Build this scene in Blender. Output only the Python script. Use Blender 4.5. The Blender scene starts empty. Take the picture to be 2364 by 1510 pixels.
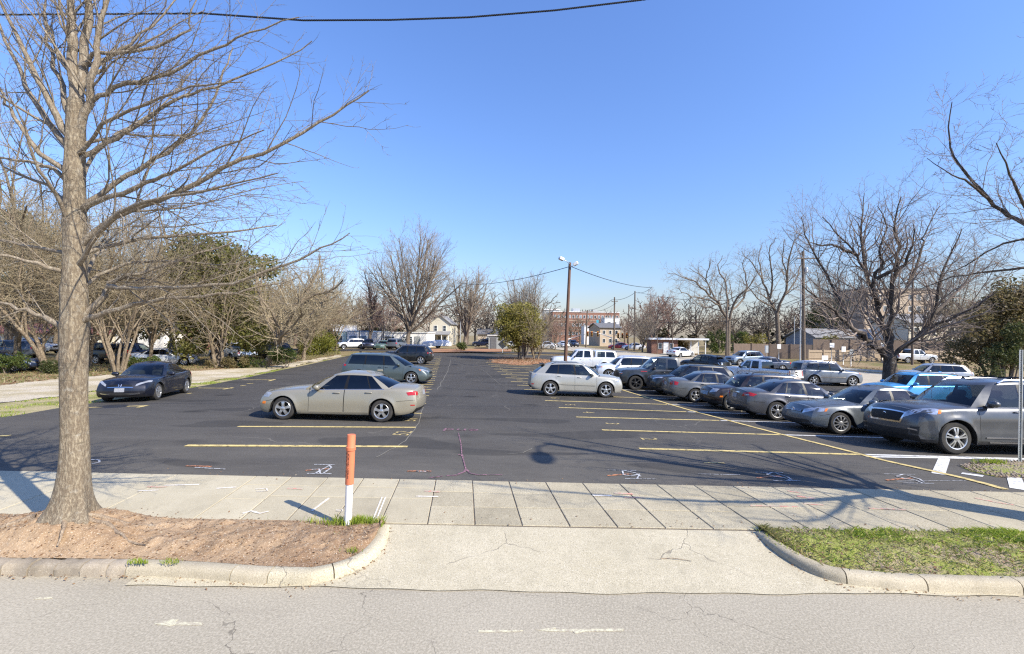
import bpy, math, random
import numpy as np
from mathutils import Vector, Matrix
from mathutils.bvhtree import BVHTree

PI = math.pi
R = math.radians
scene = bpy.context.scene
COL = scene.collection

# ------------------------------------------------------------------ camera
CAM_Z, F_PX, HOR, ROLL = 2.6, 1030.0, 773.0, 0.012
cam_d = bpy.data.cameras.new('camera')
cam_d.sensor_width = 36.0
cam_d.lens = 36.0 * F_PX / 2364.0
cam_d.shift_y = (HOR - 755.0) / 2364.0
cam_d.clip_start, cam_d.clip_end = 0.1, 3000.0
cam = bpy.data.objects.new('camera', cam_d)
COL.objects.link(cam)
cam.matrix_world = Matrix.Translation((0, 0, CAM_Z)) @ Matrix.Rotation(PI / 2, 4, 'X') @ Matrix.Rotation(ROLL, 4, 'Z')
scene.camera = cam

# ------------------------------------------------------------------ sky, sun, exposure
SUN_V = Vector((1.035, -0.708, 1.0)).normalized()
world = bpy.data.worlds.new('World')
scene.world = world
world.use_nodes = True
wn = world.node_tree.nodes
wl = world.node_tree.links
wn.clear()
w_out = wn.new('ShaderNodeOutputWorld')
w_bg = wn.new('ShaderNodeBackground')
w_sky = wn.new('ShaderNodeTexSky')
w_sky.sky_type = 'NISHITA'
w_sky.sun_disc = False
w_sky.sun_elevation = math.asin(SUN_V.z)
w_sky.sun_rotation = math.atan2(SUN_V.x, SUN_V.y)
w_sky.altitude = 100.0
w_sky.air_density = 1.84
w_sky.dust_density = 0.7
w_sky.ozone_density = 8.7
w_bg.inputs['Strength'].default_value = 0.10
w_tint = wn.new('ShaderNodeMix'); w_tint.data_type = 'RGBA'; w_tint.blend_type = 'MULTIPLY'
w_tint.inputs[0].default_value = 1.0
w_tint.inputs[7].default_value = (0.92, 0.93, 1.22, 1.0)
wl.new(w_sky.outputs[0], w_tint.inputs[6])
wl.new(w_tint.outputs[2], w_bg.inputs['Color'])
wl.new(w_bg.outputs[0], w_out.inputs['Surface'])
sun_d = bpy.data.lights.new('sun', 'SUN')
sun_d.energy = 4.1
sun_d.angle = R(0.53)
sun_d.color = (1.0, 0.925, 0.79)
sun = bpy.data.objects.new('sun', sun_d)
COL.objects.link(sun)
sun.rotation_euler = SUN_V.to_track_quat('Z', 'Y').to_euler()
scene.view_settings.view_transform = 'Standard'
scene.view_settings.look = 'None'
scene.view_settings.gamma = 1.0
scene.view_settings.use_curve_mapping = False
scene.view_settings.exposure = 0.95
scene.cycles.use_denoising = False
scene.cycles.filter_width = 1.25
scene.cycles.sample_clamp_indirect = 6.0
scene.cycles.max_bounces = 6
scene.cycles.transparent_max_bounces = 12

# ------------------------------------------------------------------ terrain
def pchip(xs, ys):
    x = np.asarray(xs, float); y = np.asarray(ys, float)
    h = np.diff(x); dl = np.diff(y) / h
    m = np.zeros(len(x)); m[0], m[-1] = dl[0], dl[-1]
    for i in range(1, len(x) - 1):
        if dl[i - 1] * dl[i] > 0:
            a, b = 2 * h[i] + h[i - 1], h[i] + 2 * h[i - 1]
            m[i] = (a + b) / (a / dl[i - 1] + b / dl[i])
    def f(q):
        q = np.clip(np.asarray(q, float), x[0], x[-1])
        i = np.clip(np.searchsorted(x, q) - 1, 0, len(x) - 2)
        t = (q - x[i]) / h[i]
        return ((1 + 2 * t) * (1 - t) ** 2 * y[i] + t * (1 - t) ** 2 * h[i] * m[i]
                + t * t * (3 - 2 * t) * y[i + 1] + t * t * (t - 1) * h[i] * m[i + 1])
    return f

_zc = pchip([-60, 4.4, 5.0, 6.0, 7.6, 10.2, 13.5, 15.8, 18.4, 21.9, 26.8, 30, 36, 49.5, 62, 90, 400],
            [-.01, -.01, .03, .08, .09, .04, -.09, -.17, -.26, -.34, -.44, -.48, -.46, -.30, -.08, 0.0, 0.0])
_ls = pchip([-60, 7.6, 10, 20, 40, 75, 400], [0, 0, .012, .018, .018, .006, 0])
def G(x, y):
    return _zc(y) - _ls(y) * np.clip(x, -9.0, 24.0)

def ray(px, py):
    u, w = px - 1182.0, HOR - py
    c, s = math.cos(ROLL), math.sin(ROLL)
    return Vector(((u * c - w * s) / F_PX, 1.0, (u * s + w * c) / F_PX))

def gp(px, py, z=None):
    """The point of the terrain (or of the level z) seen at a place in the survey photograph."""
    r = ray(px, py)
    t = 10.0
    for _ in range(60):
        zz = z if z is not None else float(G(r.x * t, t))
        t = 0.5 * t + 0.5 * min(400.0, (CAM_Z - zz) / max(1e-4, -r.z))
    return Vector((r.x * t, t, z if z is not None else float(G(r.x * t, t))))

def ad(px, py, d):
    """The point at distance d."""
    r = ray(px, py)
    return Vector((r.x * d, d, CAM_Z + r.z * d))

def gx(px, d):
    """Ground point at distance d, in the column px."""
    x = ray(px, HOR + 60).x * d
    return Vector((x, d, float(G(x, d))))

# ------------------------------------------------------------------ mesh and object helpers
def mesh_obj(name, verts, faces, mats, parent=None, smooth=False, mi=None, sharp=None):
    me = bpy.data.meshes.new(name)
    me.from_pydata([tuple(v) for v in verts], [], [tuple(f) for f in faces])
    for m in (mats if isinstance(mats, (list, tuple)) else [mats]):
        me.materials.append(m)
    if mi is not None:
        me.polygons.foreach_set('material_index', np.asarray(mi, np.int32))
    if smooth:
        me.polygons.foreach_set('use_smooth', np.ones(len(me.polygons), bool))
        if sharp:
            me.set_sharp_from_angle(angle=R(sharp))
    me.update()
    o = bpy.data.objects.new(name, me)
    COL.objects.link(o)
    if parent is not None:
        o.parent = parent
    return o

def np_mesh(name, V, Q, mats, parent=None, smooth=False, mi=None):
    """Mesh from arrays: V n x 3, Q m x 3 or m x 4."""
    V = np.asarray(V, np.float32); Q = np.asarray(Q, np.int32)
    k = Q.shape[1]
    me = bpy.data.meshes.new(name)
    me.vertices.add(len(V)); me.vertices.foreach_set('co', V.ravel())
    me.loops.add(Q.size); me.loops.foreach_set('vertex_index', Q.ravel())
    me.polygons.add(len(Q)); me.polygons.foreach_set('loop_start', np.arange(len(Q), dtype=np.int32) * k)
    for m in (mats if isinstance(mats, (list, tuple)) else [mats]):
        me.materials.append(m)
    if mi is not None:
        me.polygons.foreach_set('material_index', np.asarray(mi, np.int32))
    me.polygons.foreach_set('use_smooth', np.full(len(Q), bool(smooth)))
    me.update(calc_edges=True)
    o = bpy.data.objects.new(name, me)
    COL.objects.link(o)
    if parent is not None:
        o.parent = parent
    return o

def tag(o, label=None, cat=None, group=None, kind=None):
    if label: o['label'] = label
    if cat: o['category'] = cat
    if group: o['group'] = group
    if kind: o['kind'] = kind
    return o

def thing(name, label, cat, loc=(0, 0, 0), rz=0.0, group=None):
    o = bpy.data.objects.new(name, None)
    COL.objects.link(o)
    o.empty_display_size = 0.2
    o.location = loc
    o.rotation_euler = (0, 0, rz)
    return tag(o, label, cat, group)

class MB:
    """Collects boxes, prisms, tubes and lathes into one mesh."""
    def __init__(s):
        s.v, s.f, s.m = [], [], []
    def add(s, v, f, mi=0):
        n = len(s.v)
        s.v += [tuple(p) for p in v]
        s.f += [tuple(i + n for i in q) for q in f]
        s.m += [mi] * len(f)
        return s
    def box(s, c, d, mi=0, rz=0.0, ch=0.0):
        x, y, z = d[0] / 2, d[1] / 2, d[2] / 2
        if ch > 0:
            rings = []
            for zz, q in ((-z, ch), (-z + ch, 0), (z - ch, 0), (z, ch)):
                a, b = x - q, y - q
                k = ch * .6
                rings.append([(-a + k, -b, zz), (a - k, -b, zz), (a, -b + k, zz), (a, b - k, zz), (a - k, b, zz), (-a + k, b, zz), (-a, b - k, zz), (-a, -b + k, zz)])
            v = [p for r_ in rings for p in r_]
            f = [tuple(range(7, -1, -1)), tuple(range(24, 32))]
            for i in range(3):
                for j in range(8):
                    f.append((i * 8 + j, i * 8 + (j + 1) % 8, i * 8 + 8 + (j + 1) % 8, i * 8 + 8 + j))
        else:
            v = [(-x, -y, -z), (x, -y, -z), (x, y, -z), (-x, y, -z), (-x, -y, z), (x, -y, z), (x, y, z), (-x, y, z)]
            f = [(3, 2, 1, 0), (4, 5, 6, 7), (0, 1, 5, 4), (1, 2, 6, 5), (2, 3, 7, 6), (3, 0, 4, 7)]
        cz, sz = math.cos(rz), math.sin(rz)
        v = [(c[0] + a * cz - b * sz, c[1] + a * sz + b * cz, c[2] + e) for a, b, e in v]
        return s.add(v, f, mi)
    def tube(s, pts, rad, k=8, mi=0, cap=True):
        pts = [Vector(p) for p in pts]
        rad = rad if isinstance(rad, (list, tuple)) else [rad] * len(pts)
        V, Q = sweep(pts, rad, k)
        f = [tuple(q) for q in Q.tolist()]
        if cap:
            n = len(V)
            f += [tuple(range(k - 1, -1, -1)), tuple(range(n - k, n))]
        return s.add(V.tolist(), f, mi)
    def lathe(s, prof, k=24, mi=0, axis='Z', c=(0, 0, 0)):
        v, f = [], []
        for r_, h in prof:
            for j in range(k):
                a = 2 * PI * j / k
                p = (r_ * math.cos(a), r_ * math.sin(a), h)
                if axis == 'Y': p = (p[0], p[2], p[1])
                if axis == 'X': p = (p[2], p[0], p[1])
                v.append((p[0] + c[0], p[1] + c[1], p[2] + c[2]))
        for i in range(len(prof) - 1):
            for j in range(k):
                q = (i * k + j, i * k + (j + 1) % k, (i + 1) * k + (j + 1) % k, (i + 1) * k + j)
                f.append(q[::-1] if axis == 'Y' else q)
        return s.add(v, f, mi)
    def poly(s, pts, h0, h1, mi=0):
        """Prism over a plan polygon (x, y) between two heights."""
        n = len(pts)
        v = [(p[0], p[1], h0) for p in pts] + [(p[0], p[1], h1) for p in pts]
        f = [tuple(range(n - 1, -1, -1)), tuple(range(n, 2 * n))]
        f += [(i, (i + 1) % n, n + (i + 1) % n, n + i) for i in range(n)]
        return s.add(v, f, mi)
    def build(s, name, mats, parent=None, smooth=False, sharp=None):
        return mesh_obj(name, s.v, s.f, mats, parent, smooth, s.m if isinstance(mats, (list, tuple)) and len(mats) > 1 else None, sharp)

def sweep(pts, rad, k):
    P = np.array([tuple(p) for p in pts], float)
    n = len(P)
    T = np.empty_like(P)
    T[1:-1] = P[2:] - P[:-2]; T[0] = P[1] - P[0]; T[-1] = P[-1] - P[-2]
    T /= np.maximum(np.linalg.norm(T, axis=1), 1e-9)[:, None]
    m = T.mean(axis=0)
    ref = np.array((0, 0, 1.0)) if abs(m[2]) < 0.75 * max(1e-9, np.linalg.norm(m)) else np.array((1.0, 0, 0))
    U = np.cross(T, ref); U /= np.maximum(np.linalg.norm(U, axis=1), 1e-9)[:, None]
    W = np.cross(T, U)
    a = 2 * PI * np.arange(k) / k
    r = np.asarray(rad, float)[:, None, None]
    V = P[:, None, :] + r * (U[:, None, :] * np.cos(a)[None, :, None] + W[:, None, :] * np.sin(a)[None, :, None])
    i = np.arange(n - 1)[:, None] * k
    j = np.arange(k)[None, :]
    j2 = (j + 1) % k
    Q = np.stack([i + j, i + k + j, i + k + j2, i + j2], axis=2).reshape(-1, 4)
    return V.reshape(-1, 3), Q

def drape(name, quad_fn, nu, nv, mats, off=0.0, parent=None, smooth=True, zf=None):
    """A sheet over the terrain: quad_fn(u, v) -> (x, y)."""
    V, F = [], []
    for i in range(nu + 1):
        for j in range(nv + 1):
            x, y = quad_fn(i / nu, j / nv)
            z = float(G(x, y)) if zf is None else zf(x, y)
            V.append((x, y, z + off))
    for i in range(nu):
        for j in range(nv):
            a = i * (nv + 1) + j
            F.append((a, a + nv + 1, a + nv + 2, a + 1))
    o = mesh_obj(name, V, F, mats, parent, smooth)
    if len(o.data.polygons) and o.data.polygons[0].normal.z < 0:
        o.data.flip_normals()
    return o

def lerp(a, b, t):
    return a + (b - a) * t

def path_at(pts, t):
    """Point at the share t of a polyline's length."""
    L = [0.0]
    for a, b in zip(pts, pts[1:]):
        L.append(L[-1] + math.dist(a, b))
    q = t * L[-1]
    for i in range(len(pts) - 1):
        if q <= L[i + 1] + 1e-9:
            k = (q - L[i]) / max(1e-9, L[i + 1] - L[i])
            return tuple(lerp(pts[i][c], pts[i + 1][c], k) for c in range(len(pts[i])))
    return tuple(pts[-1])

# ------------------------------------------------------------------ materials
class NT:
    def __init__(s, name):
        s.m = bpy.data.materials.new(name)
        s.m.use_nodes = True
        s.n, s.l = s.m.node_tree.nodes, s.m.node_tree.links
        s.n.clear()
        s.out = s.n.new('ShaderNodeOutputMaterial')
        s.b = s.n.new('ShaderNodeBsdfPrincipled')
        s.l.new(s.b.outputs[0], s.out.inputs['Surface'])
        s._pos = None
    def lk(s, a, b): s.l.new(a, b)
    def pos(s, scale=None, obj=False):
        if obj:
            o = s.n.new('ShaderNodeTexCoord').outputs['Object']
        else:
            if s._pos is None:
                s._pos = s.n.new('ShaderNodeNewGeometry').outputs['Position']
            o = s._pos
        if scale:
            v = s.n.new('ShaderNodeVectorMath'); v.operation = 'MULTIPLY'
            s.lk(o, v.inputs[0]); v.inputs[1].default_value = scale
            o = v.outputs[0]
        return o
    def noise(s, sc, det=4.0, vec=None, rough=0.55, dist=0.0):
        t = s.n.new('ShaderNodeTexNoise')
        t.inputs['Scale'].default_value = sc; t.inputs['Detail'].default_value = det
        t.inputs['Roughness'].default_value = rough; t.inputs['Distortion'].default_value = dist
        s.lk(vec if vec is not None else s.pos(), t.inputs['Vector'])
        return t.outputs['Fac']
    def voro(s, sc, feat='F1', vec=None, rnd=1.0, out='Distance'):
        t = s.n.new('ShaderNodeTexVoronoi')
        t.feature = feat
        t.inputs['Scale'].default_value = sc; t.inputs['Randomness'].default_value = rnd
        s.lk(vec if vec is not None else s.pos(), t.inputs['Vector'])
        return t.outputs[out]
    def warp(s, vec, sc, amt):
        t = s.n.new('ShaderNodeTexNoise'); t.inputs['Scale'].default_value = sc; t.inputs['Detail'].default_value = 4
        s.lk(vec, t.inputs['Vector'])
        a = s.n.new('ShaderNodeVectorMath'); a.operation = 'SUBTRACT'; s.lk(t.outputs['Color'], a.inputs[0]); a.inputs[1].default_value = (.5, .5, .5)
        b = s.n.new('ShaderNodeVectorMath'); b.operation = 'SCALE'; s.lk(a.outputs[0], b.inputs[0]); b.inputs['Scale'].default_value = amt
        c = s.n.new('ShaderNodeVectorMath'); c.operation = 'ADD'; s.lk(vec, c.inputs[0]); s.lk(b.outputs[0], c.inputs[1])
        return c.outputs[0]
    def ramp(s, fac, a, b, lo=0.0, hi=1.0):
        t = s.n.new('ShaderNodeMapRange')
        t.inputs['From Min'].default_value = a; t.inputs['From Max'].default_value = b
        t.inputs['To Min'].default_value = lo; t.inputs['To Max'].default_value = hi
        s.lk(fac, t.inputs['Value'])
        return t.outputs[0]
    def mix(s, fac, a, b):
        t = s.n.new('ShaderNodeMix'); t.data_type = 'RGBA'
        for v, i in ((fac, 0), (a, 6), (b, 7)):
            if isinstance(v, (int, float)): t.inputs[i].default_value = v
            elif isinstance(v, tuple): t.inputs[i].default_value = (*v, 1.0)
            else: s.lk(v, t.inputs[i])
        return t.outputs[2]
    def math(s, op, a, b=None):
        t = s.n.new('ShaderNodeMath'); t.operation = op
        for v, i in ((a, 0), (b, 1)):
            if v is None: continue
            if isinstance(v, (int, float)): t.inputs[i].default_value = v
            else: s.lk(v, t.inputs[i])
        return t.outputs[0]
    def bump(s, h, st=0.3, dist=0.01, prev=None):
        t = s.n.new('ShaderNodeBump'); t.inputs['Strength'].default_value = st; t.inputs['Distance'].default_value = dist
        s.lk(h, t.inputs['Height'])
        if prev is not None: s.lk(prev, t.inputs['Normal'])
        return t.outputs[0]
    def fin(s, col, rough=0.8, normal=None, metal=0.0, spec=0.5):
        i = s.b.inputs
        if isinstance(col, tuple): i['Base Color'].default_value = (*col, 1.0)
        else: s.lk(col, i['Base Color'])
        if isinstance(rough, (int, float)): i['Roughness'].default_value = rough
        else: s.lk(rough, i['Roughness'])
        i['Metallic'].default_value = metal
        i['Specular IOR Level'].default_value = spec
        if normal is not None: s.lk(normal, i['Normal'])
        return s.m

def simple(name, c, c2=None, sc=6.0, rough=0.7, bump=0.0, bsc=40.0, metal=0.0, spec=0.4, det=4.0, vec=None, obj=False):
    t = NT(name)
    p = t.pos(vec, obj)
    col = c
    if c2 is not None:
        col = t.mix(t.ramp(t.noise(sc, det, p), .32, .68), c, c2)
    nrm = t.bump(t.noise(bsc, 3, p), bump, 0.01) if bump else None
    return t.fin(col, rough, nrm, metal, spec)

def rgb(r, g, b):
    f = lambda c: c / 12.92 if c <= .04045 else ((c + .055) / 1.055) ** 2.4
    return (f(r / 255), f(g / 255), f(b / 255))

# ------------------------------------------------------------------ surface materials
def asphalt_road():
    t = NT('road_asphalt')
    p = t.pos()
    col = t.mix(t.ramp(t.noise(.45, 5), .3, .7), (.293, .262, .198), (.378, .340, .262))
    col = t.mix(t.ramp(t.noise(44, 2), .42, .64, 0, .5), col, (.52, .465, .365))
    col = t.mix(t.ramp(t.noise(58, 2, t.pos((1.1, .9, 1))), .54, .68, 0, .6), col, (.22, .185, .14))
    st = t.noise(1.7, 6, t.pos((.6, 1.6, 1)), .7)
    col = t.mix(t.ramp(st, .56, .8, 0, .45), col, (.23, .20, .16))
    pot = t.noise(5.0, 3, t.pos((.7, 1.3, 1)))
    col = t.mix(t.ramp(pot, .67, .76, 0, .5), col, (.19, .165, .135))
    w = t.warp(t.warp(p, .9, 1.3), 7.0, .10)
    cr = t.voro(.40, 'DISTANCE_TO_EDGE', w)
    msk = t.ramp(t.noise(.55, 2), .40, .54)
    c1 = t.math('MULTIPLY', t.ramp(cr, .0004, .0020, .6, 0), msk)
    w2 = t.warp(t.warp(p, 2.2, .6), 11, .06)
    cr2 = t.voro(1.15, 'DISTANCE_TO_EDGE', w2)
    c2 = t.math('MULTIPLY', t.ramp(cr2, .001, .005, .45, 0), t.ramp(t.noise(.8, 3), .56, .66))
    cc = t.math('MAXIMUM', c1, c2)
    col = t.mix(cc, col, (.07, .06, .05))
    h = t.math('SUBTRACT', t.noise(70, 3), cc)
    return t.fin(col, .95, t.bump(h, .28, .012), spec=.12)

def concrete(name, a, b, agg, rnd=.12, crack=0.0):
    t = NT(name)
    p = t.pos()
    col = t.mix(t.ramp(t.noise(1.3, 6, rough=.65), .33, .67), a, b)
    col = t.mix(t.ramp(t.noise(9, 4, rough=.7), .45, .72, 0, .5 * agg), col, tuple(c * .62 for c in a))
    col = t.mix(t.ramp(t.noise(85, 2), .50, .66, 0, min(1, agg * 1.5)), col, tuple(c * .52 for c in a))
    col = t.mix(t.ramp(t.noise(70, 2, t.pos((1.2, .8, 1))), .55, .70, 0, min(1, agg * 1.1)), col, (.72, .66, .54))
    col = t.mix(t.ramp(t.noise(22, 2), .71, .76, 0, agg), col, (.19, .155, .11))
    col = t.mix(t.ramp(t.noise(.8, 6, rough=.7), .50, .72, 0, .42), col, tuple(c * .66 for c in a))
    st = t.noise(3.0, 5, t.pos((1, .35, 1)), .7)
    col = t.mix(t.ramp(st, .56, .75, 0, .4), col, tuple(c * .6 for c in a))
    inf = t.n.new('ShaderNodeObjectInfo')
    dark = t.n.new('ShaderNodeHueSaturation')
    t.lk(col, dark.inputs['Color'])
    t.lk(t.ramp(inf.outputs['Random'], 0, 1, 1 - rnd, 1 + rnd), dark.inputs['Value'])
    col = dark.outputs[0]
    h = t.noise(110, 3)
    if crack:
        w = t.warp(t.warp(p, .8, 1.2), 6, .12)
        cr = t.math('MULTIPLY', t.ramp(t.voro(.33, 'DISTANCE_TO_EDGE', w), .0006, .0028, 1, 0), t.ramp(t.noise(.7, 2), .47, .55))
        col = t.mix(t.math('MULTIPLY', cr, crack), col, (.12, .10, .08))
        h = t.math('SUBTRACT', h, cr)
    return t.fin(col, .88, t.bump(h, .35, .01), spec=.3)

def lot_asphalt():
    t = NT('lot_asphalt')
    col = t.mix(t.ramp(t.noise(.35, 5), .3, .7), (.040, .037, .034), (.053, .049, .045))
    st = t.noise(2.6, 6, t.pos((.22, 3.2, 1)), .7)
    col = t.mix(t.ramp(st, .5, .8, 0, .6), col, (.082, .075, .068))
    du = t.noise(.16, 5)
    col = t.mix(t.ramp(du, .55, .78, 0, .4), col, (.115, .102, .085))
    sx = t.n.new('ShaderNodeSeparateXYZ'); t.lk(t.pos(), sx.inputs[0])
    near = t.math('MULTIPLY', t.ramp(sx.outputs[1], 8.0, 17.0, 1, .15), t.ramp(t.noise(.6, 6, t.pos((.5, 1.4, 1)), .7), .28, .68, .25, 1.0))
    col = t.mix(t.math('MULTIPLY', near, .75), col, (.138, .126, .106))
    sp = t.noise(150, 1)
    col = t.mix(t.ramp(sp, .58, .70, 0, .6), col, (.22, .21, .19))
    sp2 = t.voro(7.5)
    col = t.mix(t.math('MULTIPLY', t.ramp(sp2, .035, .06, 1, 0), t.ramp(t.noise(1.1, 3), .56, .62)), col, (.30, .28, .25))
    oil = t.voro(.42, 'F1', t.warp(t.pos((1, 1.3, 1)), 2.0, .35))
    col = t.mix(t.math('MULTIPLY', t.ramp(oil, .05, .22, 1, 0), t.ramp(t.noise(.35, 3), .42, .58, 0, .8)), col, (.018, .017, .016))
    pat = t.noise(.55, 2, t.pos((.35, 1.2, 1)), .3)
    col = t.mix(t.ramp(pat, .60, .615, 0, .45), col, (.030, .029, .028))
    trk = t.noise(1.1, 4, t.pos((2.2, .12, 1)), .6)
    col = t.mix(t.ramp(trk, .52, .72, 0, .5), col, (.085, .079, .070))
    w = t.warp(t.warp(t.pos(), .5, 2.0), 4, .22)
    cr = t.math('MULTIPLY', t.ramp(t.voro(.16, 'DISTANCE_TO_EDGE', w), .0012, .0042, 1, 0), t.ramp(t.noise(.22, 2), .5, .58))
    col = t.mix(t.math('MULTIPLY', cr, .45), col, (.22, .20, .165))
    rough = t.ramp(t.noise(1.3, 4), .3, .7, .78, .95)
    return t.fin(col, rough, t.bump(t.noise(70, 3), .5, .01), spec=.18)

def worn_paint(name, c, wear=.5, sc=9.0, base=(.05, .05, .052)):
    t = NT(name)
    n = t.noise(sc, 7, rough=.75)
    n2 = t.noise(60, 3)
    m = t.math('ADD', t.math('MULTIPLY', n, .7), t.math('MULTIPLY', n2, .3))
    col = t.mix(t.ramp(m, wear - .06, wear + .06), base, c)
    return t.fin(col, .75, t.bump(n2, .2, .01), spec=.3)

def dirt():
    t = NT('dirt')
    col = t.mix(t.ramp(t.noise(1.6, 6, rough=.65), .35, .65), (.29, .190, .108), (.40, .288, .180))
    col = t.mix(t.ramp(t.noise(4.2, 6, rough=.75), .46, .70, 0, .8), col, (.235, .155, .095))
    sx = t.n.new('ShaderNodeSeparateXYZ'); t.lk(t.pos(), sx.inputs[0])
    mul = t.math('MULTIPLY', t.ramp(sx.outputs[0], -3.3, -2.2, 0, 1), t.ramp(t.noise(3.0, 5, rough=.7), .36, .58, .2, 1))
    col = t.mix(t.math('MULTIPLY', mul, .75), col, (.215, .135, .08))
    col = t.mix(t.ramp(t.noise(70, 2), .58, .68, 0, .75), col, (.60, .49, .36))
    col = t.mix(t.ramp(t.noise(38, 3), .60, .70, 0, .7), col, (.20, .125, .085))
    h = t.math('ADD', t.noise(26, 5, rough=.7), t.math('MULTIPLY', t.noise(7, 3), .8))
    return t.fin(col, .95, t.bump(h, .6, .025), spec=.1)

def soil_grass(name, soil, soil2, green, green2, th, sc=1.4):
    t = NT(name)
    s = t.mix(t.ramp(t.noise(9, 5, rough=.7), .35, .65), soil, soil2)
    s = t.mix(t.ramp(t.noise(60, 2), .58, .7, 0, .6), s, tuple(c * .5 for c in soil))
    g = t.mix(t.ramp(t.noise(14, 4), .35, .65), green, green2)
    m = t.math('ADD', t.math('MULTIPLY', t.noise(sc, 5, rough=.65), .75), t.math('MULTIPLY', t.noise(30, 2), .25))
    return t.fin(t.mix(t.ramp(m, th - .05, th + .05), s, g), .95, t.bump(t.noise(45, 4), .8, .03), spec=.15)

def bark(name, a, b, furrow, sc=1.0, scar=0.0):
    t = NT(name)
    p = t.pos(None, True)
    v = t.pos((9 * sc, 9 * sc, 2.4 * sc), True)
    n = t.noise(2.6, 7, v, .68, .4)
    big = t.noise(2.2 * sc, 4, p)
    col = t.mix(t.ramp(big, .32, .68), a, b)
    col = t.mix(t.ramp(n, .46, .62, .85, 0), col, furrow)
    lich = t.noise(5 * sc, 5, p)
    col = t.mix(t.ramp(lich, .60, .70, 0, .4), col, (.42, .40, .34))
    if scar:
        rg = t.noise(3.0, 3, t.pos((1.2, 1.2, 9), True))
        col = t.mix(t.ramp(rg, .60, .68, 0, scar), col, tuple(c * .45 for c in a))
    h = t.math('ADD', n, t.math('MULTIPLY', t.noise(40 * sc, 3, p), .3))
    return t.fin(col, .9, t.bump(h, .8, .025), spec=.2)

def leaves(name, a, b, c):
    t = NT(name)
    g = t.n.new('ShaderNodeNewGeometry')
    rnd = g.outputs['Random Per Island']
    col = t.mix(t.ramp(rnd, .1, .6), a, b)
    col = t.mix(t.ramp(rnd, .78, .95), col, c)
    m = t.fin(col, .55, None, spec=.35)
    tr = t.n.new('ShaderNodeBsdfTranslucent')
    t.lk(col, tr.inputs['Color'])
    mx = t.n.new('ShaderNodeMixShader'); mx.inputs[0].default_value = .45
    t.lk(t.b.outputs[0], mx.inputs[1]); t.lk(tr.outputs[0], mx.inputs[2])
    t.lk(mx.outputs[0], t.out.inputs['Surface'])
    return m

M = {}
M['road'] = asphalt_road()
M['apron'] = concrete('apron_concrete', (.455, .400, .275), (.535, .475, .34), .50, 0, .6)
M['slab'] = concrete('slab_concrete', (.365, .315, .212), (.450, .395, .272), .48, .14)
M['slab_smooth'] = concrete('smooth_slab_concrete', (.44, .385, .265), (.51, .452, .322), .2, .09)
M['slab_grey'] = concrete('grey_slab_concrete', (.37, .322, .220), (.43, .378, .262), .24, .09)
M['kerb'] = concrete('kerb_concrete', (.38, .328, .228), (.48, .42, .305), .3, .08, .6)
M['kerb_stone'] = concrete('old_kerb_stone', (.25, .21, .155), (.36, .305, .23), .2, .15)
M['street_concrete'] = concrete('street_concrete', (.40, .35, .265), (.47, .415, .32), .2, 0, .4)
M['lot'] = lot_asphalt()
M['yellow'] = worn_paint('yellow_paint', (.64, .50, .20), .44, 7)
M['number'] = worn_paint('number_paint', (.60, .47, .20), .46, 14)
M['white_line'] = worn_paint('white_paint', (.66, .65, .61), .42)
M['spray_white'] = worn_paint('white_spray', (.55, .55, .55), .48, 16)
M['spray_white_c'] = worn_paint('white_spray_concrete', (.74, .70, .62), .50, 16, (.56, .50, .41))
M['spray_orange'] = worn_paint('orange_spray', (.60, .25, .11), .50, 16)
M['spray_red'] = worn_paint('red_spray', (.62, .24, .18), .53, 16, (.47, .41, .31))
M['spray_pink'] = worn_paint('pink_spray', (.34, .17, .21), .50, 16)
M['crack_fill'] = worn_paint('crack_fill', (.20, .185, .15), .40, 20)
M['arrow'] = worn_paint('pale_arrow_paint', (.60, .57, .40), .50, 14, (.38, .33, .25))
M['dirt'] = dirt()
M['verge'] = soil_grass('verge_soil', (.28, .215, .145), (.38, .30, .21), (.22, .255, .05), (.33, .325, .10), .47, 1.8)
M['ground'] = soil_grass('ground', (.24, .17, .095), (.33, .25, .145), (.12, .12, .04), (.20, .175, .07), .52, .25)
M['green_strip'] = soil_grass('grass_strip', (.36, .30, .16), (.44, .37, .22), (.15, .18, .04), (.24, .235, .07), .52, .5)
M['gravel'] = soil_grass('gravel', (.47, .405, .30), (.60, .53, .41), (.36, .30, .18), (.42, .355, .22), .50, .35)
M['litter'] = simple('leaf_litter', (.25, .12, .06), (.38, .20, .10), 9, .95, .8, 30)
M['root_bark'] = bark('root_bark', (.36, .28, .19), (.45, .36, .26), (.22, .16, .11), 1.6)
M['bark_main'] = bark('bark_main', (.30, .25, .175), (.38, .325, .235), (.15, .115, .08), 2.3, .6)
M['limb_main'] = bark('limb_main', (.33, .285, .215), (.42, .37, .29), (.18, .14, .10), 2.4)
M['bark_dark'] = bark('bark_dark', (.11, .088, .070), (.175, .142, .115), (.045, .037, .03), 1.5)
M['bark_grey'] = bark('bark_grey', (.20, .165, .125), (.28, .23, .18), (.09, .07, .055), .8)
M['bark_tan'] = bark('bark_tan', (.26, .205, .138), (.35, .285, .20), (.13, .098, .068), 1.0)
M['twig_tan'] = simple('twig_tan', (.235, .19, .118), (.315, .258, .165), 2, .9, obj=True)
M['twig_grey'] = simple('twig_grey', (.225, .185, .14), (.30, .25, .195), 1, .9, obj=True)
M['twig_red'] = simple('twig_red', (.25, .155, .12), (.31, .21, .165), 1, .9, obj=True)
M['twig_dark'] = simple('twig_dark', (.19, .148, .12), (.27, .215, .175), 1, .9, obj=True)

from mathutils import noise as mnoise
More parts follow.
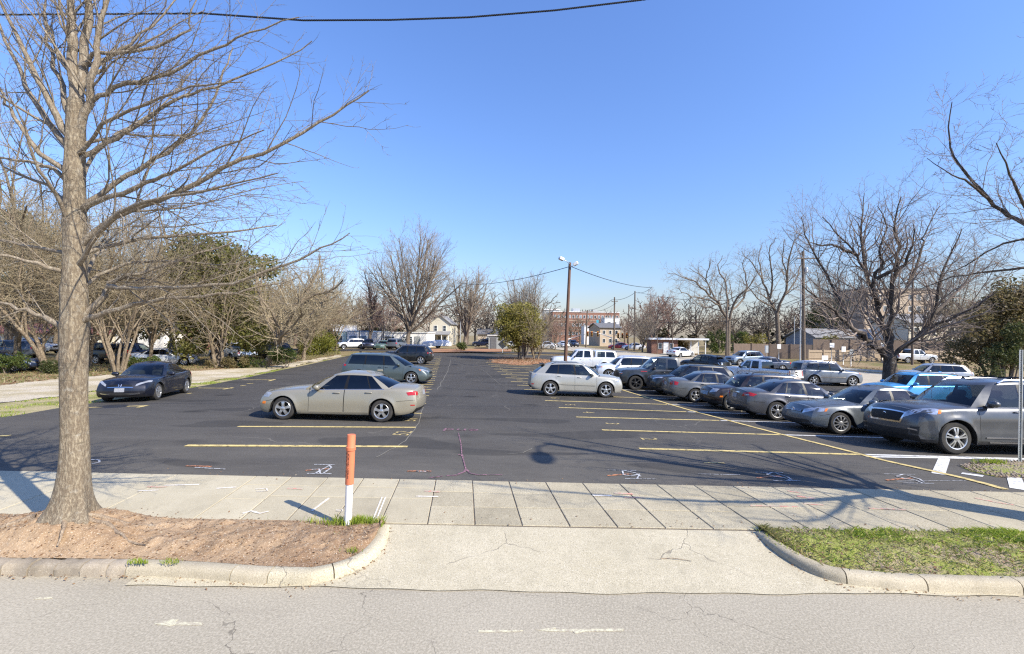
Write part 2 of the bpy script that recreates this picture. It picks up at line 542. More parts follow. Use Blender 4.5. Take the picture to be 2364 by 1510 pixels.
# ------------------------------------------------------------------ ground, roads, lot
def axis(steps):
    out = [steps[0][0]]
    for a, b, s in steps:
        n = max(1, int(round((b - a) / s)))
        out += [a + (b - a) * (i + 1) / n for i in range(n)]
    return out
_gx = axis([(-700, -100, 60), (-100, -40, 10), (-40, 40, 2), (40, 100, 10), (100, 700, 60)])
_gy = axis([(-60, 0, 10), (0, 12, 1), (12, 70, 1.5), (70, 120, 5), (120, 900, 65)])
V = [(x, y, float(G(x, y)) - .09) for x in _gx for y in _gy]
n = len(_gy)
F = [(i * n + j, (i + 1) * n + j, (i + 1) * n + j + 1, i * n + j + 1) for i in range(len(_gx) - 1) for j in range(n - 1)]
ground = tag(mesh_obj('ground', V, F, M['ground'], smooth=True), kind='structure')

tag(drape('road', lambda u, v: (-40 + 80 * u, -12 + 16.9 * v), 40, 34, M['road'], zf=lambda x, y: 0.0 if y < 4.0 else .0 + .0 * y), kind='structure')

def ruled(name, A, B, nu, nv, mat, off, kind='structure', parent=None, rag=0.0):
    def q(u, v):
        a, b = path_at(A, u), path_at(B, u)
        x, y = lerp(a[0], b[0], v), lerp(a[1], b[1], v)
        if rag:
            x += rag * mnoise.fractal(Vector((x * .7, y * .7, v * 2)), 1.0, 2.0, 4)
            y += rag * mnoise.fractal(Vector((x * .7, y * .7, 7 + v * 2)), 1.0, 2.0, 4)
        return x, y
    o = drape(name, q, nu, nv, mat, off, parent)
    if kind and parent is None: tag(o, kind=kind)
    return o

def yF(x): return 5.86 - .012 * x
def yB(x): return 7.62 - .028 * x

LOT_L = [(-30, 7.6), (-19, 11.0)] + [tuple(gp(*p).xy) for p in ((0, 965), (140, 941), (330, 915), (462, 892), (620, 860), (792, 824))]
LOT_L = [(-26, 8.4)] + LOT_L[2:] + [(-19.9, 61)]
LOT_R = [(42, 8.4), (30.5, 22), (26, 32), (21, 43.8), (17, 54), (14.5, 61)]
def lot_xy(u, v):
    y = 8.4 + (61 - 8.4) * v
    a = float(np.interp(y, [p[1] for p in LOT_L], [p[0] for p in LOT_L]))
    b = float(np.interp(y, [p[1] for p in LOT_R], [p[0] for p in LOT_R]))
    return lerp(a, b, u), y
lot = tag(drape('parking_lot', lot_xy, 60, 70, M['lot']), kind='structure')
drape('lot_front_strip', lambda u, v: (lerp(-26, 42, u), lerp(yB(lerp(-26, 42, u)) - .08, 8.4, v)), 60, 3, M['lot'], .0, lot)

# gravel drive and grass along the lot
ga = [tuple(gp(*p).xy) for p in ((-260, 958), (0, 930), (140, 914), (240, 899), (460, 884), (620, 856), (792, 822))]
gb = [tuple(gp(*p).xy) for p in ((-260, 905), (0, 890), (140, 874), (260, 864), (460, 856), (620, 846), (782, 819))]
gc = [tuple(gp(*p).xy) for p in ((-260, 990), (0, 966), (140, 942), (240, 925), (460, 893), (620, 861), (792, 825))]
tag(ruled('gravel_drive', ga, gb, 160, 6, M['gravel'], .0, rag=.55), kind='structure')
tag(ruled('grass_strip', gc, ga, 120, 4, M['green_strip'], -.02), kind='structure')
gd = [tuple(gp(*p).xy) for p in ((-200, 850), (0, 842), (160, 838), (380, 826), (600, 822), (750, 814))]
tag(ruled('leaf_litter_bed', gb[:-1], gd, 30, 4, M['ground'], -.015), kind='structure')

# side street and far crossing
sa = [(33, 17), (31, 22.5), (26.6, 32.5), (21.6, 44), (17.4, 54), (13, 68), (6, 92), (2, 112)]
sb = [(54, 24), (44, 34), (38, 42), (32.9, 49.5), (28.2, 58), (23, 70), (18, 92), (16, 112)]
tag(ruled('side_street', sa, sb, 40, 8, M['street_concrete'], .012), kind='structure')
tag(drape('far_street', lambda u, v: (lerp(-70, 34, u), lerp(65, 71, v)), 40, 4, M['lot'], -.02), kind='structure')
# kerb and footpath on the far side of the side street
sc_ = [(p[0] + .3, p[1] + .2) for p in sb[:6]]
sd_ = [(p[0] + 2.2, p[1] + 1.6) for p in sb[:6]]
fw = ruled('far_footpath', sc_, sd_, 30, 2, M['street_concrete'], .12)
kb = MB()
for i in range(24):
    a = path_at(sb[:6], i / 24); b = path_at(sb[:6], (i + .97) / 24)
    mx, my = (a[0] + b[0]) / 2, (a[1] + b[1]) / 2
    kb.box((mx + .1, my + .1, float(G(mx, my)) + .05), (math.dist(a, b), .16, .2), rz=math.atan2(b[1] - a[1], b[0] - a[0]))
kb.build('far_kerb', M['kerb'], fw)

# ------------------------------------------------------------------ sidewalk, slab by slab
sidewalk = tag(bpy.data.objects.new('sidewalk', None), kind='structure')
COL.objects.link(sidewalk)
rs = random.Random(7)
def slab(x0, x1, v0, v1, mat, z=.1):
    """x0, x1: joints at the back edge; v: shares of the depth from front to back."""
    g = .007
    def P(x, v, ex, ev):
        xx = x + .19 * (1 - v)
        y0, y1 = yF(xx), yB(xx)
        return (xx + ex, lerp(y0, y1, v) + ev)
    zt = z + rs.uniform(-.0025, .0025)
    c = [P(x0, v0, g, g), P(x1, v0, -g, g), P(x1, v1, -g, -g), P(x0, v1, g, -g)]
    k = .006
    ci = [P(x0, v0, g + k, g + k), P(x1, v0, -g - k, g + k), P(x1, v1, -g - k, -g - k), P(x0, v1, g + k, -g - k)]
    v = [(p[0], p[1], -.02) for p in c] + [(p[0], p[1], zt - .006) for p in c] + [(p[0], p[1], zt) for p in ci]
    f = [(8, 9, 10, 11)] + [(i, (i + 1) % 4, 4 + (i + 1) % 4, 4 + i) for i in range(4)] + [(4 + i, 4 + (i + 1) % 4, 8 + (i + 1) % 4, 8 + i) for i in range(4)]
    mesh_obj('slab', v, f, mat, sidewalk)
xs = -11.4
while xs < -4.5:                      # long smooth slabs behind the tree
    slab(xs, xs + 1.4, 0, 1, M['slab_smooth']); xs += 1.4
w = .625
for i in range(5):                    # newer pale slabs by the marker post
    x0 = -4.4 + i * w - .0
    if i >= 1:
        slab(x0, x0 + w, 0, .5, M['slab_grey']); slab(x0, x0 + w, .5, .76, M['slab_smooth']); slab(x0, x0 + w, .76, 1, M['slab_smooth'])
    else:
        slab(x0, x0 + w, 0, .42, M['slab_smooth']); slab(x0, x0 + w, .42, .76, M['slab_smooth']); slab(x0, x0 + w, .76, 1, M['slab_smooth'])
x0 = -4.4 + 5 * w
while x0 < 2.9:                       # speckled tiles across the driveway
    for a, b in ((0, .34), (.34, .68), (.68, 1)):
        slab(x0, x0 + w, a, b, M['slab'])
    x0 += w
while x0 < 12.5:                      # older slabs beside the grass
    for a, b in ((0, .45), (.45, 1)):
        slab(x0, x0 + .645, a, b, M['slab_grey'] if rs.random() < .5 else M['slab'])
    x0 += .645
drape('joint_filling', lambda u, v: (lerp(-12, 13, u), lerp(yF(lerp(-12, 13, u)) - .02, yB(lerp(-12, 13, u)) + .02, v)), 50, 3,
      simple('joint_sand', (.12, .10, .075), (.19, .15, .11), 8, .95), 0, sidewalk, zf=lambda x, y: .088)

# ------------------------------------------------------------------ driveway apron
def zA(y): return float(np.interp(y, [4.3, 4.56, 5.95], [.004, .012, .094]))
tag(drape('driveway_apron', lambda u, v: (lerp(-3.9, 5.2, u), lerp(4.52 + .02 * math.sin(9 * u) + .012 * math.sin(31 * u + 1) + .01 * math.sin(67 * u), yF(lerp(-3.9, 5.2, u)) - .012, v)), 60, 12, M['apron'], zf=lambda x, y: zA(y)), kind='structure')

# ------------------------------------------------------------------ kerbs
def kpath(px):
    return [tuple(gp(a, b, z).xy) for a, b, z in px]
KL = kpath([(-700, 1318, 0), (0, 1331, 0), (290, 1334, 0), (450, 1341, 0), (610, 1352, 0), (700, 1352, .01), (770, 1338, .02), (830, 1312, .045), (870, 1284, .06), (892, 1255, .075), (903, 1222, .09), (906, 1212, .095)])
KR = kpath([(1738, 1228, .095), (1765, 1254, .085), (1810, 1289, .06), (1880, 1327, .035), (1950, 1349, .02), (2030, 1362, 0), (2120, 1369, 0), (2364, 1376, 0), (2900, 1392, 0)])
def smooth_path(p, n):
    t = np.cumsum([0] + [math.dist(a, b) for a, b in zip(p, p[1:])])
    fx, fy = pchip(t, [q[0] for q in p]), pchip(t, [q[1] for q in p])
    s = np.linspace(0, t[-1], n)
    return [(float(a), float(b)) for a, b in zip(fx(s), fy(s))]
KL, KR = smooth_path(KL, 120), smooth_path(KR, 110)
KW = .17
def inner(path, i, w):
    a, b = path[max(0, i - 1)], path[min(len(path) - 1, i + 1)]
    dx, dy = b[0] - a[0], b[1] - a[1]
    L = math.hypot(dx, dy)
    return (path[i][0] - dy / L * w, path[i][1] + dx / L * w)
def kerb_top(path, i, left):
    x, y = path[i]
    return float(np.interp(y, [4.7, 5.3, 5.85], [.118, .13, .108]))
def kerb_run(root, path, i0, i1, mat, left, rough=0.0, seed=1):
    rr = random.Random(seed)
    V = []
    for i in range(i0, i1 + 1):
        zt = kerb_top(path, i, left) + rr.uniform(-rough, rough) * .3
        prof = [(0.0, -.06), (0.012, zt - .05), (.03, zt - .018), (.06, zt), (KW - .02, zt + .003), (KW, zt - .012), (KW, -.06)]
        for o_, z in prof:
            off_ = o_ + (rr.uniform(-rough, rough) if rough else 0)
            q = inner(path, i, off_)
            if i in (i0, i1):           # open joints between the stones
                q2 = inner(path, i + (1 if i == i0 else -1), off_)
                dd = max(.01, math.dist(q, q2))
                q = (lerp(q[0], q2[0], min(.4, .006 / dd)), lerp(q[1], q2[1], min(.4, .006 / dd)))
            V.append((q[0], q[1], z + (rr.uniform(-rough, rough) * .5 if rough else 0)))
    k = 7
    F = []
    for i in range(i1 - i0):
        for j in range(k - 1):
            a = i * k + j
            F.append((a, a + k, a + k + 1, a + 1))
    F += [tuple(range(k)), tuple(range((i1 - i0) * k + k - 1, (i1 - i0) * k - 1, -1))]
    o = mesh_obj('kerb_stone', V, F, mat, root, smooth=True, sharp=50)
    bm_fix(o)
    return o
import bmesh
def bm_fix(o):
    bm = bmesh.new(); bm.from_mesh(o.data)
    bmesh.ops.recalc_face_normals(bm, faces=bm.faces)
    bm.to_mesh(o.data); bm.free()
kerb = tag(bpy.data.objects.new('kerb', None), kind='structure')
COL.objects.link(kerb)
i_old = min(range(len(KL)), key=lambda i: abs(KL[i][0] - gp(292, 1334, 0).x))
i_j = min(range(len(KL)), key=lambda i: abs(KL[i][0] - gp(612, 1350, 0).x))
i = 0; s_ = 3
while i < i_old:
    e = min(i_old, i + 4)
    kerb_run(kerb, KL, i, e, M['kerb_stone'], True, .016, s_); i = e; s_ += 1
kerb_run(kerb, KL, i_old, (i_old + i_j) // 2 + 6, M['kerb'], True)
kerb_run(kerb, KL, (i_old + i_j) // 2 + 6, i_j, M['kerb'], True, .002, 5)
mid = i_j + (len(KL) - i_j) // 3
kerb_run(kerb, KL, i_j, mid, M['apron'], True)
kerb_run(kerb, KL, mid, len(KL) - 1, M['apron'], True)
cuts = [0, 26, 42, 62, 84, 109]
for a, b in zip(cuts, cuts[1:]):
    kerb_run(kerb, KR, a, b, M['kerb'], False, .003, a)

# ------------------------------------------------------------------ verges
def verge(name, path, mat, zf, nv=26, ext=None):
    V, F = [], []
    n = len(path)
    for i in range(n):
        a = inner(path, i, KW - .015)
        x1 = a[0]
        b = (x1, max(a[1] + .01, yF(x1) + .015))
        for j in range(nv + 1):
            t = j / nv
            x, y = lerp(a[0], b[0], t), lerp(a[1], b[1], t)
            V.append((x, y, zf(x, y, t)))
    for i in range(n - 1):
        for j in range(nv):
            a = i * (nv + 1) + j
            F.append((a, a + nv + 1, a + nv + 2, a + 1))
    o = mesh_obj(name, V, F, mat, None, True)
    if o.data.polygons[len(F) // 2].normal.z < 0: o.data.flip_normals()
    return tag(o, kind='structure')
TREE = Vector((-5.42, 5.42, 0.12))
def z_dirt(x, y, t):
    edge = min(1.0, 4 * t, 6 * (1 - t))
    h = .06 * math.sin(PI * min(1, t)) + .05 * mnoise.fractal(Vector((x * 1.6, y * 1.6, 3)), 1.0, 2.0, 5) + .02 * mnoise.fractal(Vector((x * 7, y * 7, 1)), 1.0, 2.0, 3)
    d = math.hypot(x - TREE.x, y - TREE.y)
    h += .20 * math.exp(-(d / .85) ** 2)
    return .108 + edge * max(-.03, h) + (.012 if t < .9 else 0.0)
tag(verge('dirt_verge', smooth_path(KL, 420), M['dirt'], z_dirt, 50))
def z_grass(x, y, t):
    edge = min(1.0, 5 * t, 8 * (1 - t))
    return .108 + edge * (.03 * math.sin(PI * t) + .022 * mnoise.fractal(Vector((x * 2.2, y * 2.2, 9)), 1.0, 2.0, 4))
tag(verge('grass_verge', smooth_path(KR, 220), M['verge'], z_grass, 30))

def blades(name, pts, hgt, mats, kindtag=True, wid=.006, lean=.5, seed=3, parent=None):
    """Grass: one bent three-point blade per place; pts (x, y, z, size)."""
    rr = np.random.RandomState(seed)
    P = np.array(pts, float)
    n = len(P)
    a = rr.rand(n) * 2 * PI
    d = np.stack([np.cos(a), np.sin(a)], 1)
    e = np.stack([-d[:, 1], d[:, 0]], 1)
    h = hgt * P[:, 3] * (.5 + rr.rand(n))
    ln = lean * h * (.3 + rr.rand(n))
    w = wid * (.7 + .6 * rr.rand(n))
    V = np.zeros((n, 4, 3))
    V[:, 0, :2] = P[:, :2] - e * w[:, None]; V[:, 0, 2] = P[:, 2] - .01
    V[:, 1, :2] = P[:, :2] + e * w[:, None]; V[:, 1, 2] = P[:, 2] - .01
    V[:, 2, :2] = P[:, :2] + d * (ln * .45)[:, None] + e * (w * .7)[:, None]; V[:, 2, 2] = P[:, 2] + h * .62
    V[:, 3, :2] = P[:, :2] + d * ln[:, None]; V[:, 3, 2] = P[:, 2] + h
    Q = np.arange(n * 4).reshape(-1, 4)
    o = np_mesh(name, V.reshape(-1, 3), Q, mats, parent)
    return tag(o, kind='stuff') if kindtag else o
M['blade'] = leaves('grass_blade', (.20, .30, .03), (.34, .40, .06), (.54, .46, .19))
M['blade_dry'] = leaves('dry_grass_blade', (.30, .26, .12), (.20, .22, .07), (.42, .35, .19))
rg = random.Random(5)
pts = []
kr_x = [p[0] for p in KR]; kr_y = [p[1] for p in KR]
for _ in range(190000):
    x = rg.uniform(2.9, 9.5); y = rg.uniform(4.65, 5.85)
    if y < float(np.interp(x, kr_x, kr_y)) + KW + .05 or y > yF(x) - .0: continue
    den = mnoise.fractal(Vector((x * 1.1, y * 1.7, 4)), 1.0, 2.0, 5)
    rim = math.exp(-((y - yF(x)) / .10) ** 2)
    q = den * 1.6 + .14 * rim + .34 * min(1, max(-1, (x - 5.0) / 1.2)) - .35 * math.exp(-((y - 4.9) / .16) ** 2)
    if rg.random() > (.018 if q < .14 else .34 * min(1, q)): continue
    pts.append((x, y, .137, .5 + .5 * max(0, min(1, q)) + .4 * rg.random()))
blades('grass', pts, .030, M['blade'], wid=.0050, lean=2.0, seed=2)

# ------------------------------------------------------------------ vehicle materials
def car_paint():
    t = NT('car_paint')
    inf = t.n.new('ShaderNodeObjectInfo')
    dust = t.noise(3.0, 5, t.pos(None, True))
    col = t.mix(t.ramp(dust, .45, .8, 0, .10), inf.outputs['Color'], (.30, .27, .22))
    fl = t.noise(900, 1, t.pos(None, True))
    m = t.fin(col, t.ramp(dust, .3, .8, .26, .42), None, .35, .5)
    t.b.inputs['Coat Weight'].default_value = .6
    t.b.inputs['Coat Roughness'].default_value = .06
    return m
def car_glass(name, tint, refl=1.0):
    t = NT(name)
    tr = t.n.new('ShaderNodeBsdfTransparent'); tr.inputs[0].default_value = (*tint, 1)
    gl = t.n.new('ShaderNodeBsdfGlossy'); gl.inputs['Roughness'].default_value = .02; gl.inputs[0].default_value = (refl, refl, refl, 1)
    ge = t.n.new('ShaderNodeNewGeometry')
    dt = t.n.new('ShaderNodeVectorMath'); dt.operation = 'DOT_PRODUCT'
    t.lk(ge.outputs['Incoming'], dt.inputs[0]); t.lk(ge.outputs['Normal'], dt.inputs[1])
    one = t.math('SUBTRACT', 1.0, t.math('ABSOLUTE', dt.outputs['Value']))
    mx = t.n.new('ShaderNodeMixShader')
    t.lk(t.math('ADD', t.math('MULTIPLY', t.math('POWER', one, 4.5), .92), .06), mx.inputs[0])
    t.lk(tr.outputs[0], mx.inputs[1]); t.lk(gl.outputs[0], mx.inputs[2])
    t.lk(mx.outputs[0], t.out.inputs['Surface'])
    return t.m
M['paint'] = car_paint()
M['glass'] = car_glass('clear_car_glass', (.50, .56, .54))
M['glass_dark'] = car_glass('tinted_car_glass', (.09, .10, .10))
M['plastic'] = simple('black_plastic', (.018, .018, .019), (.032, .031, .030), 8, .55, spec=.4)
M['trim'] = simple('gloss_black_trim', (.010, .010, .011), rough=.45, spec=.25)
M['seam'] = simple('panel_gap', (.008, .008, .008), rough=.8)
M['interior'] = simple('car_interior', (.025, .024, .023), (.05, .047, .043), 6, .85)
M['seat_tan'] = simple('seat_cloth', (.10, .095, .085), (.15, .14, .125), 9, .9)
M['rubber'] = simple('tyre_rubber', (.022, .021, .020), (.045, .042, .038), 5, .85)
M['alloy'] = simple('alloy_rim', (.62, .62, .62), (.52, .52, .51), 9, .32, metal=.85)
M['alloy_dark'] = simple('dark_rim', (.05, .05, .052), (.08, .08, .08), 9, .35, metal=.6)
M['well'] = simple('wheel_recess', (.012, .012, .012), rough=.9)
M['chrome'] = simple('chrome', (.75, .75, .76), rough=.12, metal=1.0)
M['lamp'] = simple('lamp_lens', (.52, .53, .54), (.34, .35, .36), 7, .10, metal=.45, spec=.8, obj=True)
M['lamp_dark'] = simple('smoked_lamp_lens', (.40, .41, .42), (.75, .76, .77), 9, .12, metal=.7, spec=.8, obj=True)
M['red_lamp'] = simple('red_lamp_lens', (.42, .012, .012), (.30, .008, .010), 14, .08, spec=.7, obj=True)
M['amber'] = simple('amber_lens', (.75, .20, .02), rough=.12, spec=.6)
M['plate'] = simple('licence_plate', (.33, .34, .36), (.22, .23, .26), 22, .45, obj=True)
M['badge'] = simple('badge_blue', (.05, .12, .35), rough=.2)

# ------------------------------------------------------------------ vehicles
def fn(pts): return pchip([p[0] for p in pts], [p[1] for p in pts])

class Car:
    """A vehicle from side, plan and section curves; xf is measured back from the front bumper."""
    def __init__(s, S):
        s.S = S
        s.L, s.W, s.H = S['L'], S['W'], S['H']
        s.parts = []
    def X(s, xf): return s.L / 2 - xf

    def body(s):
        S, L, W = s.S, s.L, s.W
        s.wf, s.sf, s.df, s.bf = fn(S['plan']), fn(S['shoulder']), fn(S['deck']), fn(S['bottom'])
        rt = S['rt']; Ra = rt + S.get('gap', .055)
        ax = [S['fo'], S['fo'] + S['wb']]
        s.ax = ax
        nose_f = fn(S.get('nose', [(0, .10), (.2, .015), (.42, 0), (.62, .02), (.82, .07), (1, .16)]))
        nose_r = fn(S.get('tail', [(0, .12), (.22, .015), (.45, 0), (.68, .03), (.86, .05), (1, .09)]))
        cf, cr = S.get('bow', (.13, .09))
        x0, x1 = cf, L - cr
        cab0, cab1 = S['cabin']
        doors = S['doors']
        st = list(np.arange(x0, x1, .13)) + [x1, x0, x0 + .03, x0 + .08, x1 - .03, x1 - .08, cab0, cab1]
        for a in ax:
            st += [a + Ra * q for q in (-1.0, -.985, -.93, -.82, -.64, -.4, -.14, .14, .4, .64, .82, .93, .985, 1.0)]
        for d in doors:
            for e in d: st += [e - .006, e + .006]
        bed = S.get('bed')
        if bed: st += [bed[0], bed[0] + .01, bed[1], bed[1] - .01]
        st = sorted(st)
        out = [st[0]]
        seams = [e for d in doors for e in d]
        for q in st[1:]:
            if q - out[-1] > .0085: out.append(q)
        st = out
        ROWS = [0, .03, .10, .20, .34, .48, .62, .74, .85, .93, .975, 1.0]
        bul = fn(S.get('section', [(0, -.035), (.05, -.012), (.15, -.002), (.35, .0), (.5, .004), (.62, -.004), (.75, -.016), (.88, -.032), (.96, -.055), (1.0, -.09)]))
        DECK = [.86, .6, .32, 0.0]
        V, F, MI = [], [], []
        zb0s = [float(s.bf(q)) for q in st]
        nr = 1 + len(ROWS) + len(DECK)
        grid = []
        clad = S.get('clad', 0.0)
        bedz = S.get('bedz', .72)
        for i, q in enumerate(st):
            w, zs, zd, zb0 = float(s.wf(q)), float(s.sf(q)), float(s.df(q)), zb0s[i]
            zb = zb0; aw = 0.0
            for a in ax:
                dx = abs(q - a)
                if dx <= Ra: zb = max(zb, rt + math.sqrt(max(0, Ra * Ra - dx * dx)))
            pts = []
            hh = zs - zb0
            def sh(ra):
                d = 0.0
                if q < x0 + .55: d += float(nose_f(ra)) * ((x0 + .55 - q) / .55) ** 2
                if q > x1 - .45: d -= float(nose_r(ra)) * ((q - x1 + .45) / .45) ** 2
                return d
            pts.append((s.X(q + sh(0)), w - .20, zb + .01))
            for r_ in ROWS:
                z = zb + r_ * (zs - zb)
                ra = (z - zb0) / hh
                y = w + float(bul(ra)) * S.get('bulk', 1.0)
                fl = 0.0
                for a in ax:
                    dd = math.hypot(q - a, z - rt) - Ra
                    if dd < .3: fl = max(fl, S.get('flare', .022) * math.exp(-(dd / .07) ** 2))
                pts.append((s.X(q + sh(ra)), y + fl, z))
            yl = pts[-1][1]
            incab = cab0 <= q <= cab1
            inbed = bed and bed[0] < q < bed[1]
            for f_ in DECK:
                if inbed: z = bedz; y = f_ * (yl - .02) if f_ < .8 else yl - .05
                elif incab: z = zs - .26; y = f_ * yl if f_ < .8 else yl - .06
                else: z = zs + (zd - zs) * (1 - f_ ** 2.4); y = f_ * yl
                pts.append((s.X(q + sh(1.0) * (1 if not inbed else 1)), y, z))
            grid.append(pts)
        ns = len(st)
        def vid(side, i, j): return side * ns * nr + i * nr + j
        for side in (1, -1):
            for pts in grid:
                V += [(x, y * side, z) for x, y, z in pts]
        door_faces = [[] for _ in doors]
        nrow = 1 + len(ROWS)
        for si in range(2):
            for i in range(ns - 1):
                qm = .5 * (st[i] + st[i + 1])
                seam = (st[i + 1] - st[i] < .0135) and any(abs(qm - e) < .004 for e in seams)
                for j in range(nr - 1):
                    f = (vid(si, i, j), vid(si, i, j + 1), vid(si, i + 1, j + 1), vid(si, i + 1, j))
                    if si: f = f[::-1]
                    m = 0
                    if j == 0: m = 4
                    elif j >= nrow - 1 + 0 and j > nrow - 1 and cab0 <= qm <= cab1: m = 2
                    elif j >= nrow - 1 and cab0 <= qm <= cab1: m = 2
                    elif j >= nrow - 1 and bed and bed[0] < qm < bed[1]: m = 1
                    else:
                        zc = .25 * sum(V[k][2] for k in f)
                        if clad:
                            arch = any(math.hypot(qm - a, zc - rt) < Ra + .075 for a in ax)
                            if arch or zc < zb0s[i] + clad: m = 1
                        elif zc < zb0s[i] + S.get('sill', .0): m = 1
                        if seam and 3 <= j < nrow - 1: m = 3
                    dn = None
                    if m == 0 and 3 <= j < nrow - 1:
                        for di, d in enumerate(doors):
                            if d[0] < qm < d[1] and not seam: dn = di
                    if dn is not None: door_faces[dn].append((f, si))
                    else: F.append(f); MI.append(m)
        # end caps
        for end in (0, 1):
            i = 0 if end == 0 else ns - 1
            bow = cf if end == 0 else cr
            FR = [1, .9, .72, .45, .15]
            cols = []
            for side in (0, 1):
                seq = FR if side == 0 else FR[::-1]
                for f_ in seq:
                    cols.append((f_, side))
            base = len(V)
            jj = list(range(1, nr))
            for f_, side in cols:
                for j in jj:
                    x, y, z = grid[i][j]
                    sg = 1 if side == 0 else -1
                    if j >= nrow:       # deck rows: pull toward the same fraction
                        y = min(y, grid[i][nrow - 1][1] * f_)
                        yy = y
                    else:
                        yy = y * f_
                    zz = z
                    if j < nrow:
                        kk = max(0.0, (z - zb0s[i]) / max(.05, float(s.sf(st[i])) - zb0s[i])) ** 3
                        zz = z + kk * (float(s.df(st[i])) - float(s.sf(st[i]))) * (1 - f_ ** 2.4)
                    if j >= nrow:
                        fl = max(0.0, 1 - (yy / max(1e-6, grid[i][nrow - 1][1])) ** 2.4)
                        zz = float(s.sf(st[i])) + (float(s.df(st[i])) - float(s.sf(st[i]))) * fl
                    bx = bow * (1 - f_ ** 2) * (1 if end == 0 else -1)
                    V.append((x + bx, yy * sg, zz))
            nj = len(jj)
            for c in range(len(cols) - 1):
                for j in range(nj - 1):
                    a = base + c * nj + j
                    f = (a, a + nj, a + nj + 1, a + 1)
                    if end == 0: f = f[::-1]
                    zc = .25 * sum(V[k][2] for k in f)
                    m = 0
                    if j >= nrow - 2: continue
                    lim = S.get('cap_dark', (.16, .16))[end]
                    if (zc - zb0s[i]) < lim * (float(s.sf(st[i])) - zb0s[i]): m = 1
                    F.append(f); MI.append(m)
            # top flange between the cap and the first deck station
            topj = nrow - 1
            row = [base + c * nj + (topj - 1) for c in range(len(cols))]
            ctr = []
            for si in (0, 1):
                seq = list(range(topj, nr)) if si == 0 else list(range(nr - 1, topj - 1, -1))
                ctr += [vid(si, i, j) for j in seq]
            # bridge by angle order: row (cap top) to ctr (deck section), both from left to right
            a, b = 0, 0
            ya = [V[k][1] for k in row]; yb = [V[k][1] for k in ctr]
            while a < len(row) - 1 or b < len(ctr) - 1:
                if b == len(ctr) - 1 or (a < len(row) - 1 and ya[a + 1] >= yb[b + 1]):
                    f = (row[a], row[a + 1], ctr[b]); a += 1
                else:
                    f = (row[a], ctr[b + 1], ctr[b]); b += 1
                if end == 1: f = f[::-1]
                F.append(f); MI.append(0)
        # wheel recesses and belly
        for a in ax:
            for side in (1, -1):
                w = float(s.wf(a))
                y0, y1 = (w - .02) * side, (w - .36) * side
                base = len(V); k = 14
                for j in range(k + 1):
                    t = PI * j / k
                    V.append((s.X(a) + Ra * math.cos(t), y0 - .03 * side, rt + Ra * math.sin(t) - .004)); V.append((s.X(a) + Ra * math.cos(t), y1, rt + Ra * math.sin(t)))
                for j in range(k):
                    b = base + 2 * j
                    F.append((b, b + 1, b + 3, b + 2)); MI.append(4)
                c = len(V); V.append((s.X(a), y1, rt))
                V.append((s.X(a) + Ra, y1, .22)); V.append((s.X(a) - Ra, y1, .22))
                for j in range(k):
                    F.append((c, base + 2 * j + 1, base + 2 * j + 3)); MI.append(4)
                F.append((c, c + 1, base + 1)); MI.append(4)
                F.append((c, base + 2 * k + 1, c + 2)); MI.append(4)
                F.append((c, c + 2, c + 1)); MI.append(4)
        base = len(V)
        zq = min(zb0s[ns // 2] + .04, .30)
        bw = W / 2 - .36
        for xq in (x0 + .12, x1 - .12):
            V += [(s.X(xq), bw + .0, zq), (s.X(xq), -bw, zq)]
        F.append((base, base + 1, base + 3, base + 2)); MI.append(4)
        s.V, s.F, s.MI = V, F, MI
        s.doors = door_faces
        s.bvh = BVHTree.FromPolygons([Vector(v) for v in V], F + [f for d in door_faces for f, _ in d])

    def split_doors(s):
        out = []
        for fs in s.doors:
            for si in (0, 1):
                ff = [f for f, q in fs if q == si]
                ids = sorted({k for f in ff for k in f}); mp = {k: n for n, k in enumerate(ids)}
                out.append(([s.V[k] for k in ids], [tuple(mp[k] for k in f) for f in ff]))
        return out

    def greenhouse(s, g, glass_side='glass_dark', glass_ws='glass'):
        """Ring loft from the belt to the roof edge; returns the frame and the panes."""
        S = s.S
        yb0 = g.get('yb', None)
        ws_b, ws_bs, ws_t, ws_ts = g['ws']
        rb_b, rb_bs, rb_t, rb_ts = g['rb']
        zr = fn(g['roof'])
        yt = fn(g['yt'])
        inset = g.get('inset', .105)
        sink = .03
        def belt_y(q): return float(s.wf(q)) - inset
        def zsh(q): return float(s.sf(q)) - sink
        half = []       # (bx, by, bz, tx, ty, tz, flag)
        fr = [0, .32, .64, .925]
        def zmid(q, f, qs):   # belt height across the windscreen base
            zc = float(s.df(q)) - .02 if g.get('deck_base', True) else zsh(qs)
            return lerp(zc, zsh(qs), f ** 2)
        if g.get('front_flat'):
            zmid_f = lambda f: zsh(ws_bs)
        for f in fr:
            flag = ('w', 0) if f < .9 else ('p', 0)
            half.append((lerp(ws_b, ws_bs, f ** 2), f * belt_y(ws_bs), zmid(ws_b, f, ws_bs) if not g.get('front_flat') else zsh(ws_bs), lerp(ws_t, ws_ts, f ** 2), f * float(yt(ws_ts)), None, flag))
        for k, (bx, tx, flag) in enumerate(g['side']):
            nxt = g['side'][k + 1] if k + 1 < len(g['side']) else None
            nsub = 1 if nxt is None or flag != 'g' else 4
            for q in range(nsub):
                t = q / nsub
                b_ = lerp(bx, nxt[0], t) if nxt else bx
                t_ = lerp(tx, nxt[1], t) if nxt else tx
                half.append((b_, belt_y(b_), zsh(b_), t_, float(yt(t_)), None, (flag, k)))
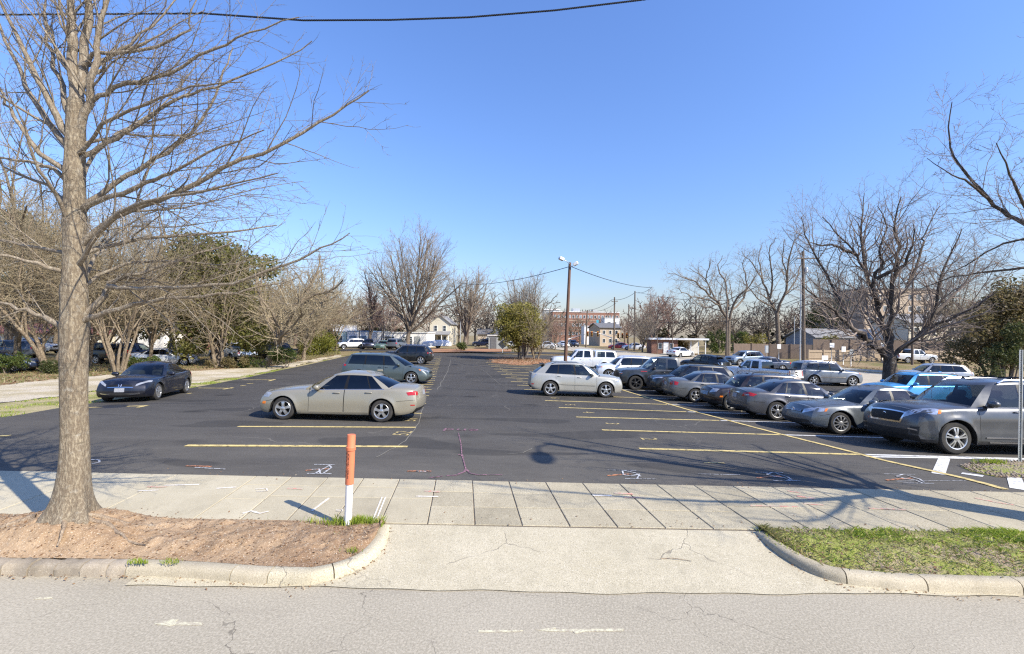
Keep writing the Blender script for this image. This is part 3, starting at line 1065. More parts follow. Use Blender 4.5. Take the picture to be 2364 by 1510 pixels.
        for f in fr[::-1]:
            flag = ('r', 0) if f > 0 else ('r', 0)
            zc = (float(s.df(rb_b)) - .02) if g.get('rear_deck', True) else zsh(rb_bs) + g.get('rear_up', 0)
            half.append((lerp(rb_b, rb_bs, f ** 2), f * belt_y(min(rb_bs, s.L - .12)), lerp(zc, zsh(rb_bs), f ** 2), lerp(rb_t, rb_ts, f ** 2), f * float(yt(rb_ts)), None, flag))
        half[-1] = half[-1][:6] + (('end', 0),)
        rows = [0, .07, .28, .5, .72, .90, 1.0]
        bulge = g.get('bulge', .03)
        n = len(half)
        def pt(c, v):
            bx, by, bz, tx, ty, tz, _ = c
            z1 = float(zr(tx))
            if tx < ws_ts + .02 or tx > rb_ts - .02:
                pass
            z = lerp(bz, z1, v)
            o = bulge * math.sin(PI * v)
            yy = lerp(by, ty, v)
            yy += o * (yy / max(.3, by)) if by > .05 else 0
            xx = lerp(bx, tx, v)
            if bx < ws_bs + .001: xx -= g.get('ws_bulge', .04) * math.sin(PI * v)
            if bx > rb_bs - .001: xx += g.get('rb_bulge', .03) * math.sin(PI * v)
            return (s.X(xx), yy, z)
        V = []
        for side in (1, -1):
            for c in half:
                for v in rows:
                    p = pt(c, v); V.append((p[0], p[1] * side, p[2]))
        nr = len(rows)
        vid = lambda si, i, j: si * n * nr + i * nr + j
        F, MI = [], []
        panes = {}
        for si in (0, 1):
            for i in range(n - 1):
                fl, k = half[i][6]
                for j in range(nr - 1):
                    f = (vid(si, i, j), vid(si, i, j + 1), vid(si, i + 1, j + 1), vid(si, i + 1, j))
                    if si: f = f[::-1]
                    isg = 1 <= j <= nr - 3
                    if fl in ('g', 'w', 'r') and isg and not (fl == 'r' and g.get('no_rear')):
                        key = ('side_window', si, k) if fl == 'g' else (('windscreen',) if fl == 'w' else ('rear_window',))
                        panes.setdefault(key, []).append(f)
                    else:
                        F.append(f); MI.append(1 if fl == 'b' and isg else (g.get('frame', 0) if (fl == 'g') else 0))
        # roof cap
        loop = [vid(0, i, nr - 1) for i in range(n)] + [vid(1, i, nr - 1) for i in range(n - 1, -1, -1)]
        xs_ = [V[k][0] for k in loop]
        xa, xb = max(xs_) - .42, min(xs_) + .42
        if xb > xa: xa = xb = .5 * (xa + xb)
        prev = loop
        crown = g.get('crown', .075)
        roofmat = g.get('roofmat', 0)
        for t in (.05, .16, .36, .62, .999):
            cur = []
            for k in loop:
                x, y, z = V[k]
                tx = min(max(x, xb), xa)
                V.append((lerp(x, tx, t), y * (1 - t), z + crown * (1 - (1 - t) ** 2.2)))
                cur.append(len(V) - 1)
            m = len(loop)
            for i in range(m):
                a, b = i, (i + 1) % m
                F.append((prev[a], cur[a], cur[b], prev[b])); MI.append(roofmat)
            prev = cur
        return V, F, MI, panes

    def project(s, p, off):
        loc, nor, _, _ = s.bvh.find_nearest(Vector(p))
        d = Vector(p) - loc
        if nor.dot(Vector((loc.x * .6, loc.y, .2))) < 0: nor = -nor
        return loc + nor * off, nor

    def patch(s, c4, nu=6, nv=4, off=.006, skirt=.014):
        """A skin over the body between four corners (xf, y, z), with a rim that turns inwards."""
        P = [Vector((s.X(c[0]), c[1], c[2])) for c in c4]
        V, N = [], []
        for i in range(nu + 1):
            for j in range(nv + 1):
                u, v = i / nu, j / nv
                q = P[0].lerp(P[1], u).lerp(P[3].lerp(P[2], u), v)
                l_, n_ = s.project(q, off)
                V.append(l_); N.append(n_)
        F = [(i * (nv + 1) + j, (i + 1) * (nv + 1) + j, (i + 1) * (nv + 1) + j + 1, i * (nv + 1) + j + 1) for i in range(nu) for j in range(nv)]
        loop = [i * (nv + 1) for i in range(nu + 1)] + [nu * (nv + 1) + j for j in range(1, nv + 1)] + [i * (nv + 1) + nv for i in range(nu - 1, -1, -1)] + [j for j in range(nv - 1, 0, -1)]
        b = len(V)
        for k in loop: V.append(V[k] - N[k] * skirt)
        m = len(loop)
        F += [(loop[i], b + i, b + (i + 1) % m, loop[(i + 1) % m]) for i in range(m)]
        return V, F

def wheel_meshes(rt, wt, style, mat):
    key = ('wheel', rt, wt, style)
    if key in wheel_cache: return wheel_cache[key]
    t = MB()
    rr = rt * .69
    t.lathe([(rr - .005, -wt), (rr + .01, -wt + .005), (rt - .03, -wt + .008), (rt, -wt + .035), (rt, -.035), (rt - .028, -.006), (rr + .03, .002), (rr + .004, -.004), (rr - .012, -.02)], 32, 0, 'Y')
    ot = t.build('tyre', M['rubber'], None, True, 35)
    r = MB()
    r.lathe([(rr + .002, -.002), (rr - .004, .004), (rr - .022, -.002), (rr - .03, -.02), (rr - .04, -wt + .03)], 32, 0, 'Y')
    r.lathe([(rr - .04, -.10), (.0001, -.10)], 24, 1, 'Y')
    r.lathe([(.068, -.03), (.066, .004), (.05, .012), (.0001, .012)], 16, 0, 'Y')
    n, wd0, wd1 = {'five': (5, .075, .10), 'ten': (10, .034, .036), 'six': (6, .06, .075), 'nine': (9, .05, .085), 'twin': (10, .035, .04), 'steel': (8, .09, .11)}[style]
    for i in range(n):
        a = 2 * PI * i / n + .3
        if style == 'twin': a = 2 * PI * (i // 2) / 5 + (.17 if i % 2 else -.17) + .3
        ca, sa = math.cos(a), math.sin(a)
        def q(rad, tang, y): return (rad * ca - tang * sa, y, rad * sa + tang * ca)
        r0, r1 = .045, rr - .018
        v = [q(r0, -wd0 / 2, .004), q(r0, wd0 / 2, .004), q((r0 + r1) / 2, wd0 * .42, .012), q((r0 + r1) / 2, -wd0 * .42, .012), q(r1, wd1 / 2, -.004), q(r1, -wd1 / 2, -.004)]
        v2 = [(p[0], p[1] - .045, p[2]) for p in v]
        r.add(v + v2, [(0, 3, 2, 1), (3, 5, 4, 2), (0, 6, 9, 3), (3, 9, 11, 5), (1, 2, 8, 7), (2, 4, 10, 8)], 0)
    orr = r.build('rim', [mat, M['well']], None, True, 30)
    wheel_cache[key] = (ot.data, orr.data)
    for o in (ot, orr): bpy.data.objects.remove(o)
    return wheel_cache[key]
wheel_cache = {}

def put(name, data, parent, loc=(0, 0, 0), rz=0.0):
    o = bpy.data.objects.new(name, data)
    COL.objects.link(o)
    o.parent = parent
    o.location = loc
    o.rotation_euler = (0, 0, rz)
    return o

def rbox(c, d, k=.25):
    """A box with rounded edges."""
    m = MB(); m.box((0, 0, 0), d, ch=min(d) * k)
    return [(p[0] + c[0], p[1] + c[1], p[2] + c[2]) for p in m.v], m.f

def build_car(S, name):
    """One vehicle, built at the origin; returns its root."""
    c = Car(S)
    c.body()
    root = bpy.data.objects.new(name, None)
    COL.objects.link(root)
    L, W, H = c.L, c.W, c.H
    body = mesh_obj('body', c.V, c.F, [M['paint'], M['plastic'], M['interior'], M['seam'], M['well']], root, True, c.MI, 42)
    handles = S.get('handles', [])
    hm = M['chrome'] if S.get('chrome_handles') else M['paint']
    for k, (v, f) in enumerate(c.split_doors()):
        d = mesh_obj('door', v, f, [M['paint']], root, True, None, 42)
        di, si = k // 2, k % 2
        if di < len(handles):
            hx, hz = handles[di]
            y = (W / 2 + .008) * (1 if si == 0 else -1)
            l_, n_ = c.project((c.X(hx), y, hz), .016)
            hv, hf = rbox((l_.x, l_.y, hz), (.20, .028, .034), .3)
            mesh_obj('handle', hv, hf, hm, d, True, None, 50)
    for gi, g in enumerate(S['cabins']):
        v, f, mi, panes = c.greenhouse(g)
        fr = mesh_obj('roof' if gi == 0 else 'bed_cap', v, f, [M['paint'], M['trim'], M['plastic']], root, True, mi, None)
        bm = bmesh.new(); bm.from_mesh(fr.data)
        bmesh.ops.remove_doubles(bm, verts=bm.verts, dist=.003)
        bmesh.ops.recalc_face_normals(bm, faces=bm.faces)
        bm.to_mesh(fr.data); bm.free()
        fr.data.set_sharp_from_angle(angle=R(38))
        for key, fs in panes.items():
            ids = sorted({k for q in fs for k in q}); mp = {k: n for n, k in enumerate(ids)}
            gm = M[S.get('side_glass', 'glass_dark')] if key[0] == 'side_window' else M['glass']
            if key[0] == 'side_window' and key[2] <= 1 and S.get('front_clear'): gm = M['glass']
            if key[0] == 'rear_window': gm = M[S.get('rear_glass', 'glass_dark')]
            mesh_obj(key[0], [v[k] for k in ids], [tuple(mp[k] for k in q) for q in fs], gm, root, True)
    # seats
    zs = float(c.sf(S['cabin'][0] + 1.0))
    sm = M['seat_tan'] if S.get('light_seats') else M['interior']
    for sx in S.get('seats', []):
        for sy in (.36, -.36):
            b = MB()
            b.box((c.X(sx + .12), sy, zs - .12), (.16, .46, .62), ch=.05)
            b.box((c.X(sx + .20), sy, zs + .26), (.10, .26, .17), ch=.04)
            b.build('seat', sm, root, True, 60)
    if S.get('seats'):
        b = MB()
        x_ = c.X(S['cabin'][0] + .28)
        b.box((x_, 0, zs - .09), (.42, W - .34, .12), ch=.03)
        b.lathe([(.165, -.012), (.18, 0), (.165, .012), (.150, 0), (.165, -.012)], 16, 0, 'X', (x_ - .30, .36, zs - .02))
        b.build('dashboard', M['interior'], root, True, 60)
    # lamps, grilles, bumpers, plates
    for nm, mat, c4, kw in S['patches']:
        mir = kw.get('mir', True)
        for sg in ((1, -1) if mir else (1,)):
            q = [(p[0], p[1] * sg, p[2]) for p in c4]
            v, f = c.patch(q, kw.get('nu', 6), kw.get('nv', 4), kw.get('off', .006), kw.get('skirt', .012))
            o = mesh_obj(nm, v, f, M[mat], root, True, None, 50)
            bm_fix(o)
    for nm, mat, kind, args in S.get('extras', []):
        m = MB()
        if kind in ('box', 'tube'):
            for q in args:
                m = MB()
                if kind == 'box': m.box((c.X(q[0]), q[1], q[2]), q[3:6], ch=min(q[3:6]) * .25)
                else: m.tube([(c.X(p[0]), p[1], p[2]) for p in q[0]], q[1], 6)
                m.build(nm, M[mat], root, True, 40)
            continue
        elif kind == 'disc':
            for q in args:          # xf, y, z, radius: facing forward or back
                l_, _n = c.project((c.X(q[0]), q[1], q[2]), .0)
                sgn = 1 if q[0] < L / 2 else -1
                m.lathe([(q[3], 0), (q[3], .012), (q[3] * .8, .016), (q[3] * .78, .008), (.0001, .008)], 20, 0, 'X', (0, 0, 0))
                m.v = [(l_.x + p[0] * sgn, l_.y + p[1], l_.z + p[2]) for p in m.v]
        elif kind == 'slats':
            for (x_, y0, y1, z0, z1, n_) in args:
                for i in range(n_):
                    z = lerp(z0, z1, (i + .5) / n_)
                    pts = []
                    for t in np.linspace(y0, y1, 7):
                        l_, nn = c.project((c.X(x_), t, z), .014)
                        pts.append((l_.x, l_.y, l_.z))
                    m.tube(pts, (z1 - z0) / n_ * .22, 5)
        elif kind == 'letters':
            txt, x_, z_, size = args
            strokes = {'V': [((-.5, .5), (0, -.5)), ((0, -.5), (.5, .5))], 'W': [((-.6, .5), (-.3, -.5)), ((-.3, -.5), (0, .2)), ((0, .2), (.3, -.5)), ((.3, -.5), (.6, .5))],
                       'H': [((-.42, .5), (-.34, -.5)), ((.42, .5), (.34, -.5)), ((-.38, 0), (.38, 0))]}
            yo, zo = 0, 0
            for ci, ch in enumerate(txt):
                zo = z_ + (size * .55 * (.5 - ci) if len(txt) > 1 else 0)
                for a, b in strokes[ch]:
                    l0, _n = c.project((c.X(x_), a[0] * size, zo + a[1] * size), .022)
                    l1, _n = c.project((c.X(x_), b[0] * size, zo + b[1] * size), .022)
                    m.tube([l0, l1], size * .10, 5)
        m.build(nm, M[mat], root, True, 40)
    # mirrors
    mx, mz = S['mirror']
    for sg in (1, -1):
        v, f = rbox((c.X(mx), (W / 2 + .055) * sg, mz), (.14, .22, .15), .3)
        m = mesh_obj('wing_mirror', v, f, M[S.get('mirror_mat', 'paint')], root, True, None, 55)
        b = MB(); b.box((c.X(mx - .02), (W / 2 - .05) * sg, mz - .075), (.09, .18, .04), ch=.01)
        b.build('bracket', M['plastic'], m)
    # wheels
    wt = S.get('wt', .22)
    td, rd = wheel_meshes(S['rt'], wt, S['rim'], M[S.get('rim_mat', 'alloy')])
    for a in c.ax:
        for sg in (1, -1):
            w = bpy.data.objects.new('wheel', None); COL.objects.link(w); w.parent = root
            w.location = (c.X(a), sg * (float(c.wf(a)) - .012), S['rt']); w.rotation_euler = (0, 0, 0 if sg > 0 else PI)
            put('tyre', td, w); put('rim', rd, w)
    return root

def kids(o): return list(o.children)
def recolor(o, col):
    o.color = (*col, 1)
    for k in kids(o): recolor(k, col)
def dup(o, parent=None):
    n = o.copy(); COL.objects.link(n)
    for k in ('label', 'category', 'group'):
        if k in n: del n[k]
    if parent is not None: n.parent = parent
    for ch in list(o.children):
        dup(ch, n)
    return n

def park(root, x, y, heading, col, label, cat, group=None):
    """Stand a vehicle on the sloping ground, nose towards the heading (degrees, 0 = +x)."""
    h = R(heading)
    cx, sx = math.cos(h), math.sin(h)
    f, b = float(G(x + 1.4 * cx, y + 1.4 * sx)), float(G(x - 1.4 * cx, y - 1.4 * sx))
    l, r = float(G(x - .75 * sx, y + .75 * cx)), float(G(x + .75 * sx, y - .75 * cx))
    pitch = -math.atan2(f - b, 2.8); roll = math.atan2(l - r, 1.5)
    m = Matrix.Rotation(h, 4, 'Z') @ Matrix.Rotation(pitch, 4, 'Y') @ Matrix.Rotation(roll, 4, 'X')
    root.matrix_world = Matrix.Translation((x, y, (f + b + l + r) / 4 + .004)) @ m
    recolor(root, col)
    tag(root, label, cat, group)
    return root

# ------------------------------------------------------------------ vehicle kinds
def sc(pts, a, b): return [(p[0] * a, p[1] * b) for p in pts]

def front_lamps(L, W, z0, z1, y0, y1, xin, xout, mat='lamp', amber=True, up=.05):
    """Head lamps that wrap round the corners."""
    out = [('headlight', mat, [(xin, y0, z0), (xout, y1, z0 + up), (xout + .10, y1, z1 + up), (xin + .10, y0, z1)], dict(nu=8, nv=4))]
    if amber: out.append(('indicator', 'amber', [(xout + .03, y1 + .02, z0 + up + .02), (xout + .09, y1 + .04, z0 + up + .03), (xout + .15, y1 + .04, z1 + up), (xout + .07, y1 + .02, z1 + up)], dict(nu=2, nv=2)))
    return out

def sedan(L, W, H, wb, fo, rt, rim='five', sx=None, **kw):
    a, b, w = L / 4.84, H / 1.47, W / 2
    S = dict(L=L, W=W, H=H, wb=wb, fo=fo, rt=rt, rim=rim,
        plan=[(0, w * .70), (.15 * a, w * .835), (.5 * a, w * .945), (1.2 * a, w * .985), (2.4 * a, w * .992), (3.7 * a, w * .985), (4.3 * a, w * .94), (4.65 * a, w * .86), (L, w * .74)],
        shoulder=sc([(0, .69), (.25, .765), (.8, .84), (1.45, .885), (2.4, .925), (3.6, .965), (4.3, .99), (4.84, .96)], a, b),
        deck=sc([(0, .755), (.25, .84), (.8, .93), (1.42, .985), (3.9, 1.08), (4.15, 1.105), (4.5, 1.085), (4.84, 1.035)], a, b),
        bottom=[(0, .20), (.6 * a, .19), (2.4 * a, .20), (4.2 * a, .22), (L, .30)],
        cabin=(1.52 * a, 3.98 * a), seats=(2.15 * a, 3.05 * a),
        doors=[(1.62 * a, 2.64 * a), (2.652 * a, 3.52 * a)],
        handles=[(2.42 * a, .83 * b), (3.36 * a, .86 * b)],
        mirror=(1.88 * a, .98 * b),
        cabins=[dict(ws=(1.36 * a, 1.66 * a, 2.12 * a, 2.32 * a), rb=(4.10 * a, 3.92 * a, 3.42 * a, 3.28 * a),
            roof=sc([(2.05, 1.335), (2.32, 1.365), (2.75, 1.392), (3.1, 1.385), (3.42, 1.345)], a, b),
            yt=[(2.0 * a, w * .60), (2.6 * a, w * .645), (3.5 * a, w * .60)],
            side=[(1.82 * a, 2.36 * a, 'g'), (2.60 * a, 2.66 * a, 'b'), (2.70 * a, 2.72 * a, 'g'), (3.38 * a, 3.18 * a, 'b'), (3.42 * a, 3.21 * a, 'g'), (3.77 * a, 3.31 * a, 'p')])],
        patches=[], extras=[])
    S.update(kw)
    S['patches'] = S['patches'] + [('panel_gap', 'seam', [(4.18 * a, w, .62 * b), (4.72 * a, w * .88, .665 * b), (4.72 * a, w * .88, .675 * b), (4.18 * a, w, .63 * b)], dict(nu=8, nv=1, off=.002, skirt=.004)),
        ('panel_gap', 'seam', [(.32 * a, w * .94, .53 * b), (.62 * a, w, .60 * b), (.62 * a, w, .61 * b), (.32 * a, w * .94, .54 * b)], dict(nu=6, nv=1, off=.002, skirt=.004)),
        ('panel_gap', 'seam', [(.30 * a, w * .74, .77 * b), (1.40 * a, w * .80, .91 * b), (1.40 * a, w * .80 - .012, .92 * b), (.30 * a, w * .74 - .012, .78 * b)], dict(nu=10, nv=1, off=.002, skirt=.004)),
        ('window_trim', 'chrome', [(1.72 * a, w * .92, .905 * b), (3.80 * a, w * .92, .965 * b), (3.80 * a, w * .90, .98 * b), (1.72 * a, w * .90, .925 * b)], dict(nu=10, nv=1, off=.004))]
    return S

def suv(L, W, H, wb, fo, rt, rim='five', rake=.32, box=0.0, **kw):
    """rake: how far the tail glass leans; box: how upright the windscreen and flanks are."""
    a, b, w = L / 4.74, H / 1.69, W / 2
    rw = 1.18 - .10 * box
    S = dict(L=L, W=W, H=H, wb=wb, fo=fo, rt=rt, rim=rim, gap=.065,
        plan=[(0, w * .74), (.15 * a, w * .86), (.5 * a, w * .955), (1.2 * a, w * .985), (2.4 * a, w * .992), (3.8 * a, w * .985), (4.4 * a, w * .95), (4.6 * a, w * .90), (L, w * .82)],
        shoulder=sc([(0, .83), (.2, .92), (.7, .99), (1.2, 1.02), (2.4, 1.05), (3.6, 1.09), (4.4, 1.11), (4.74, 1.10)], a, b),
        deck=sc([(0, .90), (.2, 1.0), (.7, 1.075), (1.15, 1.11), (4.2, 1.14), (4.74, 1.12)], a, b),
        bottom=[(0, .26), (.7 * a, .24), (2.4 * a, .25), (4.0 * a, .27), (L, .38)],
        cabin=(1.24 * a, 4.52 * a), seats=(2.05 * a, 2.95 * a),
        doors=[(1.42 * a, 2.48 * a), (2.492 * a, 3.42 * a)],
        handles=[(2.28 * a, .95 * b), (3.24 * a, .98 * b)],
        mirror=(1.66 * a, 1.12 * b),
        nose=[(0, .12), (.2, .03), (.42, 0), (.62, .015), (.82, .05), (1, .13)],
        tail=[(0, .10), (.2, .0), (.4, 0), (.62, .03), (.86, .045), (1, .06)],
        cabins=[dict(ws=(1.14 * a, 1.40 * a, (1.86 - .12 * box) * a, (2.06 - .14 * box) * a), rb=(4.64 * a, 4.50 * a, (4.64 - rake) * a, (4.50 - rake) * a),
            roof=sc([(1.7, 1.54), (2.06, 1.585), (2.6, 1.61), (3.4, 1.60), (4.0, 1.575), (4.6, 1.54)], a, b),
            yt=[(1.8 * a, w * .64), (2.6 * a, w * (.69 + .05 * box)), (4.3 * a, w * (.63 + .08 * box))], crown=.07,
            side=[(1.60 * a, (2.10 - .14 * box) * a, 'g'), (2.42 * a, 2.50 * a, 'b'), (2.52 * a, 2.58 * a, 'g'), (3.32 * a, 3.26 * a, 'b'), (3.38 * a, 3.31 * a, 'g'), (4.22 * a, (4.06 - rake * .35) * a, 'p')],
            rear_deck=False, rear_up=.0)],
        patches=[], extras=[])
    S.update(kw)
    return S

def pickup(L, W, H, wb, fo, rt, rim='six', cab_end=3.62, cap=False, **kw):
    a, b, w = L / 5.8, H / 1.92, W / 2
    S = dict(L=L, W=W, H=H, wb=wb, fo=fo, rt=rt, rim=rim, gap=.085,
        plan=[(0, w * .80), (.12 * a, w * .90), (.5 * a, w * .965), (1.2 * a, w * .985), (3 * a, w * .99), (5.2 * a, w * .985), (5.7 * a, w * .97), (L, w * .95)],
        shoulder=sc([(0, .98), (.15, 1.08), (.8, 1.15), (1.5, 1.18), (3.6, 1.22), (3.7, 1.26), (5.8, 1.27)], a, b),
        deck=sc([(0, 1.0), (.15, 1.12), (.8, 1.21), (1.5, 1.25), (3.6, 1.25), (3.7, 1.27), (5.8, 1.27)], a, b),
        bottom=[(0, .36), (.7 * a, .40), (3 * a, .42), (4.9 * a, .46), (L, .52)],
        cabin=(1.62 * a, (cab_end + .02) * a), seats=(2.2 * a, 3.05 * a),
        doors=[(1.70 * a, 2.72 * a), (2.735 * a, (cab_end - .06) * a)],
        handles=[(2.55 * a, 1.05 * b), (3.40 * a, 1.06 * b)],
        mirror=(1.98 * a, 1.27 * b), mirror_mat='plastic',
        nose=[(0, .10), (.2, .01), (.42, 0), (.62, .0), (.82, .02), (1, .08)],
        tail=[(0, .02), (.2, -.02), (.4, .02), (.6, .05), (.86, .05), (1, .05)], bow=(.08, .02),
        section=[(0, -.03), (.05, -.01), (.15, 0), (.35, .0), (.5, .003), (.62, -.002), (.75, -.012), (.88, -.022), (.96, -.032), (1.0, -.055)],
        bed=((cab_end + .10) * a, L - .12), bedz=.74 * b,
        cabins=[dict(ws=(1.55 * a, 1.74 * a, 2.18 * a, 2.32 * a), rb=((cab_end + .03) * a, (cab_end + .0) * a, (cab_end - .10) * a, (cab_end - .13) * a),
            roof=sc([(2.1, 1.80), (2.35, 1.845), (2.9, 1.86), (3.5, 1.845)], a, b), yt=[(2.1 * a, w * .70), (3.0 * a, w * .74), (3.6 * a, w * .73)], crown=.055, inset=.085,
            side=[(1.92 * a, 2.38 * a, 'g'), (2.68 * a, 2.74 * a, 'p'), (2.80 * a, 2.84 * a, 'g'), ((cab_end - .20) * a, (cab_end - .28) * a, 'p')], rear_deck=False)],
        patches=[], extras=[])
    if cap:
        S.pop('bed'); S['cabin'] = (1.62 * a, 5.6 * a)
        S['cabins'].append(dict(ws=((cab_end + .12) * a, (cab_end + .10) * a, (cab_end + .16) * a, (cab_end + .16) * a), rb=(5.72 * a, 5.68 * a, 5.55 * a, 5.50 * a), front_flat=True, deck_base=False,
            roof=sc([(3.6, 1.80), (5.8, 1.79)], a, b), yt=[(3.6 * a, w * .80), (5.7 * a, w * .80)], crown=.05, inset=.06, bulge=.02,
            side=[((cab_end + .2) * a, (cab_end + .22) * a, 'p'), ((cab_end + .32) * a, (cab_end + .34) * a, 'g'), (4.62 * a, 4.62 * a, 'p'), (4.70 * a, 4.70 * a, 'g'), (5.5 * a, 5.40 * a, 'p')], rear_deck=False))
    S.update(kw)
    return S

def tail_lamps(L, z0, z1, y0, y1, wrap=.16, mat='red_lamp'):
    return [('taillight', mat, [(L - .02, y0, z0), (L - wrap, y1, z0), (L - wrap - .06, y1, z1), (L - .06, y0, z1)], dict(nu=8, nv=4))]

def number_plate(xf, z, wd=.30, hg=.15):
    return [('number_plate', 'plate', [(xf, wd / 2, z), (xf, -wd / 2, z), (xf, -wd / 2, z + hg), (xf, wd / 2, z + hg)], dict(mir=False, nu=3, nv=2, off=.014))]

def grille(y, z0, z1, y2=None, x=0.0, mat='trim', off=.008, nm='grille'):
    y2 = y if y2 is None else y2
    return [(nm, mat, [(x, y2, z0), (x, -y2, z0), (x, -y, z1), (x, y, z1)], dict(mir=False, nu=12, nv=4, off=off))]

def rails(a0, a1, y, z0, z1, r=.018, m='chrome'):
    return ('roof_rail', m, 'tube', [([(a0, y * sg, z0 - .03), (a0 + .10, y * sg, z0 + .03), ((a0 + a1) / 2, y * sg, (z0 + z1) / 2 + .055), (a1 - .10, y * sg, z1 + .03), (a1, y * sg, z1 - .03)], r) for sg in (1, -1)])

SPEC = {}
SPEC['gold_sedan'] = sedan(4.84, 1.85, 1.47, 2.888, .87, .327, 'five', side_glass='glass_dark', chrome_handles=False,
    nose=[(0, .09), (.2, .015), (.42, 0), (.62, .01), (.82, .04), (1, .10)],
    patches=front_lamps(4.84, 1.85, .60, .71, .45, .84, .02, .42, amber=False) + [('indicator', 'amber', [(.20, .84, .45), (.30, .90, .45), (.32, .90, .53), (.22, .84, .53)], dict(nu=2, nv=2))] + [('taillight', 'red_lamp', [(4.80, .60, .80), (4.52, .885, .81), (4.46, .87, .90), (4.78, .58, .92)], dict(nu=9, nv=4))] + grille(.24, .55, .66) + grille(.62, .25, .36, nm='air_intake', mat='plastic') + number_plate(4.86, .78)
        + [('reflector', 'red_lamp', [(4.72, .80, .50), (4.60, .86, .50), (4.60, .86, .53), (4.72, .80, .53)], dict(nu=2, nv=1)),
           ],
    extras=[('roof_antenna', 'paint', 'box', [(3.42, 0, 1.475, .17, .05, .06)]), ('badge', 'badge', 'disc', [(-.02, 0, .70, .04)])])
SPEC['navy_sedan'] = sedan(4.55, 1.755, 1.435, 2.67, .92, .318, 'nine', front_clear=True, cap_dark=(.12, .16),
    patches=front_lamps(4.55, 1.755, .635, .70, .46, .80, .0, .46, amber=False, up=.09) + grille(.36, .60, .70) + [('grille_bar', 'chrome', [(0, .40, .57), (0, -.40, .57), (0, -.38, .595), (0, .38, .595)], dict(mir=False, nu=10, nv=1, off=.012))]
        + [('grille_bar', 'chrome', [(0, .62, .32), (0, .30, .29), (0, .30, .31), (0, .62, .345)], dict(nu=6, nv=1, off=.012))] + grille(.60, .24, .36, nm='air_intake', mat='plastic') + number_plate(-.02, .40)
        + tail_lamps(4.55, .72, .90, .52, .76, .22),
    extras=[('emblem', 'chrome', 'letters', ('H', -.02, .655, .10))])
SPEC['grey_sedan'] = sedan(4.65, 1.778, 1.45, 2.651, .92, .325, 'ten', front_clear=True, cap_dark=(.10, .16), side_glass='glass', light_seats=True,
    patches=front_lamps(4.65, 1.778, .58, .70, .42, .82, .0, .42, 'lamp_dark', up=.06) + grille(.40, .60, .70) + grille(.66, .24, .37, .74, nm='air_intake', mat='plastic') + tail_lamps(4.65, .72, .90, .52, .76, .24)
        + [('bumper_trim', 'chrome', [(0, .80, .235), (0, .48, .225), (0, .48, .245), (0, .80, .26)], dict(nu=6, nv=1, off=.012))],
    extras=[('grille_slat', 'chrome', 'slats', [(0, -.38, .38, .60, .70, 3)]), ('badge', 'chrome', 'disc', [(-.02, 0, .655, .075)]), ('emblem', 'chrome', 'letters', ('VW', -.02, .655, .065))])
SPEC['charcoal_sedan'] = sedan(4.84, 1.86, 1.47, 2.776, .96, .335, 'twin', side_glass='glass', light_seats=True,
    patches=front_lamps(4.84, 1.86, .62, .74, .45, .82, .02, .4) + [('taillight', 'red_lamp', [(4.80, .46, .80), (4.56, .90, .84), (4.44, .90, .93), (4.78, .50, .94)], dict(nu=8, nv=4)),
        ('lamp_centre', 'lamp', [(4.80, .60, .84), (4.70, .78, .86), (4.70, .78, .90), (4.80, .60, .89)], dict(nu=4, nv=2, off=.012))] + number_plate(4.86, .74)
        + [('boot_trim', 'chrome', [(4.84, .30, .93), (4.84, -.30, .93), (4.84, -.30, .955), (4.84, .30, .955)], dict(mir=False, nu=6, nv=1, off=.012))],
    extras=[('roof_antenna', 'plastic', 'box', [(3.40, 0, 1.475, .12, .04, .04)]), ('exhaust', 'chrome', 'tube', [([(4.70, .55, .26), (4.82, .55, .26)], .035), ([(4.70, -.55, .26), (4.82, -.55, .26)], .035)])])
SPEC['silver_grey_sedan'] = sedan(4.93, 1.845, 1.475, 2.80, .98, .325, 'five', side_glass='glass', light_seats=True,
    patches=front_lamps(4.93, 1.845, .62, .74, .45, .82, .02, .4) + tail_lamps(4.93, .78, .93, .48, .84, .30) + number_plate(4.95, .74))
SPEC['white_sedan'] = sedan(4.75, 1.83, 1.45, 2.75, .93, .325, 'five',
    patches=front_lamps(4.75, 1.83, .60, .72, .45, .80, .02, .35, amber=False) + grille(.35, .52, .66) + tail_lamps(4.75, .76, .92, .42, .80, .26) + number_plate(4.77, .78))

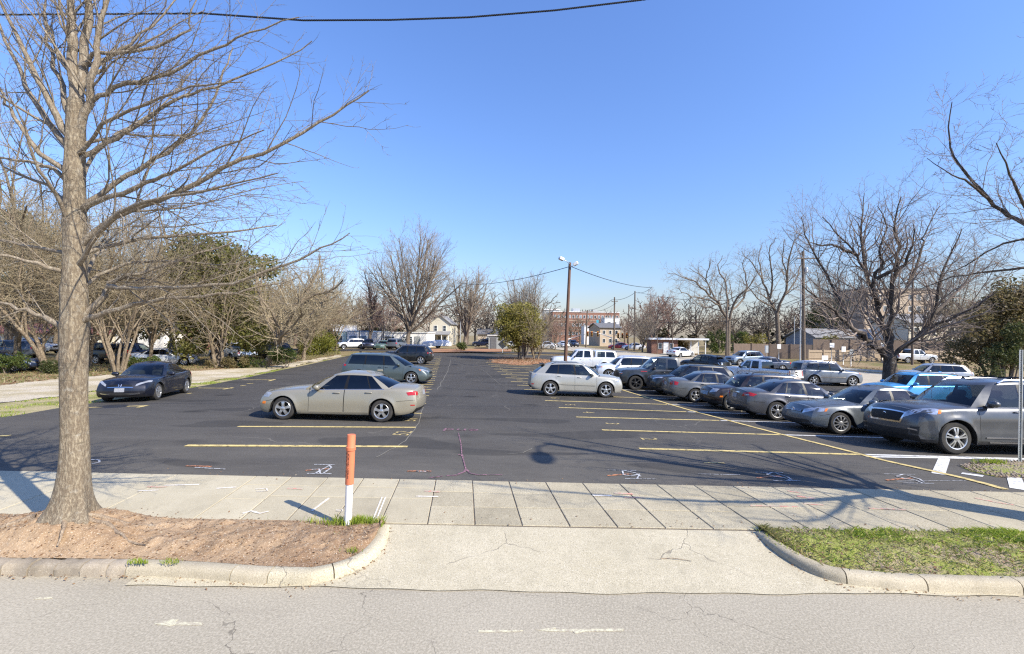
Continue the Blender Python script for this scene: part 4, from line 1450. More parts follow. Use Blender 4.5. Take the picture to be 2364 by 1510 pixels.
_rx = suv(4.74, 1.845, 1.69, 2.715, .96, .37, 'five', front_clear=True,
    cabins=[dict(ws=(1.10, 1.38, 1.92, 2.12), rb=(4.60, 4.42, 4.02, 3.86), roof=[(1.85, 1.565), (2.12, 1.605), (2.6, 1.625), (3.1, 1.61), (3.6, 1.565), (4.05, 1.49)], yt=[(1.8, .60), (2.6, .65), (4.0, .565)], crown=.075,
        side=[(1.58, 2.16, 'g'), (2.40, 2.50, 'b'), (2.50, 2.58, 'g'), (3.30, 3.24, 'b'), (3.36, 3.29, 'g'), (3.98, 3.62, 'p')], rear_deck=False)],
    patches=front_lamps(4.74, 1.845, .72, .84, .46, .80, .02, .42, amber=False, up=.06) + [('taillight', 'lamp_dark', [(4.72, .52, .86), (4.52, .84, .88), (4.34, .88, 1.08), (4.70, .58, 1.07)], dict(nu=6, nv=4)),
        ('reflector', 'red_lamp', [(4.66, .80, .55), (4.50, .88, .55), (4.50, .88, .60), (4.66, .80, .60)], dict(nu=2, nv=1)),
        ('side_moulding', 'paint', [(1.5, .93, .56), (3.3, .93, .58), (3.3, .93, .63), (1.5, .93, .61)], dict(nu=10, nv=2, off=.016, skirt=.02))] + grille(.36, .66, .80) + grille(.6, .30, .42, nm='air_intake', mat='plastic'),
    extras=[('roof_rail', 'plastic', 'tube', [([(2.25, .62 * sg, 1.60), (2.42, .63 * sg, 1.675), (3.4, .61 * sg, 1.655), (3.62, .59 * sg, 1.57)], .016) for sg in (1, -1)]), ('spoiler', 'plastic', 'box', [(4.06, 0, 1.545, .24, 1.08, .03)])])
SPEC['silver_suv'] = _rx
SPEC['dark_grey_suv'] = suv(5.0, 1.93, 1.82, 2.89, .95, .378, 'twin', rake=.38, box=.4, front_clear=True, sill=.06,
    section=[(0, -.035), (.05, -.012), (.15, -.0), (.30, .004), (.45, -.006), (.60, .006), (.72, .004), (.84, -.018), (.94, -.04), (1.0, -.09)],
    patches=front_lamps(5.0, 1.93, .82, .96, .50, .86, .0, .52, 'lamp_dark', up=.09)
        + [('grille_frame', 'chrome', [(0, .46, .66), (0, -.46, .66), (0, -.56, 1.0), (0, .56, 1.0)], dict(mir=False, nu=14, nv=4, off=.010)), ('grille', 'trim', [(0, .42, .70), (0, -.42, .70), (0, -.51, .96), (0, .51, .96)], dict(mir=False, nu=14, nv=4, off=.020))]
        + grille(.66, .34, .52, .60, nm='air_intake', mat='plastic')
        + [('fog_lamp_recess', 'plastic', [(.02, .68, .42), (.12, .88, .42), (.16, .88, .62), (.02, .68, .60)], dict(nu=4, nv=3)), ('bumper_trim', 'chrome', [(.0, .64, .535), (.08, .86, .515), (.08, .86, .545), (.0, .64, .565)], dict(nu=5, nv=1, off=.014)),
           ('sill_trim', 'chrome', [(1.62, .95, .40), (3.6, .95, .40), (3.6, .95, .43), (1.62, .95, .43)], dict(nu=10, nv=1, off=.016)), ('sill_trim', 'chrome', [(1.7, .95, .29), (3.6, .95, .29), (3.6, .95, .32), (1.7, .95, .32)], dict(nu=10, nv=1, off=.016))]
        + tail_lamps(5.0, .95, 1.15, .62, .86, .2),
    extras=[('roof_rail', 'chrome', 'tube', [([(2.2, .69 * sg, 1.69), (2.36, .70 * sg, 1.765), (3.3, .71 * sg, 1.79), (4.2, .68 * sg, 1.765), (4.35, .67 * sg, 1.69)], .022) for sg in (1, -1)]),
            ('roof_crossbar', 'plastic', 'tube', [([(2.75, .70, 1.78), (2.72, .4, 1.83), (2.72, -.4, 1.83), (2.75, -.70, 1.78)], .018), ([(3.7, .69, 1.775), (3.68, .4, 1.83), (3.68, -.4, 1.83), (3.7, -.69, 1.775)], .018)]),
            ('badge', 'chrome', 'disc', [(-.03, 0, .845, .062)])])
SPEC['compact_suv'] = suv(4.6, 1.855, 1.70, 2.69, .92, .36, 'five', rake=.42, clad=.14, front_clear=True, rim_mat='alloy',
    patches=front_lamps(4.6, 1.855, .86, .95, .44, .84, .0, .44, 'lamp_dark', amber=False, up=.06) + grille(.46, .74, .90, .36) + grille(.56, .36, .62, .62, nm='lower_grille', mat='plastic')
        + [('fog_lamp_recess', 'plastic', [(.04, .66, .46), (.14, .84, .46), (.16, .84, .62), (.04, .66, .62)], dict(nu=4, nv=3))] + tail_lamps(4.6, .95, 1.12, .50, .84, .28),
    extras=[rails(1.95, 4.0, .63, 1.63, 1.60, .015, 'plastic'), ('roof_antenna', 'paint', 'box', [(3.7, 0, 1.72, .14, .05, .05)])])
SPEC['black_suv'] = suv(4.8, 1.93, 1.79, 2.915, .88, .38, 'five', rake=.40, box=.3,
    patches=front_lamps(4.8, 1.93, .84, .98, .46, .84, .02, .36) + grille(.42, .66, .92) + [('taillight', 'red_lamp', [(4.74, .58, .98), (4.42, .93, 1.0), (4.40, .93, 1.13), (4.72, .62, 1.14)], dict(nu=8, nv=4))] + number_plate(4.82, .78)
        + [('window_trim', 'chrome', [(1.7, .90, 1.115), (4.2, .90, 1.165), (4.2, .90, 1.178), (1.7, .90, 1.128)], dict(nu=10, nv=1))],
    extras=[rails(2.0, 4.2, .66, 1.74, 1.70)])
SPEC['boxy_suv'] = suv(4.80, 1.91, 1.80, 2.79, .92, .385, 'six', rake=.20, box=1.0, gap=.08,
    patches=front_lamps(4.8, 1.91, .84, .98, .48, .84, .02, .30) + grille(.44, .78, .98) + [('bumper', 'plastic', [(0, .8, .42), (0, -.8, .42), (0, -.8, .56), (0, .8, .56)], dict(mir=False, nu=12, nv=3, off=.02))]
        + [('taillight', 'red_lamp', [(4.74, .74, .92), (4.55, .93, .92), (4.53, .93, 1.16), (4.72, .76, 1.16)], dict(nu=5, nv=4)),
           ('side_moulding', 'chrome', [(1.45, .96, .60), (3.35, .96, .61), (3.35, .96, .69), (1.45, .96, .68)], dict(nu=10, nv=2, off=.012))],
    extras=[rails(1.95, 4.1, .70, 1.73, 1.70, .02)])
SPEC['mini_suv'] = suv(4.11, 1.79, 1.56, 2.595, .80, .33, 'five', rake=.16, box=.8, clad=.10, front_clear=True, side_glass='glass', roofmat=0,
    patches=[('headlight', 'lamp', [(.06, .44, .70), (.20, .76, .74), (.34, .78, .92), (.20, .50, .92)], dict(nu=6, nv=5)), ('indicator', 'amber', [(.30, .88, .54), (.42, .90, .54), (.44, .90, .61), (.32, .88, .61)], dict(nu=2, nv=2))]
        + grille(.38, .58, .74, .34) + grille(.58, .28, .42, nm='air_intake', mat='plastic') + tail_lamps(4.11, .80, 1.0, .62, .80, .14),
    extras=[('grille_slat', 'chrome', 'slats', [(0, -.36, .36, .58, .74, 4)]),
            ('roof_rail', 'plastic', 'tube', [([(1.75, .60 * sg, 1.50), (1.85, .61 * sg, 1.59), (2.7, .62 * sg, 1.60), (3.6, .61 * sg, 1.575), (3.7, .60 * sg, 1.49)], .018) for sg in (1, -1)])])
SPEC['minivan'] = suv(5.16, 1.99, 1.735, 3.0, 1.02, .355, 'five', rake=.36, front_clear=False, side_glass='glass_dark',
    shoulder=[(0, .66), (.25, .80), (.8, .93), (1.25, .99), (2.6, 1.03), (4.0, 1.05), (4.7, 1.06), (5.16, 1.05)], deck=[(0, .72), (.25, .88), (.7, 1.0), (1.05, 1.06), (4.6, 1.10), (5.16, 1.08)],
    cabin=(1.15, 4.95), seats=(2.15, 3.2), doors=[(1.50, 2.62), (2.632, 3.80)], handles=[(2.44, .93), (2.84, .94)], mirror=(1.78, 1.12), bottom=[(0, .20), (.7, .18), (2.5, .19), (4.2, .20), (5.16, .30)],
    cabins=[dict(ws=(1.05, 1.42, 2.12, 2.34), rb=(5.06, 4.92, 4.72, 4.58), roof=[(2.0, 1.58), (2.34, 1.62), (3.0, 1.66), (4.0, 1.65), (5.0, 1.60)], yt=[(2.0, .66), (3.0, .73), (4.7, .69)], crown=.07,
        side=[(1.80, 2.40, 'g'), (2.56, 2.66, 'b'), (2.68, 2.74, 'g'), (3.68, 3.66, 'b'), (3.76, 3.74, 'g'), (4.72, 4.50, 'p')], rear_deck=False)],
    patches=front_lamps(5.16, 1.99, .70, .84, .48, .88, .02, .46, up=.07) + grille(.42, .60, .76) + grille(.62, .26, .40, nm='air_intake', mat='plastic') + [('taillight', 'red_lamp', [(5.12, .62, .92), (4.84, .97, .95), (4.80, .97, 1.08), (5.10, .64, 1.10)], dict(nu=7, nv=4))],
    extras=[('roof_antenna', 'plastic', 'box', [(4.3, 0, 1.745, .14, .05, .05)])])
SPEC['dark_pickup'] = pickup(5.88, 2.06, 1.99, 3.75, .98, .42, 'six', rim_mat='alloy_dark', clad=.0, front_clear=True, cap_dark=(.52, .3),
    patches=[('headlight', 'lamp_dark', [(.02, .62, .92), (.16, .97, .94), (.18, .97, 1.02), (.02, .62, 1.02)], dict(nu=5, nv=3)), ('indicator', 'amber', [(.05, .76, .93), (.16, .97, .95), (.17, .97, .985), (.05, .76, .965)], dict(nu=3, nv=2, off=.012))]
        + grille(.62, .72, 1.02, .64) + [('bumper', 'plastic', [(0, .96, .42), (0, -.96, .42), (0, -.96, .62), (0, .96, .62)], dict(mir=False, nu=14, nv=3, off=.03)), ('fender_badge', 'red_lamp', [(1.25, 1.02, 1.10), (1.62, 1.02, 1.10), (1.62, 1.02, 1.14), (1.25, 1.02, 1.14)], dict(nu=4, nv=1))]
        + [('taillight', 'red_lamp', [(5.86, .82, .95), (5.74, 1.03, .95), (5.74, 1.03, 1.22), (5.86, .82, 1.22)], dict(nu=3, nv=3))])
SPEC['capped_pickup'] = pickup(5.90, 2.03, 1.96, 3.68, .95, .41, 'six', cap=True, front_clear=True,
    patches=[('headlight', 'lamp', [(.02, .66, .88), (.16, .97, .90), (.18, .97, 1.08), (.02, .66, 1.08)], dict(nu=5, nv=3))] + grille(.60, .80, 1.06, .60, mat='trim') + [('bumper', 'chrome', [(0, .96, .46), (0, -.96, .46), (0, -.96, .64), (0, .96, .64)], dict(mir=False, nu=14, nv=3, off=.03))]
        + [('taillight', 'red_lamp', [(5.88, .82, .90), (5.76, 1.02, .90), (5.76, 1.02, 1.18), (5.88, .82, 1.18)], dict(nu=3, nv=3))])
SPEC['open_pickup'] = pickup(5.40, 1.90, 1.80, 3.24, .90, .38, 'six', front_clear=True,
    patches=[('headlight', 'lamp', [(.02, .60, .86), (.16, .90, .88), (.18, .90, 1.0), (.02, .60, 1.0)], dict(nu=5, nv=3))] + grille(.50, .74, .98, .50) + [('bumper', 'chrome', [(0, .90, .42), (0, -.90, .42), (0, -.90, .58), (0, .90, .58)], dict(mir=False, nu=12, nv=3, off=.03)),
        ('rear_bumper', 'chrome', [(5.42, .88, .52), (5.42, -.88, .52), (5.42, -.88, .64), (5.42, .88, .64)], dict(mir=False, nu=10, nv=2, off=.05))]
        + [('taillight', 'red_lamp', [(5.40, .74, .78), (5.26, .96, .78), (5.26, .96, 1.14), (5.40, .74, 1.14)], dict(nu=4, nv=3))] + number_plate(5.42, .56, .30, .14)
        + [('tailgate_handle', 'plastic', [(5.40, .14, 1.02), (5.40, -.14, 1.02), (5.40, -.14, 1.09), (5.40, .14, 1.09)], dict(mir=False, nu=3, nv=1, off=.014))])

proto = {}
made = {}
def car(spec, name, *a, **k):
    """The first of a kind is built, the next ones are copies with their own paint."""
    if spec not in made:
        made[spec] = build_car(SPEC[spec], name)
        root = made[spec]
        proto[spec] = root
    else:
        root = dup(proto[spec])
        root.name = name
    return park(root, *a, **k)

# ------------------------------------------------------------------ the cars
C_GOLD = (.31, .285, .22); C_NAVY = (.006, .008, .018); C_VAN = (.075, .098, .098); C_BLACK = (.008, .009, .010); C_SILVER = (.38, .37, .325)
C_GREY = (.080, .085, .092); C_STEEL = (.115, .130, .140); C_CHAR = (.080, .080, .084); C_MAROON = (.022, .014, .013); C_SLATE = (.024, .028, .034); C_WHITE = (.80, .80, .79)
C_PALE = (.56, .58, .60); C_BLUE = (.07, .33, .66); C_MID = (.15, .17, .20)
FR = 'cars parked in the stalls'
ALONG = 'cars beyond the lot'
def side_on(px_front, d, spec, heading, fo_key=True):
    """Centre of a vehicle seen side-on: its near front wheel stands in column px_front at distance d."""
    S = SPEC[spec]
    c = ray(px_front, 900).x * d
    h = R(heading)
    off = S['L'] / 2 - S['fo']
    # near side offset
    nx, ny = -math.sin(h), math.cos(h)
    sgn = -1 if ny > 0 else 1
    x = c - off * math.cos(h) - sgn * nx * (S['W'] / 2)
    y = d - off * math.sin(h) - sgn * ny * (S['W'] / 2)
    return x, y
def sidecar(spec, name, px, d, heading, col, label, cat, group=FR):
    x, y = side_on(px, d, spec, heading)
    return car(spec, name, x, y, heading, col, label, cat, group)

sidecar('gold_sedan', 'parked_sedan', 651, 13.02, 180, C_GOLD, 'champagne gold four door sedan parked side-on with dark tinted windows', 'car')
sidecar('silver_suv', 'parked_suv', 1399, 21.75, 1, C_SILVER, 'silver crossover SUV with sloping tail parked alone on the yellow stall lines', 'car')
car('navy_sedan', 'parked_sedan', -14.72, 18.15, -73, C_NAVY, 'dark navy compact sedan facing the street by the gravel drive', 'car', FR)
sidecar('minivan', 'parked_minivan', 948, 25.6, 0, C_VAN, 'green grey minivan parked just behind the gold sedan', 'car')
px_ml = ray(971, 850).x * 41.5
car('black_suv', 'parked_suv', px_ml - 1.4, 42.4, 180, C_BLACK, 'black SUV with red tail lamps parked behind the minivan', 'car', FR)
sidecar('dark_grey_suv', 'parked_suv', 2215, 10.45, 180, C_GREY, 'dark grey large SUV with framed grille and silver roof rails', 'car')
sidecar('grey_sedan', 'parked_sedan', 1945, 13.1, 180, C_STEEL, 'steel grey sedan nose out beside the dark grey large SUV', 'car')
# rear end towards the aisle
def tailcar(spec, name, px_rear, d, heading, col, label, cat, group=FR):
    S = SPEC[spec]
    c = ray(px_rear, 900).x * d
    ro = S['fo'] + S['wb'] - S['L'] / 2
    return car(spec, name, c + ro, d + S['W'] / 2, heading, col, label, cat, group)
tailcar('charcoal_sedan', 'parked_sedan', 1797, 15.75, 0, C_CHAR, 'charcoal sedan backed towards the aisle with angular red tail lamps', 'car')
sidecar('mini_suv', 'parked_suv', 1690, 18.35, 180, C_MAROON, 'small dark maroon crossover with round headlamps and roof rails', 'car')
tailcar('silver_grey_sedan', 'parked_sedan', 1607, 20.9, 0, (.115, .118, .115), 'mid grey sedan backed in between the maroon crossover and the black SUV', 'car')
sidecar('compact_suv', 'parked_suv', 1549, 23.5, 180, C_BLACK, 'black compact SUV with black cladding facing the aisle beside the dark pickup', 'car')
sidecar('dark_pickup', 'parked_pickup', 1468, 26.1, 180, C_SLATE, 'dark slate crew cab pickup with black grille and wheels', 'pickup truck')
car('white_sedan', 'parked_sedan', 9.0, 29.6, 180, C_WHITE, 'low white sedan mostly hidden between the dark pickup and a white SUV', 'car', FR)
car('boxy_suv', 'parked_suv', 8.5, 33.1, 180, C_WHITE, 'white boxy SUV facing the aisle in front of the capped pickup', 'car', FR)
car('capped_pickup', 'parked_pickup', 6.4, 40.0, 180, C_WHITE, 'white crew cab pickup with a matching white bed cap', 'pickup truck', FR)
# second row, by the side street
car('open_pickup', 'parked_pickup', 18.5, 33.4, 120, C_WHITE, 'white pickup seen from behind with open bed and tailgate', 'pickup truck', FR)
car('boxy_suv', 'parked_suv', 23.6, 33.7, -2, C_MID, 'silver grey boxy SUV with side mouldings facing the side street', 'car', FR)
car('compact_suv', 'parked_suv', 20.3, 22.6, 180, C_BLUE, 'bright blue compact SUV behind the dark grey large SUV', 'car', FR)
car('compact_suv', 'parked_suv', 32.6, 34.6, 165, (.36, .38, .40), 'pale silver crossover just behind the bright blue SUV', 'car', ALONG)
car('silver_suv', 'parked_suv', 18.4, 42.6, 120, C_BLACK, 'black crossover half hidden behind the white pickup bed', 'car', ALONG)
car('white_sedan', 'parked_sedan', 26.1, 46.0, 178, (.035, .045, .07), 'dark blue car by the fence post signs', 'car', ALONG)
car('compact_suv', 'parked_suv', 27.3, 52.4, 195, (.20, .26, .33), 'blue grey crossover beside the street in front of the brown fence', 'car', ALONG)
car('open_pickup', 'parked_pickup', 52.5, 58.5, 2, C_PALE, 'silver pickup parked on the grass in front of the plank fence', 'pickup truck', ALONG)
car('white_sedan', 'parked_sedan', 24.2, 64.0, 35, C_WHITE, 'white sedan driving away in front of the small brick shed', 'car', ALONG)
car('minivan', 'parked_van', 48.0, 68.0, 175, (.42, .48, .54), 'pale blue grey van whose top shows over the brown fence', 'van', ALONG)
# beyond the row of trees on the drive side
DL = 'cars seen between the trees along the drive'
def far_car(spec, name, px, d, heading, col, label, cat='car', group=DL):
    p = gx(px, d)
    return car(spec, name, p.x, p.y, heading, col, label, cat, group)
far_car('open_pickup', 'parked_pickup', 215, 38.5, 170, C_BLACK, 'black pickup between the big tree trunk and the leaning stems', 'pickup truck')
far_car('white_sedan', 'parked_sedan', 382, 37.5, 25, C_PALE, 'silver white sedan beyond the shrubs, nearest the white house')
far_car('compact_suv', 'parked_suv', 312, 41.0, 10, (.05, .07, .12), 'dark blue crossover behind the silver white sedan')
far_car('open_pickup', 'parked_pickup', 536, 43.0, 150, C_PALE, 'pale silver pickup half hidden by the tangled stems')
far_car('black_suv', 'parked_suv', 622, 46.5, 160, C_BLACK, 'black SUV in the shade behind the leaning tree')
far_car('dark_grey_suv', 'parked_suv', 18, 42.0, 195, (.07, .085, .11), 'dark blue grey SUV in front of the long red roofed building')
far_car('open_pickup', 'parked_pickup', 78, 50.0, 0, C_PALE, 'pale pickup beyond the leaning stems by the red roofed building', 'pickup truck')
far_car('grey_sedan', 'parked_sedan', -8, 30.5, 20, (.02, .04, .10), 'blue sedan at the edge of the drive, mostly out of view')
SH = 'cars in front of the white workshops'
far_car('white_sedan', 'parked_sedan', 777, 76, 100, (.02, .05, .18), 'blue car at the hedge end before the pale green workshop', group=SH)
far_car('compact_suv', 'parked_suv', 812, 72, -150, C_WHITE, 'white SUV before the blue trimmed workshop door', group=SH)
far_car('compact_suv', 'parked_suv', 851, 72, -75, (.015, .02, .05), 'navy SUV parked before the white workshop wall', group=SH)
far_car('white_sedan', 'parked_sedan', 885, 72, -95, (.13, .20, .16), 'grey green sedan before the white workshop', group=SH)
far_car('boxy_suv', 'parked_suv', 917, 73, 80, C_MID, 'grey off-road SUV with its tail to the lot by the tall tree', group=SH)
SF = 'cars on the far street'
far_car('white_sedan', 'parked_sedan', 1300, 100, -80, C_WHITE, 'white car waiting at the traffic lights', group=SF)
far_car('compact_suv', 'parked_suv', 1322, 104, -80, (.02, .03, .06), 'dark crossover queueing near the traffic lights', group=SF)
far_car('white_sedan', 'parked_sedan', 1258, 88, 178, C_PALE, 'silver sedan on the far street beyond the olive tree', group=SF)
far_car('white_sedan', 'parked_sedan', 1168, 86, 150, C_WHITE, 'white sedan by the grey shed behind the olive tree', group=SF)
far_car('compact_suv', 'parked_suv', 1115, 92, 160, (.02, .03, .07), 'dark blue car at the mouth of the far lane', group=SF)
far_car('white_sedan', 'parked_sedan', 1430, 92, 175, (.45, .05, .05), 'red car crossing beyond the white capped pickup', group=SF)
far_car('white_sedan', 'parked_sedan', 1462, 90, 175, C_WHITE, 'white car crossing near the bare street trees', group=SF)

# ------------------------------------------------------------------ trees and plants
class Tree:
    """Branches grown by recursion; every branch is a polyline with radii."""
    def __init__(s, seed):
        s.r = random.Random(seed)
        s.br = []
    def rv(s):
        g = s.r.gauss
        return Vector((g(0, 1), g(0, 1), g(0, 1)))
    def grow(s, p, d, L, rad, lvl, P, out=None):
        n = P['n'][lvl]
        seg = L / n
        pts, rr = [p.copy()], [rad]
        wob, up, tip = P['wob'][lvl], P['up'][lvl], P.get('tip', .35)
        d = d.normalized()
        for i in range(n):
            d = (d + s.rv() * wob + Vector((0, 0, up))).normalized()
            p = p + d * (seg * s.r.uniform(.85, 1.15))
            pts.append(p.copy()); rr.append(rad * (1 - (i + 1) / n * (1 - tip)))
        s.add(pts, rr, lvl, P, out)
    def add(s, pts, rr, lvl, P, out=None):
        (s.br if out is None else out).append((pts, rr, lvl))
        if lvl + 1 < len(P['n']):
            s.spawn(pts, rr, lvl, P, out)
    def spawn(s, pts, rr, lvl, P, out=None):
        L = sum((b - a).length for a, b in zip(pts, pts[1:]))
        k = P['kids'][lvl]
        k = max(1, int(round(k * s.r.uniform(.8, 1.2)))) if isinstance(k, int) else max(1, int(L * k * s.r.uniform(.85, 1.15)))
        t0 = P['t0'][lvl]
        az = s.r.uniform(0, 2 * PI)
        m = len(pts) - 1
        for j in range(k):
            t = t0 + (1 - t0) * (j + s.r.random()) / k
            q = t * m; i = min(int(q), m - 1); f = q - i
            p = pts[i].lerp(pts[i + 1], f); rad = lerp(rr[i], rr[i + 1], f)
            d = (pts[i + 1] - pts[i]).normalized()
            az += 2.4 + s.r.uniform(-.5, .5)
            a = P['ang'][lvl] * s.r.uniform(.75, 1.25)
            o = d.orthogonal().normalized()
            o = (Matrix.Rotation(az, 3, d) @ o)
            nd = d * math.cos(a) + o * math.sin(a)
            if P.get('flat'): nd.z *= P['flat']
            ln = L * P['lr'][lvl] * (1.15 - P.get('taper', .65) * t) * s.r.uniform(.7, 1.3)
            nr = min(rad * P['rr'][lvl] * s.r.uniform(.8, 1.15), rad * .9)
            nr = max(nr, P.get('rmin', .004))
            s.grow(p, nd, ln, nr, lvl + 1, P, out)
    def arrays(s, lo=0, hi=99, br=None, budget=None):
        """All chosen branches as tubes, swept in batches of equal shape; the finest twigs are thinned to the budget."""
        sel = [b for b in (br if br is not None else s.br) if lo <= b[2] <= hi]
        if not sel: return np.zeros((3, 3)), np.array([[0, 1, 2, 2]])
        sides = lambda r0: 14 if r0 > .16 else 9 if r0 > .06 else 6 if r0 > .028 else 4 if r0 > .016 else 3
        if budget:
            last = max(b[2] for b in sel)
            cost = lambda b: (len(b[0]) - 1) * 2 * (sides(b[1][0]) if b[2] < last else 3)
            keep = [b for b in sel if b[2] < last]
            fine = [b for b in sel if b[2] == last]
            room = budget - sum(map(cost, keep))
            s.r.shuffle(fine)
            while fine and sum(map(cost, fine)) > max(0, room): fine = fine[:int(len(fine) * .9)]
            sel = keep + fine
        groups = {}
        for b in sel: groups.setdefault((len(b[0]), sides(b[1][0])), []).append(b)
        VV, QQ, n0 = [], [], 0
        for (n, k), bs in groups.items():
            P = np.array([[tuple(p) for p in b[0]] for b in bs]); r = np.array([b[1] for b in bs])
            T = np.empty_like(P)
            T[:, 1:-1] = P[:, 2:] - P[:, :-2]; T[:, 0] = P[:, 1] - P[:, 0]; T[:, -1] = P[:, -1] - P[:, -2]
            T /= np.maximum(np.linalg.norm(T, axis=2), 1e-9)[..., None]
            m = T.mean(axis=1); m /= np.maximum(np.linalg.norm(m, axis=1), 1e-9)[:, None]
            ref = np.where((np.abs(m[:, 2]) < .75)[:, None], np.array((0, 0, 1.0)), np.array((1.0, 0, 0)))[:, None, :]
            U = np.cross(T, ref); U /= np.maximum(np.linalg.norm(U, axis=2), 1e-9)[..., None]
            W = np.cross(T, U)
            a = 2 * PI * np.arange(k) / k
            V = P[:, :, None, :] + r[:, :, None, None] * (U[:, :, None, :] * np.cos(a)[None, None, :, None] + W[:, :, None, :] * np.sin(a)[None, None, :, None])
            i = np.arange(n - 1)[:, None] * k; j = np.arange(k)[None, :]; j2 = (j + 1) % k
            Q = np.stack([i + j, i + k + j, i + k + j2, i + j2], axis=2).reshape(1, -1, 4) + (np.arange(len(bs)) * n * k)[:, None, None]
            VV.append(V.reshape(-1, 3)); QQ.append(Q.reshape(-1, 4) + n0); n0 += len(bs) * n * k
        return np.concatenate(VV), np.concatenate(QQ)

def leaf_cloud(name, blobs, n, size, mat, seed, parent=None, long=1.0, hang=0.0, shell=.55):
    """Small leaf faces spread through uneven clumps; blobs: (x, y, z, rx, ry, rz)."""
    rr = np.random.RandomState(seed)
    B = np.array(blobs, float)
    vol = (B[:, 3] * B[:, 4] * B[:, 5]) ** .75
    w = rr.choice(len(B), n, p=vol / vol.sum())
    d = rr.normal(size=(n, 3)); d /= np.linalg.norm(d, axis=1)[:, None]
    rad = shell + (1 - shell) * rr.rand(n) ** .6
    # clumps: pull leaves toward random twig ends
    c = B[w, :3] + d * B[w, 3:6] * rad[:, None]
    ncl = max(20, n // 22)
    cl = c[rr.choice(n, ncl)]
    pick = rr.randint(0, ncl, n)
    near = rr.rand(n) < .75
    spread = B[:, 3:6].mean() * .16
    c[near] = cl[pick[near]] + rr.normal(size=(near.sum(), 3)) * spread
    a = rr.normal(size=(n, 3)); a[:, 2] -= hang; a /= np.linalg.norm(a, axis=1)[:, None]
    b = np.cross(a, rr.normal(size=(n, 3))); b /= np.maximum(np.linalg.norm(b, axis=1), 1e-6)[:, None]
    s = size * (.6 + .8 * rr.rand(n))[:, None]
    V = np.stack([c - a * s * long * .5, c + b * s * .32, c + a * s * long * .5, c - b * s * .32], 1).reshape(-1, 3)
    return np_mesh(name, V, np.arange(n * 4).reshape(-1, 4), mat, parent)

def bare_tree(name, label, base, seed, h, P, mats, lean=(0, 0), trunk_r=.25, trunk_h=None, group=None, first=None, cat='tree', stems=1, spread=.25):
    """A leafless tree: trunk (and main limbs) and crown as parts."""
    T = Tree(seed)
    root = thing(name, label, cat, base, 0, group)
    th = trunk_h or h * .35
    for k in range(stems):
        if stems > 1:
            a = 2 * PI * k / stems + T.r.uniform(-.4, .4)
            d = Vector((math.cos(a) * spread, math.sin(a) * spread, 1)).normalized()
            p0 = Vector((math.cos(a) * .18, math.sin(a) * .18, -.15))
        else:
            d = Vector((lean[0], lean[1], 1)).normalized(); p0 = Vector((0, 0, -.2))
        n = 6
        pts, rr = [p0], [trunk_r * 1.35]
        p = p0
        for i in range(n):
            d = (d + T.rv() * P.get('twob', .05)).normalized()
            p = p + d * (th / n)
            pts.append(p.copy()); rr.append(trunk_r * (1.1 if i == 0 else 1 - .35 * (i + 1) / n))
        T.br.append((pts, rr, 0))
        # main limbs
        nl = P['limbs']
        az = T.r.uniform(0, 6.28)
        for j in range(nl):
            t = P['lt0'] + (1 - P['lt0']) * (j + .5) / nl
            q = t * n; i = min(int(q), n - 1)
            pp = pts[i].lerp(pts[i + 1], q - i); r0 = lerp(rr[i], rr[i + 1], q - i)
            az += 2.4 + T.r.uniform(-.4, .4)
            a = lerp(P['la'][0], P['la'][1], t)
            dd = Vector((math.cos(az) * math.sin(a), math.sin(az) * math.sin(a), math.cos(a)))
            dd = (dd + d * .3).normalized()
            T.grow(pp, dd, (h - th) * lerp(P['ll'][0], P['ll'][1], t) * T.r.uniform(.85, 1.15), min(r0 * .62, trunk_r * .6), 1, P)
        T.grow(pts[-1], d, (h - th) * P.get('lead', 1.0), rr[-1] * .95, 1, P)
    v, q = T.arrays(0, P.get('trunk_lvl', 1))
    np_mesh('trunk', v, q, mats[0], root, True)
    v, q = T.arrays(P.get('trunk_lvl', 1) + 1, 9, None, P.get('budget', 46000))
    np_mesh('crown', v, q, mats[1], root, True)
    return root, T

P_OVAL = dict(limbs=9, lt0=.45, la=(1.15, .35), ll=(.75, .95), n=[1, 9, 6, 3, 2], wob=[0, .07, .10, .14, .16], up=[0, .045, .035, .02, .01], kids=[0, 12, 8, 5], t0=[0, .22, .2, .15], ang=[0, .62, .7, .75], lr=[0, .48, .45, .5], rr=[0, .5, .55, .6], rmin=.012)
P_VASE = dict(limbs=6, lt0=.7, la=(.95, .4), ll=(.9, 1.0), n=[1, 10, 6, 4, 2], wob=[0, .13, .17, .2, .2], up=[0, .05, .05, .04, .02], kids=[0, 11, 8, 5], t0=[0, .25, .2, .15], ang=[0, .7, .8, .85], lr=[0, .45, .45, .5], rr=[0, .55, .55, .6], rmin=.010)
P_SCRUB = dict(limbs=6, lt0=.35, la=(1.1, .5), ll=(.8, .9), n=[1, 7, 5, 3, 2], wob=[0, .16, .2, .24, .24], up=[0, .03, .02, 0, -.01], kids=[0, 11, 8, 5], t0=[0, .15, .12, .1], ang=[0, .8, .85, .9], lr=[0, .5, .5, .5], rr=[0, .5, .55, .6], rmin=.010)

# ---- the big street tree beside the kerb
def P3(px, py, d): return ad(px, py, d)
D0 = TREE.y
TR = Tree(41)
big = thing('street_tree', 'tall bare street tree with thick grey brown trunk on the dirt verge', 'tree', (TREE.x, TREE.y, 0))
O = Vector((TREE.x, TREE.y, 0))
